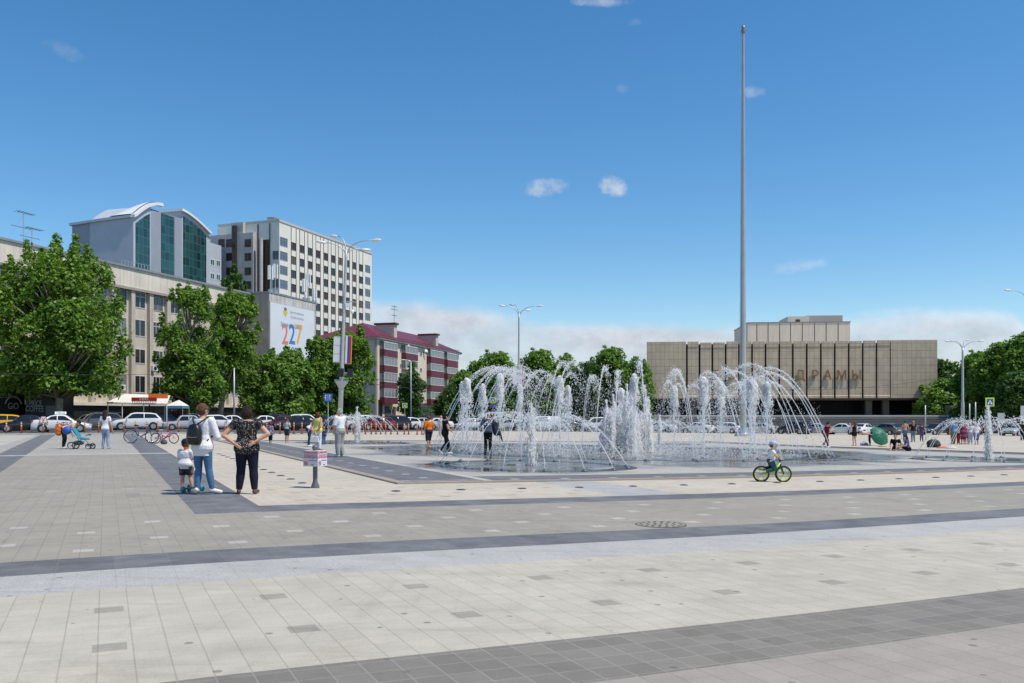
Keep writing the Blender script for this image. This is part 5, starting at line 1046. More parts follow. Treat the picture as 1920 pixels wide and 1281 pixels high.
# ------------------------------------------------------------------ orange bollards along the kerb
BOR = mat('bollard_orange', (.62, .135, .035), .45, 0, .1, 4); BWH = mat('bollard_band', (.62, .55, .5), .3)
def bollard():
    t = thing('bollard', 'orange bollard', 'bollard', (0, 0, 0)); MB().lathe([(.055, .03), (.05, .72), (.045, .75), (.02, .765)], 12).build('post', BOR, t, True); MB().lathe([(.12, 0), (.12, .02), (.07, .05), (.055, .055)], 12).build('base', TRIM, t)
    for z in (.50, .63): MB().lathe([(.0545, z), (.054, z + .06)], 12).build('reflective_band', BWH, t)
    return t
b0 = bollard(); first = True
for i, px in enumerate([-14, 12, 40, 81, 108, 135, 159, 185, 208, 232, 254, 275, 296, 315, 335, 354, 388, 407, 422, 448, 475, 500, 525, 551, 566, 583, 604, 626, 651, 663, 675, 685, 696, 705, 714, 723, 733, 745, 758, 766, 782, 791]):
    u = (px - 960) / F; Yb = 70.75 / (AV[1] + AV[0] * u); o = b0 if first else copy_tree(b0); first = False; o.location = (u * Yb, Yb, gz(u * Yb, Yb)); o.scale = (1, 1, 1.25)
    tag(o, f'orange bollard with pale bands, {ORD[i] if i < 40 else ["forty-first", "forty-second"][i - 40]} from the left end of the kerb row', 'bollard', 'orange bollards along the road kerb')
WPOST = mat('white_post', (.6, .6, .58), .5)
for i, px in enumerate((1512, 1552, 1641, 1690, 1736, 1790)):
    X, Yb = gp(px, 822 + i * .6); t = thing('white_post', f'thin pale marker post, {ORD[i]} from the left along the right hand parking', 'bollard', (X, Yb, gz(X, Yb)), 0, 'thin marker posts along the right hand parking'); MB().lathe([(.04, 0), (.035, 1.0), (.01, 1.02)], 8).build('post', WPOST, t); MB().lathe([(.09, 0), (.08, .03)], 10).build('base', TRIM, t)
# ------------------------------------------------------------------ street kiosks and awnings under the office
def kiosk():
    f = Frame((tx(47, 85.5), 85.5), (tx(47, 85.5) + .31 * 3, 88.5)); BK = mat('kiosk_black', (.010, .010, .011), .45); t = f.root('coffee_kiosk', 'black coffee kiosk with pale lettering under the huge plane tree', 'kiosk'); GL = mat('kiosk_lettering', (.42, .43, .42), .5)
    z1 = f.z(0, 733); MB().box(-9, 0, 0, 4, 0, z1).build('wall', BK, t)
    # second front facing the square
    q = f.q(112); MB().box(.02, 6, -.0, -.1, 0, .3).build('plinth', BK, t)
    MB().box(-9.3, .2, -.5, 4.2, z1 + .002, z1 + .22).build('roof', mat('kiosk_roof', (.05, .05, .052), .6), t)
    w = thing('coffee_kiosk', 'black kiosk wall with the coffee price lettering beside the round badge', 'kiosk', tuple(at(47, 780, 84.6).xy) + (0,), 0); wd = 3.4
    MB().box(0, wd, .02, 2.6, 0, z1 - .25).build('wall', BK, w); MB().box(-.1, wd + .15, -.25, 2.7, z1 - .248, z1 - .08).build('roof', MATS['kiosk_roof'], w)
    r = (R(90), 0, 0); zz = lambda py: H0 + (HY - py) / F * 84.6
    text('PRICE', GL, w, .80, (.16 + .2, 0, zz(757)), r, 'LEFT', sx=.62); text('1', GL, w, .80, (.04, 0, zz(757)), r, 'LEFT', sx=.62); text('COFFEE', GL, w, .80, (.04, 0, zz(767)), r, 'LEFT', sx=.64); text('PRICE COFFEE', GL, w, .36, (.04, 0, zz(744)), r, 'LEFT', sx=.7)
    MB().box(2.0, 3.3, .0, .018, zz(779), zz(761)).build('menu_panel', mat('menu_grey', (.10, .11, .12), .3), w)
    # round badge
    x = f.t(25, -.02); zc = f.z(x, 762); m = MB(); m.tube([(x + .95 * math.cos(a), -.03, zc + .95 * math.sin(a)) for a in np.linspace(.25, math.pi - .25, 17)], .06, 6); m.build('badge_arch', GL, t); text('GO', GL, t, .85, (x, -.02, zc), (R(90), 0, 0)); text('PRICE COFFEE', GL, t, .42, (f.t(12, -.02), -.02, f.z(f.t(12), 744)), (R(90), 0, 0))
kiosk()
def awning():
    Yp = 89.; t = thing('cafe_awning', 'white canvas cafe awning with a red sign board left of the second tree', 'awning', (tx(200, Yp), Yp, gz(tx(200, Yp), Yp))); W_ = tx(315, Yp) - tx(200, Yp); zz = lambda py: zf(py, Yp, 250); CV = mat('canvas_white', (.72, .69, .64), .8, 0, .06, 1)
    m = MB(); m.add([(0, 0, zz(754)), (W_, -.2, zz(757)), (W_ * .82, 3.5, zz(740)), (.3, 3.5, zz(737)), (0, 0, zz(757)), (W_, -.2, zz(760))], [(0, 1, 2, 3), (4, 5, 1, 0)]); m.build('canopy', CV, t)
    for x in (.1, W_ * .25, W_ * .6, W_ - .15): MB().tube([(x, .05, 0), (x, .05, zz(757))], .05, 8).build('post', WHITE, t)
    x0, x1 = tx(249, Yp) - tx(200, Yp), tx(296, Yp) - tx(200, Yp); b = MB().box(x0, x1, -.32, -.22, zz(752.5), zz(745.5)).build('sign_board', RED, t); text('КАФЕ', WHITE, b, .34, ((x0 + x1) / 2, -.325, zz(749)), (R(90), 0, 0)); m = MB()
    for i in range(14): m.box(x0 + .05 + i * (x1 - x0) / 14, x0 + .14 + i * (x1 - x0) / 14, -.30, -.26, zz(756), zz(752.6))
    m.build('fringe', CV, t)
    MB().box(.5, W_ - .2, 2.6, 2.8, 0, zz(757) - .2).build('interior_shade', SHOP, t)  # dark panel stands for the shaded interior under the canopy
    X = tx(278, 91); p = thing('fascia_sign', 'orange fascia panel above the right end of the cafe awning', 'sign', (X, 91, 0)); z0, z1 = H0 + (HY - 750) / F * 91, H0 + (HY - 738.5) / F * 91; MB().box(0, 2.0, 0, .12, z0, z1).build('panel', mat('orange_panel', (.62, .16, .03), .5), p); MB().box(.05, .15, .02, .1, 0, z0).build('post', TRIM, p); MB().box(1.85, 1.95, .02, .1, 0, z0).build('post', TRIM, p)
    Yq = 90.; X = tx(332, Yq); t = thing('cafe_tent', 'white peaked tent with a blue valance left of the leaning trunk', 'tent', (X, Yq, 0)); z = lambda py: H0 + (HY - py) / F * Yq; w = .9
    MB().add([(-w, -w, z(761)), (w, -w, z(761)), (w, w, z(761)), (-w, w, z(761)), (.2, 0, z(750))], [(0, 1, 4), (1, 2, 4), (2, 3, 4), (3, 0, 4)]).build('roof', CV, t); m = MB()
    for a, b in (((-w, -w), (w, -w)), ((w, -w), (w, w)), ((w, w), (-w, w)), ((-w, w), (-w, -w))): m.add([(*a, z(761)), (*b, z(761)), (*b, z(766)), (*a, z(766))], [(0, 1, 2, 3)])
    m.build('valance', mat('valance_blue', (.10, .22, .36), .7), t)
    for a in ((-w, -w), (w, -w), (w, w), (-w, w)): MB().tube([(*a, 0), (*a, z(761))], .03, 6).build('post', STEEL, t)
    MB().box(-w, w, w - .1, w - .02, 0, 1.9).build('back_cloth', mat('maroon_cloth', (.12, .02, .03), .8), t)
    # white and red kiosk under the low trees
    Yk = 121.; X = tx(520, Yk); t = thing('white_kiosk', 'white kiosk with a red fascia under the low round trees', 'kiosk', (X, Yk, gz(X, Yk))); W_ = tx(588, Yk) - X; z = lambda py: zf(py, Yk, 560)
    MB().box(0, W_, 0, 3, 0, z(752)).build('wall', mat('kiosk_white', (.62, .62, .60), .5, 0, .08, .5), t); MB().box(-.1, W_ + .1, -.12, 3.1, z(752) + .002, z(746)).build('fascia', RED, t); MB().box(W_ * .55, W_ * .97, -.03, -.002, .3, z(755)).build('shutter', mat('shutter_grey', (.33, .36, .38), .5, 0, .1, 2), t); MB().box(.3, W_ * .45, -.03, -.002, .9, z(757)).build('window', GLASS, t)
awning()
# ------------------------------------------------------------------ people
SKIN = mat('skin', (.56, .31, .205), .5, 0, .05, 12, spec=.35); SKINF = mat('fair_skin', (.66, .41, .30), .5, 0, .05, 12, spec=.35); LIP = mat('lips', (.36, .10, .085), .5); EYE = mat('eye_dark', (.02, .015, .012), .2)
def cloth(name, c, var=.08): return mat('cloth_' + name, c, .85, 0, var, 2.6, bump=.55, spec=.2)
HAIRS = {'brown': (.12, .058, .028), 'black': (.012, .010, .009), 'dark': (.03, .017, .012), 'red': (.13, .032, .018), 'grey': (.42, .40, .37), 'blond': (.34, .22, .10), 'auburn': (.10, .045, .025)}
def hairm(k): return mat('hair_' + k, HAIRS[k], .65, 0, .4, 14, bump=.6, spec=.25)
def person(label, px, py, H, face=0, pose=None, top=None, legs=None, shoe=None, hair=('short', 'dark'), kh=1.0, wide=1.0, vox=.016, lean=0.0, dz=0.0, skin=None, cap=None, belly=0.0, group=None, loc=None, male=False, tilt=0.0, turn=0.0):
    """one continuous body with hair, clothes and shoes as its parts; joints in units of the body height"""
    X, Y = gp(px, py) if loc is None else loc[:2]; z = gz(X, Y) if loc is None else loc[2]; t = thing('person', label, 'person', (X, Y, z), R(face), group); sk = skin or SKIN
    hc = 1 - .073 * kh; nb = 1 - .146 * kh - .010; sh = nb - .038; W = wide; shw = (.112 if male else .100) * W
    J = {'el': (-shw - .042, -.015, .63), 'wl': (-shw - .045, .02, .485), 'kl': (-.052, .012, .275), 'al': (-.055, -.01, .045), 'tl': None,
         'er': (shw + .042, -.015, .63), 'wr': (shw + .045, .02, .485), 'kr': (.052, .012, .275), 'ar': (.055, -.01, .045), 'tr': None}
    J.update(pose or {}); rl = Matrix.Rotation(-R(lean), 3, 'X'); piv = Vector((0, 0, .52))
    def up(p): return (rl @ (Vector(p) - piv) + piv + Vector((0, 0, dz))) * H
    def lo(p): return Vector(p) * H
    hipz = .52 + dz; sh_l, sh_r = (-shw, -.005, sh), (shw, -.005, sh)
    k = (sh - .815) ; hipw, waw, chw = ((.090, .080, .102) if male else (.098, .076, .094))
    T = [(.455, .070 * W, .052, 0), (.50, hipw * W, .070 * W + belly * .3, -.010), (.54, (hipw + .003) * W, .072 * W + belly * .6, -.012), (.60, (waw + hipw) / 2 * W, .062 * W + belly, .002), (.66 + k * .5, waw * W, .056 * W + belly, .004), (.73 + k, (chw - .006) * W, .062 * W + belly * .4, .004), (.78 + k, chw * W, .062 * W, .002), (sh + .005, (chw - .006) * W, .050 * W, -.004), (sh + .028, .062 * W, .040 * W, -.008), (nb + .002, .034, .034, -.004)]
    def torso(m, inf=0.0, z0=.457, z1=2.0, flare=0.0, n=16):
        zs = [q[0] for q in T]; f = lambda z, j: float(np.interp(z, zs, [q[j] for q in T])); z1 = min(z1, T[-1][0]); levels = sorted({z0, z1} | {q for q in zs if z0 < q < z1}); vs = []; L = len(levels)
        for z in levels:
            e = inf + flare * max(0, (.62 - z) / .2)
            for i in range(n):
                w = 2 * math.pi * i / n; c, s_ = math.cos(w), math.sin(w); c = math.copysign(abs(c) ** .85, c); s_ = math.copysign(abs(s_) ** .85, s_)
                vs.append(tuple(up(((f(z, 1) + e) * c, f(z, 3) + (f(z, 2) + e) * s_, z))))
        m.add(vs, [(j * n + i, j * n + (i + 1) % n, (j + 1) * n + (i + 1) % n, (j + 1) * n + i) for j in range(L - 1) for i in range(n)] + [tuple(range(n))[::-1], tuple(range((L - 1) * n, L * n))])
    def limb(m, a, b, ra, rb, ca=True, cb=True): m.limb(a, b, ra * H, rb * H, ca, cb, 12)
    B = MB(); torso(B)
    head = Vector((0, .010, hc)); Rt = Matrix.Rotation(R(turn), 3, 'Z') @ Matrix.Rotation(-R(tilt), 3, 'X'); hp = lambda p: up(head + Rt @ (Vector(p) * kh))
    rot = rl @ Rt
    B.ball(hp((0, -.004, .008)), tuple(q * H * kh for q in (.0495, .060, .064)), 16, 12, rot=rot); B.ball(hp((0, .014, -.030)), tuple(q * H * kh for q in (.040, .043, .043)), 14, 10, rot=rot)
    limb(B, up((0, -.004, nb - .02)), hp((0, -.004, -.03)), .031 * (kh ** .3), .030 * (kh ** .3))
    limb(B, hp((0, .052, .004)), hp((0, .064, -.017)), .006 * kh, .0095 * kh)
    for s_ in (-1, 1): B.ball(hp((s_ * .050, -.002, -.006)), tuple(q * H * kh for q in (.008, .014, .020)), 8, 6, rot=rot)
    WR = {}
    for s_, e, w, shl in ((-1, 'el', 'wl', sh_l), (1, 'er', 'wr', sh_r)):
        S_, E_, Wp = up(shl), up(J[e]), up(J[w]); limb(B, S_, E_, .030 * W, .0235 * W); limb(B, E_, Wp, .0235 * W, .0150)
        d = (Wp - E_).normalized(); side = d.cross(Vector((0, 1, 0)))
        if side.length < .2: side = d.cross(Vector((0, 0, 1)))
        side.normalize(); nrm = side.cross(d); hl = .050 * H; pc = Wp + d * hl * .5; B.ball(pc, (.0215 * H, .0115 * H, hl * .62), 10, 8, rot=Matrix((side, nrm, d)).transposed())
        for q, (o, ln) in enumerate(((-.0150, .040), (-.005, .046), (.005, .044), (.0145, .036))):   # four fingers, slightly curled, each its own length
            p0 = Wp + d * hl * .92 + side * o * H; p1 = p0 + (d * .62 + nrm * .12) * ln * H; p2 = p1 + (d * .42 + nrm * .30) * ln * H; rf = .0052 * H; limb(B, p0, p1, .0056, .0050); limb(B, p1, p2, .0050, .0042)
        p0 = Wp + d * hl * .30 - side * s_ * .018 * H; p1 = p0 + (d * .75 - side * s_ * .55) * .030 * H; limb(B, p0, p1, .0072, .0062); limb(B, p1, p1 + (d * .9 - side * s_ * .1) * .022 * H, .0062, .005)
        WR[w] = (Wp, d, side, nrm)
    LG = {}
    for s_, kn, an, tn in ((-1, 'kl', 'al', 'tl'), (1, 'kr', 'ar', 'tr')):
        Hp = lo((s_ * .050 * W, -.004, hipz - .02)); K_, A_ = lo(J[kn]), lo(J[an]); limb(B, Hp, K_, .054 * W, .034 * W); limb(B, K_, K_.lerp(A_, .35), .034 * W, .0345 * W); limb(B, K_.lerp(A_, .35), A_, .0345 * W, .021)
        td = Vector(J[tn]) if J[tn] else Vector((s_ * .018, .085, -.022)); heel = A_ + Vector((0, -.018, -.020)) * H if not J[tn] else A_ + td.normalized() * -.015 * H; toe = A_ + td * H; limb(B, A_, heel, .020, .019); limb(B, heel, toe, .0195, .0155); LG[kn] = (Hp, K_, A_, heel, toe)
    o = B.build('body', sk, t); remesh(o, vox if vox < .012 else vox * .8, 3)
    for s_ in (-1, 1): MB().ball(hp((s_ * .020, .0525, .008)), tuple(q * H * kh for q in (.0085, .0055, .0050)), 8, 6, rot=rot).build('eye', EYE, t, True)
    MB().ball(hp((0, .0545, -.040)), tuple(q * H * kh for q in (.0150, .006, .0042)), 8, 6, rot=rot).build('mouth', LIP, t, True)
    # hair
    if hair:
        st, hk = hair; h = MB(); hm = hairm(hk)
        if not cap: h.ball(hp((0, -.010, .018)), tuple(q * H * kh for q in (.0545, .0600, .0610)), 16, 10, rot=rot)
        else: h.ball(hp((0, -.016, .004)), tuple(q * H * kh for q in (.0525, .0510, .0520)), 16, 10, rot=rot)
        if st != 'short': h.ball(hp((0, -.020, .0)), tuple(q * H * kh for q in (.0575, .056, .066)), 14, 10, rot=rot)
        if st == 'bun': h.ball(hp((0, -.066, .004)), tuple(q * H * kh for q in (.025, .024, .026)), 10, 8, rot=rot)
        if st == 'bob': h.ball(hp((0, -.020, -.012)), tuple(q * H * kh for q in (.066, .060, .070)), 16, 10, rot=rot)
        if st == 'long': h.limb(hp((0, -.040, .0)), hp((0, -.056, -.16)), .046 * H * kh, .040 * H * kh); h.limb(hp((-.02, -.040, .0)), hp((-.03, -.056, -.14)), .035 * H * kh, .030 * H * kh); h.limb(hp((.02, -.040, .0)), hp((.03, -.056, -.15)), .035 * H * kh, .030 * H * kh)
        if st == 'tail': h.limb(hp((0, -.055, .02)), hp((0, -.075, -.10)), .020 * H * kh, .012 * H * kh)
        hr = random.Random(px * 7 + int(H * 100))
        for _ in range(0 if cap else 16 if st in ('bob', 'bun', 'long') else 7):
            a_, z_ = hr.uniform(math.pi * .95, math.pi * 2.05), hr.uniform(-.05 if st == 'bob' else -.02, .06); q_ = math.sqrt(max(.1, 1 - (z_ / .085) ** 2)); h.ball(hp((.048 * q_ * math.cos(a_), -.012 + .050 * q_ * math.sin(a_), z_)), tuple(q * H * kh for q in (.017, .017, .022)), 8, 6, rot=rot)
        # keep the face free: shift the shell back
        o = h.build('hair', hm, t); remesh(o, min(vox, .010), 2)
    if cap:
        c = MB(); cm = cloth('cap_' + cap[0], cap[1]); c.ball(hp((0, -.004, .026)), tuple(q * H * kh for q in (.0585, .068, .056)), 16, 10, rot=rot)
        if len(cap) < 3:
            vs = []
            n = 9
            for i in range(n):
                w = math.pi * (.12 + .76 * i / (n - 1)); vs.append(hp((.050 * math.cos(w), .028 + .030 * math.sin(w), .028))); vs.append(hp((.056 * math.cos(w), .040 + .078 * math.sin(w), .014)))
            kk = len(c.v); c.add([tuple(v) for v in vs] + [tuple(v + Vector((0, 0, .012 * H))) for v in vs], [q for i in range(n - 1) for q in ((2 * i, 2 * i + 1, 2 * i + 3, 2 * i + 2), (2 * n + 2 * i, 2 * n + 2 * i + 2, 2 * n + 2 * i + 3, 2 * n + 2 * i + 1), (2 * i + 1, 2 * n + 2 * i + 1, 2 * n + 2 * i + 3, 2 * i + 3), (2 * i, 2 * i + 2, 2 * n + 2 * i + 2, 2 * n + 2 * i))] + [(0, 2 * n, 2 * n + 1, 1), (2 * n - 2, 2 * n - 1, 4 * n - 1, 4 * n - 2)])
        remesh(c.build('cap', cm, t), min(vox, .009), 2)
    # shirt
    if top:
        tm, sl, hem, inf = top[:4]; c = MB(); torso(c, inf / 1.0, hem, sh + .024, top[4] if len(top) > 4 else 0.0)
        for s_, e, w, shl in ((-1, 'el', 'wl', sh_l), (1, 'er', 'wr', sh_r)):
            S_, E_, Wp = up(shl), up(J[e]), up(J[w]); r0 = .032 * W + inf
            if sl > 0:
                f_ = min(1, sl); limb(c, S_, S_.lerp(E_, f_), r0, (.0265 * W + inf * .95) if sl < 1 else .024 * W + inf * .8, True, sl > 1)
                if sl > 1: limb(c, E_, E_.lerp(Wp, sl - 1), .0250 * W + inf * .8, .019 + inf * .6, True, False)
        remesh(c.build('shirt' if sl else 'vest', tm, t), vox, 2)
    if legs:
        lm, ln, inf = legs[:3]; c = MB(); tz = legs[3] if len(legs) > 3 else .585
        sv, rl0 = dz, None; torso(c, inf + .002, .432, tz)
        for kn in ('kl', 'kr'):
            Hp, K_, A_, heel, toe = LG[kn]; 
            if ln <= 1: limb(c, Hp, Hp.lerp(K_, ln), .055 * W + inf, (.034 + (.021) * (1 - ln)) * W + inf * 1.25, True, False)
            else:
                q = ln - 1; limb(c, Hp, K_, .055 * W + inf, .035 * W + inf); m1 = K_.lerp(A_, min(.35, q)); limb(c, K_, m1, .035 * W + inf, .0355 * W + inf, True, True)
                if q > .35: limb(c, m1, K_.lerp(A_, q), .0355 * W + inf, .0235 * max(1, W * .95) + inf * (legs[4] if len(legs) > 4 else 1.0), True, False)
        remesh(c.build('trousers' if ln > 1 else 'shorts', lm, t), vox, 2)
    if shoe:
        for kn in ('kl', 'kr'):
            Hp, K_, A_, heel, toe = LG[kn]; c = MB(); up_ = Vector((0, 0, .004 * H)); limb(c, heel + up_, toe + up_, .0245, .0205); limb(c, heel + up_ * 2, A_ - Vector((0, 0, .004 * H)), .0235, .0240, True, False); remesh(c.build('shoe', shoe, t), min(vox, .011), 1)
    return t, up, WR
WHT = cloth('white', (.76, .75, .78)); JEAN = cloth('blue_denim', (.075, .17, .30), .2); JEANL = cloth('pale_denim', (.28, .36, .48), .2); NAVY = cloth('navy', (.012, .013, .028)); BLK = cloth('black', (.010, .010, .011)); GREYT = cloth('grey_trousers', (.36, .355, .33)); YEL = cloth('yellow', (.70, .64, .16)); SHOEW = mat('white_shoe', (.74, .71, .69), .5); SHOEB = mat('brown_shoe', (.11, .045, .03), .5); SHOEK = mat('black_shoe', (.014, .014, .015), .5); ORG = cloth('orange', (.72, .19, .015)); MARN = cloth('maroon', (.13, .012, .025)); GRYT = cloth('grey_tee', (.46, .47, .51)); KHA = cloth('khaki', (.20, .16, .10)); BLUET = cloth('blue_tee', (.16, .27, .42)); TEAL = cloth('teal', (.04, .10, .105)); CHAR = cloth('charcoal', (.035, .04, .05)); PNK = cloth('pink', (.55, .17, .20)); DBLU = cloth('dark_blue', (.02, .05, .13))
def dots(name, base, dot, scale, size):
    m = bpy.data.materials.new(name); m.use_nodes = True; N = NT(m.node_tree); p = N.n['Principled BSDF']; tc = N.node('ShaderNodeTexCoord').outputs['Object']; v = N.node('ShaderNodeTexVoronoi'); N.put(v.inputs['Vector'], tc); v.inputs['Scale'].default_value = scale; v.inputs['Randomness'].default_value = .55
    N.put(p.inputs['Base Color'], N.mix(N.m('LESS_THAN', v.outputs['Distance'], size), base, dot)); p.inputs['Roughness'].default_value = .85; return m
POLKA = dots('polka_cotton', (.011, .010, .011), (.62, .58, .54), 36, .235); FLOR = dots('blue_pattern', (.10, .16, .30), (.55, .6, .68), 24, .33); SHRT = dots('printed_shorts', (.012, .03, .04), (.40, .06, .06), 9, .28)
# the three in front
tW, upW, _ = person('woman in a white shirt and blue jeans with a black backpack', 380, 927.5, 1.635, -8, {'el': (-.150, -.005, .63), 'wl': (-.075, .11, .62), 'er': (.160, .02, .63), 'wr': (.07, .12, .64), 'kl': (-.058, .02, .275), 'al': (-.062, -.012, .045), 'kr': (.062, .018, .275), 'ar': (.098, .03, .045), 'tl': (-.02, .075, -.022), 'tr': (.075, .045, -.022)},
    (WHT, 1.95, .425, .016, .012), (JEAN, 1.93, .004), SHOEW, ('bun', 'brown'), vox=.0085, turn=-32)
GLS = MB()
tP, _, _ = person('woman in a black dotted blouse with hands on her hips', 463, 926.5, 1.60, 4, {'el': (-.245, -.055, .665), 'wl': (-.115, -.105, .575), 'er': (.245, -.055, .68), 'wr': (.115, -.105, .595), 'kl': (-.068, .012, .275), 'al': (-.085, -.012, .045), 'kr': (.070, .012, .275), 'ar': (.088, -.01, .045)},
    (POLKA, .42, .455, .012, .022), (NAVY, 1.96, .007), SHOEB, ('bob', 'dark'), wide=1.22, vox=.0085)
person('small boy in a white tee and dark blue cap standing on a scooter', 348, 921.5, .98, -12, {'el': (-.155, .04, .62), 'wl': (-.10, .16, .60), 'er': (.155, .05, .61), 'wr': (.11, .17, .60), 'al': (-.07, -.01, .05), 'kl': (-.065, .0, .26), 'kr': (.07, .05, .27), 'ar': (.12, .03, .09)},
    (WHT, .8, .43, .020, .02), (SHRT, .80, .016, .50), SHOEB, ('short', 'brown'), 1.38, 1.12, .008, cap=('navy', (.012, .016, .035)))
def hung(name, label, cat, parent, build):
    t = thing(name, label, cat, parent.location, parent.rotation_euler[2]); build(t); return t
def pack(t):
    LB = mat('black_leather', (.012, .012, .013), .32, 0, .2, 8, bump=.3); H = 1.635; m = MB()
    vs = []; L = [(.90, .105, .06), (.96, .130, .085), (1.08, .135, .090), (1.18, .120, .080), (1.245, .085, .055), (1.27, .03, .02)]; n = 16
    for z, w, d in L:
        for i in range(n): a = 2 * math.pi * i / n; c, s_ = math.cos(a), math.sin(a); vs.append((math.copysign(abs(c) ** .7, c) * w - .055, -.195 + math.copysign(abs(s_) ** .7, s_) * d, z))
    m.add(vs, [(j * n + i, j * n + (i + 1) % n, (j + 1) * n + (i + 1) % n, (j + 1) * n + i) for j in range(5) for i in range(n)] + [tuple(range(n))[::-1], tuple(range(5 * n, 6 * n))]); o = m.build('bag', LB, t, True)
    MB().tube([(-.05 + .10 * math.cos(a), -.285 - .004 * math.sin(a), 1.05 + .02 * math.sin(a)) for a in np.linspace(-2.6, -.5, 8)], .004, 6).build('zip', STEEL, o)
    for x0, x1, ex in ((-.085, -.155, -.16), (-.03, .135, .15)): MB().tube([(x0, -.14, 1.26), (x1 * .75, -.135, 1.345), (x1 * .95, -.06, 1.395), (x1 * .98, .045, 1.37), (ex * 1.0, .115, 1.22), (ex * 1.06, .07, 1.06), (ex * .9, -.10, .97)], .013, 8).build('strap', LB, t, True)
hung('backpack', 'small black leather backpack on the woman in the white shirt', 'backpack', tW, pack)
hung('sunglasses', 'dark sunglasses worn by the woman with the backpack', 'sunglasses', tW, lambda t: MB().tube([tuple(upW((0, 0, .934)) + Matrix.Rotation(R(-32), 3, 'Z') @ Vector((.075 * math.cos(a), .092 * math.sin(a) + .03, 0))) for a in np.linspace(.35, math.pi - .35, 11)], .017, 6).build('frame', BLACK, t, True))
hung('shoulder_strap', 'thin brown bag strap across the dotted blouse', 'bag', tP, lambda t: MB().tube([(-.10, .10, 1.33), (-.09, -.01, 1.365), (-.06, -.10, 1.29), (.03, -.125, 1.13), (.11, -.125, 1.0), (.16, -.06, .93), (.17, .06, .90)], .0075, 6).build('strap', mat('tan_leather', (.20, .075, .035), .5), t, True))
# further back on the left
person('woman in a white tee and pale jeans with long dark hair', 198, 842, 1.62, -4, {'el': (-.150, -.02, .63), 'wl': (-.135, .10, .60), 'er': (.155, -.02, .62), 'wr': (.17, .03, .47), 'al': (-.075, -.01, .045), 'ar': (.075, -.01, .045)}, (WHT, .5, .50, .009), (JEANL, 1.92, .004), JEANL, ('long', 'dark'), vox=.013)
person('person with an orange bag bending over the stroller', 120, 841.5, 1.55, -75, {'el': (-.14, .10, .72), 'wl': (-.12, .22, .66), 'er': (.14, .10, .72), 'wr': (.12, .22, .66), 'al': (-.06, -.03, .045), 'kl': (-.055, .02, .27)}, (cloth('peach', (.72, .50, .36)), .6, .52, .012), (BLK, 1.95, .008), SHOEW, ('short', 'dark'), vox=.014, lean=62)
person('white haired man in a white shirt and wide grey trousers', 637, 857, 1.71, 62, {'el': (-.145, .02, .64), 'wl': (-.10, .17, .62), 'er': (.145, .03, .64), 'wr': (.10, .18, .63), 'al': (-.055, .0, .045), 'ar': (.06, -.03, .045)}, (WHT, .95, .50, .014), (GREYT, 1.99, .017, .60, 1.15), SHOEW, ('short', 'grey'), vox=.012, male=True, wide=1.08, belly=.012)
person('woman in a sleeveless yellow top holding a white bag behind her', 596, 846, 1.60, -28, {'el': (-.150, -.07, .63), 'wl': (-.04, -.13, .50), 'er': (.150, -.07, .63), 'wr': (.03, -.13, .49)}, (YEL, 0, .48, .016, .01), (WHT, 1.9, .005), SHOEB, ('bob', 'red'), vox=.013, wide=1.1)
person('figure in white and dark jeans bending behind the yellow top', 579, 838, 1.6, -70, {'el': (-.14, .06, .68), 'wl': (-.12, .16, .62), 'kl': (-.052, .04, .275)}, (WHT, .6, .5, .012), (cloth('dark_denim', (.02, .045, .09)), 1.95, .006), SHOEW, ('short', 'grey'), vox=.016, lean=48)
person('toddler in blue beside the yellow top', 607, 834, .92, 30, None, (DBLU, .8, .46, .018), (JEAN, 1.9, .012), SHOEB, ('short', 'blond'), 1.35, 1.1, .014)
person('boy in a grey tee and dark shorts by the kerb', 538, 831, 1.32, -20, {'el': (-.15, .0, .65), 'wl': (-.08, .12, .66), 'er': (.15, .0, .65), 'wr': (.08, .12, .66)}, (GRYT, .6, .47, .014), (CHAR, .85, .014), None, ('short', 'brown'), 1.18, 1.0, .014)
person('small girl in a patterned blue dress and black leggings', 507, 832.5, 1.12, -15, {'al': (-.04, .02, .045), 'ar': (.06, -.03, .045)}, (FLOR, .3, .40, .016, .02), (BLK, 1.55, .008), None, ('bun', 'red'), 1.22, 1.05, .014)
person('boy in an orange tee and black shorts on the wet floor', 804, 840, 1.52, 40, {'al': (-.03, -.05, .045), 'ar': (.075, .05, .045), 'er': (.155, .0, .63), 'wr': (.17, .05, .50), 'kr': (.06, .05, .28)}, (ORG, .85, .50, .016), (CHAR, 1.05, .018), None, ('short', 'brown'), 1.05, 1.08, .013, male=True)
tJ, _, _ = person('walking woman in black with a black cap and white shoes', 835, 852, 1.60, -68, {'el': (-.135, .02, .63), 'wl': (-.10, .12, .67), 'er': (.14, .03, .64), 'wr': (.11, .13, .56), 'kl': (-.045, .09, .285), 'al': (-.045, .10, .045), 'kr': (.045, .01, .275), 'ar': (.045, -.15, .075), 'tr': (0, .05, -.055)}, (BLK, .35, .48, .010), (BLK, 1.93, .004), SHOEW, ('tail', 'black'), vox=.012, cap=('black', (.010, .010, .011)), wide=1.08)
person('man in black trousers and dark jacket under the left jets', 915, 851, 1.72, 10, {'el': (-.175, -.01, .65), 'wl': (-.16, .06, .57), 'er': (.17, .0, .63), 'wr': (.10, .10, .52), 'al': (-.06, -.01, .045), 'ar': (.065, .0, .045)}, (cloth('blue_grey', (.06, .085, .13)), 1.6, .50, .018), (BLK, 1.96, .006), SHOEK, ('short', 'dark'), vox=.013, male=True)
person('figure in a pale shirt behind the walking woman', 827, 818, 1.62, 190, None, (cloth('pale_pattern', (.50, .48, .56)), .7, .46, .016), (cloth('pale_trousers', (.42, .36, .33)), 1.9, .010), SHOEB, ('short', 'grey'), vox=.018)
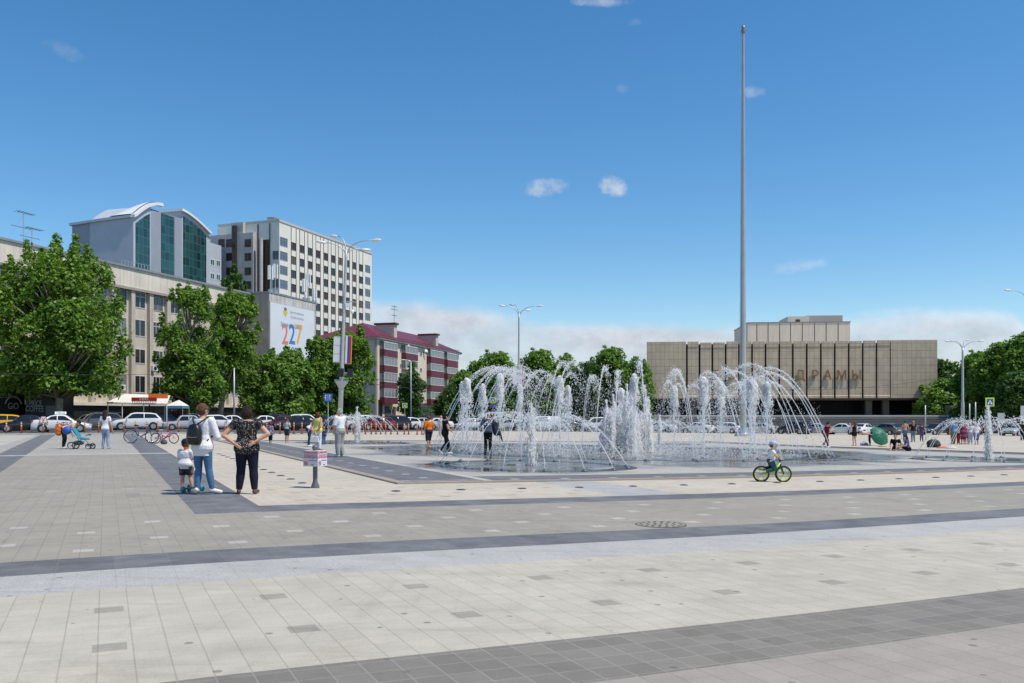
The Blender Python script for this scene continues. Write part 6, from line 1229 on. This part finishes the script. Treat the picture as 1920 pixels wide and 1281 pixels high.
person('tiny child in yellow and green between the jets', 943, 812, 1.1, 180, None, (cloth('lime', (.35, .45, .05)), .5, .45, .015), (cloth('green', (.08, .20, .05)), 1.5, .01), None, ('short', 'brown'), 1.2, 1.05, .018)
# right half
person('running figure in dark red top and maroon leggings', 1549, 843, 1.52, -72, {'el': (-.15, -.10, .70), 'wl': (-.17, -.17, .62), 'er': (.14, .02, .66), 'wr': (.13, .12, .68), 'kl': (-.045, .11, .33), 'al': (-.045, .10, .105), 'kr': (.045, -.04, .29), 'ar': (.045, -.22, .12), 'tr': (0, .045, -.06)}, (cloth('dark_red', (.25, .012, .03)), .35, .49, .010), (MARN, 1.9, .006), SHOEW, ('short', 'dark'), vox=.013, lean=12)
person('girl in a black top and black shorts with long brown hair', 1602, 836, 1.56, 20, {'el': (-.15, .05, .72), 'wl': (-.12, .10, .86), 'er': (.13, .05, .68), 'wr': (.09, .11, .76), 'al': (-.05, -.01, .045), 'ar': (.075, -.01, .045)}, (BLK, 0, .56, .006), (BLK, .42, .010), None, ('long', 'auburn'), vox=.013, skin=SKINF)
person('girl in white and black leggings bending down to the blue bag', 1631, 836, 1.58, 78, {'el': (-.13, .02, .67), 'wl': (-.12, .05, .53), 'er': (.13, .02, .67), 'wr': (.12, .06, .52), 'kl': (-.045, .02, .275)}, (cloth('pale_pink', (.68, .52, .50)), .5, .52, .012), (BLK, 1.8, .004), None, ('tail', 'auburn'), vox=.013, lean=88, skin=SKINF)
SIT = {'kl': (-.07, .20, .24), 'al': (-.06, .32, .05), 'kr': (.09, .22, .19), 'ar': (.10, .36, .05)}
person('boy in black sitting on the paving beside the green umbrella', 1679, 845, 1.58, 150, dict(SIT, el=(-.17, -.06, .66), wl=(-.20, -.10, .52), er=(.16, .05, .64), wr=(.15, .20, .60)), (BLK, .6, .50, .012), (BLK, .8, .014), None, ('short', 'brown'), vox=.013, dz=-.455, skin=SKINF, male=True)
person('girl in black and violet sitting opposite the boy in black', 1703, 846, 1.56, 80, dict(SIT, el=(-.15, .08, .66), wl=(-.10, .22, .66), er=(.15, .06, .64), wr=(.13, .20, .62)), (cloth('violet', (.10, .10, .30)), .5, .50, .012), (BLK, .7, .012), None, ('long', 'dark'), vox=.013, dz=-.455, skin=SKINF, lean=12)
person('shirtless man in blue jeans behind the sitting pair', 1697, 829, 1.66, -15, None, None, (JEAN, 1.95, .010), SHOEW, ('short', 'dark'), vox=.016, male=True)
person('woman in a black top and blue jeans behind the sitting pair', 1712, 829, 1.66, -5, None, (BLK, .5, .52, .012), (cloth('mid_denim', (.12, .2, .28), .2), 1.95, .006), SHOEB, ('long', 'blond'), vox=.016)
person('slim figure in grey blue standing right of the black topped woman', 1728, 828, 1.44, -40, {'er': (.16, .06, .68), 'wr': (.15, .18, .68)}, (cloth('plum', (.10, .06, .10)), .5, .5, .012), (cloth('slate', (.10, .11, .17)), 1.9, .008), SHOEB, ('short', 'auburn'), vox=.016)
fam = 'family group walking behind the small right fountain'
person('tall man in a blue shirt and khaki trousers in the family group', 1788, 833, 1.68, 8, {'ar': (.06, .05, .045), 'kl': (-.05, .04, .27)}, (BLUET, .7, .49, .018), (KHA, 1.96, .012), SHOEB, ('short', 'grey'), vox=.016, male=True, wide=1.1, group=fam)
person('small child in maroon trousers in the family group', 1797, 833.5, 1.0, 0, None, (cloth('dark_top', (.05, .02, .02)), .6, .47, .016), (cloth('crimson', (.30, .012, .04)), 1.9, .014), SHOEB, ('short', 'brown'), 1.3, 1.1, .015, group=fam)
person('woman in a plum dress in the family group', 1805.5, 833, 1.62, 5, None, (cloth('plum_dress', (.20, .04, .10)), .5, .30, .018, .06), (cloth('plum_leg', (.22, .06, .11)), 1.2, .012), None, ('bob', 'red'), vox=.016, wide=1.08, group=fam)
person('girl in pink and maroon in the family group', 1813, 833, 1.48, 10, None, (PNK, .4, .55, .012), (cloth('maroon_skirt', (.16, .02, .045)), .9, .020), None, ('short', 'blond'), vox=.016, group=fam)
person('girl all in white in the family group', 1820, 833.5, 1.52, -10, None, (WHT, .6, .52, .014), (cloth('pale_blue', (.45, .52, .60)), 1.9, .012), SHOEW, ('tail', 'blond'), vox=.016, group=fam)
person('boy in a white tee and blue shorts at the right of the family group', 1831, 834, 1.42, -8, {'el': (-.16, .02, .64)}, (WHT, .6, .48, .016), (cloth('blue_shorts', (.05, .14, .30)), 1.1, .018), SHOEK, ('short', 'brown'), 1.12, 1.05, .015, group=fam)
person('dark clad figure cut off by the right edge', 1917, 826, 1.65, 0, None, (BLK, .5, .5, .012), (NAVY, 1.95, .01), SHOEB, ('short', 'dark'), vox=.018)
# ------------------------------------------------------------------ bicycles, stroller, sign and small things
def wheel(t, x, r, tyre, rim, name='wheel', spokes=14, y=0.0, rw=.018):
    w = MB(); n = 28; w.tube([(x + r * .94 * math.cos(2 * math.pi * i / n), y, r + r * .94 * math.sin(2 * math.pi * i / n)) for i in range(n)], rw, 8, False, 0, True); wo = w.build(name, tyre, t, True)
    k = MB(); k.tube([(x + r * .85 * math.cos(2 * math.pi * i / n), y, r + r * .85 * math.sin(2 * math.pi * i / n)) for i in range(n)], rw * .75, 6, False, 0, True); k.build('rim', rim, wo, True)
    s = MB(); s.tube([(x, y - .035, r), (x, y + .035, r)], r * .07, 8)
    for i in range(spokes): a = 2 * math.pi * i / spokes; s.tube([(x, y, r), (x + r * .85 * math.cos(a), y, r + r * .85 * math.sin(a))], .0022 if spokes > 8 else .006, 4)
    s.build('spokes', CHROME if spokes > 8 else rim, wo); return wo
def bicycle(label, px, py, turn, r, wb, col, col2, kid=False, seatc=None):
    X, Y = gp(px, py); t = thing('bicycle', label, 'bicycle', (X, Y, gz(X, Y)), R(turn)); fm = mat('bike_paint_' + label.split()[0], col, .3, .1); f2 = mat('bike_trim_' + label.split()[0], col2, .3, .1); x0, x1 = -wb / 2, wb / 2
    wheel(t, x0, r, RUBBER, CHROME); wheel(t, x1, r, RUBBER, CHROME); bb = (x0 + wb * .40, 0, r * .85); hs = r * 2.0; st = (x0 + wb * .30, 0, hs * (1.08 if kid else 1.15)); hd = (x1 - wb * .17, 0, hs * 1.20); hb = (x1 - wb * .10, 0, hs * .86)
    m = MB(); m.tube([bb, st], .022, 8); m.tube([bb, hb], .030, 8); m.tube([st, hd] if not kid else [(st[0] + .03, 0, st[2] * .72), ((st[0] + hd[0]) / 2, 0, hs * .62), (hd[0], 0, hd[2] * .93)], .025, 8)
    for y in (-.035, .035): m.tube([(x0, y, r), (bb[0], y * .5, bb[2])], .010, 6); m.tube([(x0, y, r), (st[0], y * .4, st[2] * .92)], .009, 6)
    m.tube([hb, hd], .020, 8); m.build('frame', fm, t, True)
    k = MB(); [k.tube([(hb[0], y, hb[2]), (x1, y, r)], .014, 8) for y in (-.045, .045)]; k.tube([(hb[0], -.05, hb[2]), (hb[0], .05, hb[2])], .018, 8); k.build('fork', f2, t, True)
    h = MB(); h.tube([hd, (hd[0] - .02, 0, hd[2] + .10)], .014, 8); h.tube([(hd[0] - .10, -.28, hd[2] + .13), (hd[0] - .02, -.12, hd[2] + .11), (hd[0] - .02, .12, hd[2] + .11), (hd[0] - .10, .28, hd[2] + .13)], .012, 8); h.build('handlebar', BLACK, t, True)
    s = MB(); s.ball((st[0] - .03, 0, st[2] + .10), (.13, .07, .035), 12, 6); so = s.build('saddle', mat('saddle_' + label.split()[0], seatc, .5) if seatc else BLACK, t, True); MB().tube([st, (st[0] - .02, 0, st[2] + .09)], .012, 8).build('seat_post', STEEL, t)
    c = MB(); c.tube([(bb[0], -.05, bb[2]), (bb[0], .05, bb[2])], .012, 6); c.tube([(bb[0], -.06, bb[2]), (bb[0] + .12, -.06, bb[2] - .10)], .009, 6); c.tube([(bb[0], .06, bb[2]), (bb[0] - .12, .06, bb[2] + .10)], .009, 6); c.tube([(bb[0], -.045, bb[2]), (bb[0], -.035, bb[2])], .085, 18); c.tube([(x0, -.045, r), (x0, -.03, r)], .05, 14); c.tube([(bb[0], -.04, bb[2] + .08), (x0, -.04, r + .045)], .005, 4); c.tube([(bb[0], -.04, bb[2] - .08), (x0, -.04, r - .045)], .005, 4); c.build('crank', STEEL, t)
    for dx, dz, y in ((.12, -.10, -.10), (-.12, .10, .10)): MB().box(bb[0] + dx - .045, bb[0] + dx + .045, y - .045, y + .045, bb[2] + dz - .012, bb[2] + dz + .012).build('pedal', BLACK, t)
    for x in (x0, x1):
        if kid: MB().tube([(x + (r + .03) * math.cos(a), 0, r + (r + .03) * math.sin(a)) for a in np.linspace(.5, 2.6, 9)], .016, 6).build('mudguard', CHROME, t, True)
    return t
bicycle('blue mountain bicycle parked behind the pink one', 265, 831.5, 8, .35, 1.02, (.015, .085, .22), (.02, .04, .08))
bicycle('pink and white childrens bicycle beside the boy in the cap', 309, 832, -4, .265, .93, (.45, .04, .20), (.62, .60, .60), True, (.4, .38, .4))
def satchel(label, px, py, w, h, col, name='bag', cat='bag'):
    X, Y = gp(px, py); t = thing(name, label, cat, (X, Y, gz(X, Y)), R(rnd.uniform(-20, 20))); c = mat('bag_' + label.split()[0] + label.split()[1], col, .7, 0, .2, 8, bump=.4); m = MB(); m.ball((0, 0, h * .45), (w / 2, w * .32, h * .5), 14, 9); m.ball((w * .12, -.03, h * .3), (w * .4, w * .34, h * .33), 12, 8); m.box(-w * .36, w * .36, -w * .22, w * .22, .002, h * .3)
    o = m.build('sack', c, t); remesh(o, .016, 3); MB().tube([(-w * .22, 0, h * .85), (-w * .1, 0, h * 1.12), (w * .1, 0, h * 1.12), (w * .22, 0, h * .85)], .012, 6).build('handle', BLACK, t, True); return t
satchel('dark bag lying under the pink bicycle', 307, 833, .34, .24, (.06, .06, .07)); satchel('black backpack lying on the paving by the orange cloth', 1750, 839, .85, .52, (.02, .021, .022), 'backpack', 'backpack'); satchel('blue bag on the paving under the bending girl', 1620, 835.5, .55, .22, (.22, .42, .60))
def flat_cloth(label, px, py, w, col, name='cloth'):
    X, Y = gp(px, py); t = thing(name, label, 'cloth', (X, Y, gz(X, Y)), .3); m = MB(); m.ball((0, 0, .03), (w / 2, w * .35, .07), 14, 6); m.ball((w * .2, .05, .05), (w * .25, w * .2, .08), 10, 6); remesh(m.build('folds', mat('cloth_' + label.split()[0] + '_pile', col, .9, 0, .1, 6, bump=.3), t), .02, 2)
flat_cloth('orange cloth dropped right of the black backpack', 1767, 840.5, .75, (.60, .20, .12)); flat_cloth('pale cloth lying right of the orange cloth', 1784, 841, .7, (.6, .58, .5)); flat_cloth('tan cloth beside the green umbrella', 1655, 838, .6, (.5, .36, .18))
def umbrella():
    X, Y = gp(1648, 836); t = thing('umbrella', 'open green umbrella lying on its side on the paving', 'umbrella', (X, Y, gz(X, Y))); GRN = mat('umbrella_green', (.02, .17, .09), .5, 0, .15, 3); n = 8; r = .70; d = Matrix.Rotation(R(62), 3, 'X') @ Matrix.Rotation(R(0), 3, 'Z'); c = Vector((0, 0, .62)); tip = .36; vs = []
    rot = Matrix.Rotation(R(18), 3, 'Z') @ d; rows = 5
    for j in range(rows + 1):
        q = j / rows
        for i in range(n * 2):
            a = math.pi * i / n; rr = r * q * (1 if i % 2 == 0 else 1 - .07 * q); vs.append(tuple(c + rot @ Vector((rr * math.cos(a), rr * math.sin(a), tip * (1 - q ** 2)))))
    m = MB(); N2 = n * 2; m.add(vs, [(j * N2 + i, j * N2 + (i + 1) % N2, (j + 1) * N2 + (i + 1) % N2, (j + 1) * N2 + i) for j in range(rows) for i in range(N2)]); m.build('canopy', GRN, t)
    for i in range(n): a = 2 * math.pi * i / n; MB().tube([c + rot @ Vector((r * q * math.cos(a), r * q * math.sin(a), tip * (1 - q * q) + .008)) for q in (.02, .3, .6, 1.0)], .008, 5).build('rib', mat('rib_green', (.012, .09, .05), .5), t)
    MB().tube([c + rot @ Vector((0, 0, tip + .08)), c + rot @ Vector((0, 0, -.45))], .010, 8).build('shaft', STEEL, t); MB().tube([c + rot @ Vector((0, 0, -.45)), c + rot @ Vector((0, 0, -.56))], .018, 8).build('handle', BLACK, t)
umbrella()
def warning_sign():
    X, Y = gp(591, 915); t = thing('warning_sign', 'white warning sign box with red lettering on a grey post', 'sign', (X, Y, gz(X, Y)), R(-20)); g = gz(X, Y); PG = mat('bollard_grey', (.15, .15, .155), .45, .4, .1, 5); zt = H0 + (HY - 845) / F * Y - g; zb = H0 + (HY - 874) / F * Y - g
    MB().lathe([(.085, 0), (.085, .015), (.075, .05), (.050, .12), (.046, .14), (.046, zt + .02)], 18).build('post', PG, t, True); MB().ball((0, 0, zt + .055), (.062, .062, .062), 14, 10).build('knob', PG, t, True)
    WB = mat('sign_board', (.66, .64, .68), .5); w = .170; d = .165; h = zt - zb; o = bevel(MB().box(-w, w, -d, d, zb, zt).build('box', WB, t), .004); RL = mat('letter_red', (.50, .02, .04), .6); BL = mat('letter_blue', (.05, .10, .30), .6)
    for k, rz in ((0, 0), (1, R(90))):
        M = Matrix.Rotation(rz, 3, 'Z'); e = (d if k == 0 else w) + .0015; W2 = (w if k == 0 else d)
        def tx_(s, m, sz, x, z, sx=1.0, b=0.0): text(s, m, o, sz, tuple(M @ Vector((x, -e, z))), (R(90), 0, rz), ext=.0012, sx=sx, bold=b)
        tx_('ВНИМАНИЕ!', RL, .062, 0, zt - .035, .86, .0012); tx_('КУПАНИЕ В ФОНТАНЕ', BL, .030, 0, zt - .085, .88); tx_('ЗАПРЕЩЕНО', RL, .060, 0, zt - .128, .86, .0012); tx_('техническая', BL, .034, .045, zt - .19, .9); tx_('вода', BL, .034, .045, zb + .035, .9)
        cx = -W2 * .62; cz = zb + .065; r_ = .042; ring_ = MB(); ring_.tube([tuple(M @ Vector((cx + r_ * math.cos(2 * math.pi * i / 24), -e - .001, cz + r_ * math.sin(2 * math.pi * i / 24)))) for i in range(24)], .0045, 5, False, 0, True); ring_.tube([tuple(M @ Vector((cx - r_ * .7, -e - .001, cz + r_ * .7))), tuple(M @ Vector((cx + r_ * .7, -e - .001, cz - r_ * .7)))], .0042, 5); ring_.build('prohibition_ring', RL, o)
        sw = MB(); sw.ball(tuple(M @ Vector((cx + .012, -e, cz + .014))), .007, 8, 5); sw.tube([tuple(M @ Vector(p)) for p in ((cx + .006, -e, cz + .004), (cx - .020, -e, cz - .008))], .005, 5); sw.tube([tuple(M @ Vector((cx - .026 + .0065 * i, -e, cz - .018 + (.004 if i % 2 else 0)))) for i in range(9)], .0022, 4); sw.build('swimmer_symbol', BL, o)
warning_sign()
def stroller():
    X, Y = gp(150, 842); t = thing('stroller', 'turquoise pushchair with a blue footmuff beside the bending person', 'pushchair', (X, Y, gz(X, Y)), R(6)); TQ = mat('stroller_turquoise', (.015, .25, .36), .7, 0, .1, 5); BL = mat('stroller_blue', (.015, .09, .40), .6)
    for x, r in ((-.26, .15), (.42, .11)):
        for y in (-.24, .24): wheel(t, x, r, RUBBER, RIM, 'wheel', 6, y, .022)
    m = MB()
    for y in (-.22, .22): m.tube([(-.26, y, .15), (.05, y, .42), (.42, y, .11)], .014, 7); m.tube([(.25, y, .25), (-.15, y, .62), (-.42, y, .98)], .014, 7)
    m.tube([(-.42, -.22, .98), (-.42, .22, .98)], .018, 7); m.tube([(-.26, -.24, .15), (-.26, .24, .15)], .010, 6); m.build('frame', STEEL, t, True)
    s = MB(); s.prism([(-.28, .86), (-.20, .86), (.02, .50), (.32, .44), (.34, .38), (-.02, .40)], 'y', -.19, .19); bevel(s.build('seat', TQ, t), .03); h = MB(); h.tube([(-.14 + .0, y, 0) for y in (-.2, .2)], .01, 6)
    a = MB(); a.tube([(.30, -.2, .56), (.40, -.12, .60), (.40, .12, .60), (.30, .2, .56)], .018, 7); a.build('bumper_bar', BLACK, t, True); b = MB(); b.ball((-.05, 0, .26), (.24, .18, .10), 12, 8); b.build('basket', mat('basket_grey', (.09, .09, .10), .8), t, True); c = MB(); c.box(.30, .50, -.15, .15, .14, .18); c.build('footrest', BLACK, t)
    c2 = thing('blue_cushion', 'bright blue balloon shaped cushion hanging on the pushchair handle', 'cushion', tuple(Vector((X, Y, gz(X, Y))) + Vector((-.42, -.25, .78)))); MB().ball((0, 0, 0), (.19, .15, .17), 14, 10).build('pad', BL, c2, True); MB().tube([(0, 0, .15), (.0, .2, .28)], .01, 5).build('cord', BL, c2)
    p = Vector(gp(112, 841.5)); q = thing('orange_bag', 'orange shoulder bag of the person bending over the pushchair', 'bag', (p.x, p.y - .1, gz(p.x, p.y))); m = MB(); m.ball((0, 0, .82), (.15, .14, .23), 12, 9); m.ball((.0, 0, .66), (.13, .13, .12), 10, 7); remesh(m.build('sack', mat('orange_nylon', (.70, .16, .015), .5, 0, .1, 6, bump=.3), q), .018, 2); MB().tube([(.0, -.1, .98), (.12, -.15, 1.08), (.22, -.05, .98)], .014, 6).build('strap', BLACK, q)
stroller()
def white_bag():
    X, Y = gp(592, 846); t = thing('handbag', 'white handbag held behind the yellow topped woman', 'handbag', (X, Y - .22, gz(X, Y))); c = mat('white_leather', (.70, .67, .62), .5, 0, .08, 6); m = MB(); m.prism([(-.19, .36), (.19, .36), (.15, .62), (-.15, .62)], 'y', -.06, .06); bevel(m.build('bag_body', c, t), .02)
    for y in (-.05, .05): MB().tube([(-.09, y, .61), (-.06, y, .76), (.04, y * .3, .80), (.09, y, .61)], .009, 6).build('handle', c, t, True)
white_bag()
def scooter():
    X, Y = gp(357, 922.5); t = thing('scooter', 'childs kick scooter with cyan wheels under the boy in the cap', 'scooter', (X, Y, gz(X, Y)), R(82)); CY = mat('scooter_cyan', (.02, .28, .36), .4); m = MB(); m.box(-.22, .12, -.05, .05, .065, .085); bevel(m.build('deck', BLACK, t), .01)
    for x, y in ((-.25, 0), (.20, -.13), (.20, .13)): w = MB(); w.tube([(x, y - .018, .06), (x, y + .018, .06)], .06, 18); wo = w.build('wheel', CY, t, True); MB().tube([(x, y - .022, .06), (x, y + .022, .06)], .028, 12).build('hub', BLACK, wo)
    m = MB(); m.tube([(.12, 0, .075), (.19, 0, .10), (.14, 0, .60)], .014, 8); m.tube([(.20, -.13, .06), (.19, 0, .10), (.20, .13, .06)], .012, 6); m.build('stem', STEEL, t, True); MB().tube([(.14, -.14, .60), (.14, .14, .60)], .013, 8).build('handlebar', BLACK, t)
scooter()
def jacket():
    p = gp(926, 851); t = thing('jacket', 'dark jacket hanging from the arm of the man under the jets', 'jacket', (p[0], p[1] - .05, gz(*p))); m = MB(); m.limb((-.02, 0, 1.30), (.10, 0, .85), .10, .13); m.limb((.10, 0, 1.25), (.28, 0, .75), .07, .06); m.limb((.28, 0, .75), (.34, 0, .55), .05, .03); remesh(m.build('cloth', CHAR, t), .018, 2)
jacket()
# boy on the green running bike
def balance_bike():
    X, Y = gp(1448, 903.5); z = gz(X, Y); rz = R(-3); t = thing('balance_bike', 'lime green running bike with black tyres ridden by the small boy', 'bicycle', (X, Y, z), rz); LM = mat('lime_paint', (.30, .62, .01), .3); LR = mat('lime_rim', (.42, .62, .10), .35); s = Y / F; r = 14.6 * s; x0, x1 = -20.5 * s, 20.5 * s
    for x in (x0, x1): wheel(t, x, r, RUBBER, LR, 'wheel', 6, 0, .026)
    P = lambda px, py: ((px - 1448) * s, 0, (903.5 - py) * s)
    m = MB(); m.tube([P(1432, 888), P(1440, 887), P(1452, 884), P(1463, 868)], [.016, .022, .022, .022], 8); m.tube([P(1453, 883), P(1459, 876), P(1462, 866)], .014, 7); m.tube([P(1440, 887), P(1444, 876)], .016, 7)
    for y in (-.05, .05): a = P(1428, 889); b = P(1440, 887); m.tube([(a[0], y, a[2]), (b[0], y * .3, b[2])], .012, 6)
    m.build('frame', LM, t, True); k = MB(); a = P(1463, 870); b = P(1468.5, 889)
    for y in (-.05, .05): k.tube([(a[0], y, a[2] - .02), (b[0], y, b[2])], .015, 7)
    k.tube([(a[0], -.055, a[2] - .02), (a[0], .055, a[2] - .02)], .018, 7); k.tube([P(1464, 872), P(1460, 858)], .018, 8); k.build('fork', BLACK, t, True)
    h = MB(); q = P(1460, 857); h.tube([(q[0] - .02, -.19, q[2] + .02), q, (q[0] - .02, .19, q[2] + .02)], .012, 8); h.build('handlebar', BLACK, t, True)
    for y in (-.17, .17): MB().tube([(q[0] - .018, y - .05, q[2] + .02), (q[0] - .018, y + .05, q[2] + .02)], .021, 10).build('grip', LM, t, True)
    c = P(1443, 876); MB().ball((c[0], 0, c[2]), (.11, .06, .03), 12, 6).build('saddle', BLACK, t, True)
    sc = lambda px, py, y: (y, (px - 1446) * s / .98, (903.5 - py) * s / .98)   # joints of the rider, in units of his height
    o = (X + (1446 - 1448) * s, Y, z)
    person('small boy in a white tee and pale cap riding the green running bike', 0, 0, 1.03, -93, {'el': (-.135, .08, .65), 'wl': (-.14, .20, .60), 'er': (.135, .08, .65), 'wr': (.14, .20, .60), 'kl': sc(1450, 884, -.07), 'al': sc(1428, 882, -.085), 'tl': (0, -.085, .03), 'kr': sc(1452, 880, .07), 'ar': sc(1430, 886, .08), 'tr': (0, -.07, -.02)}, (WHT, .55, .47, .016), (TEAL, 1.75, .014), mat('grey_shoe', (.40, .40, .45), .6), ('short', 'brown'), 1.42, 1.05, .0085, lean=6, dz=-.035, loc=o, cap=('pale_blue', (.45, .50, .66)), skin=SKINF)
balance_bike()
finish()
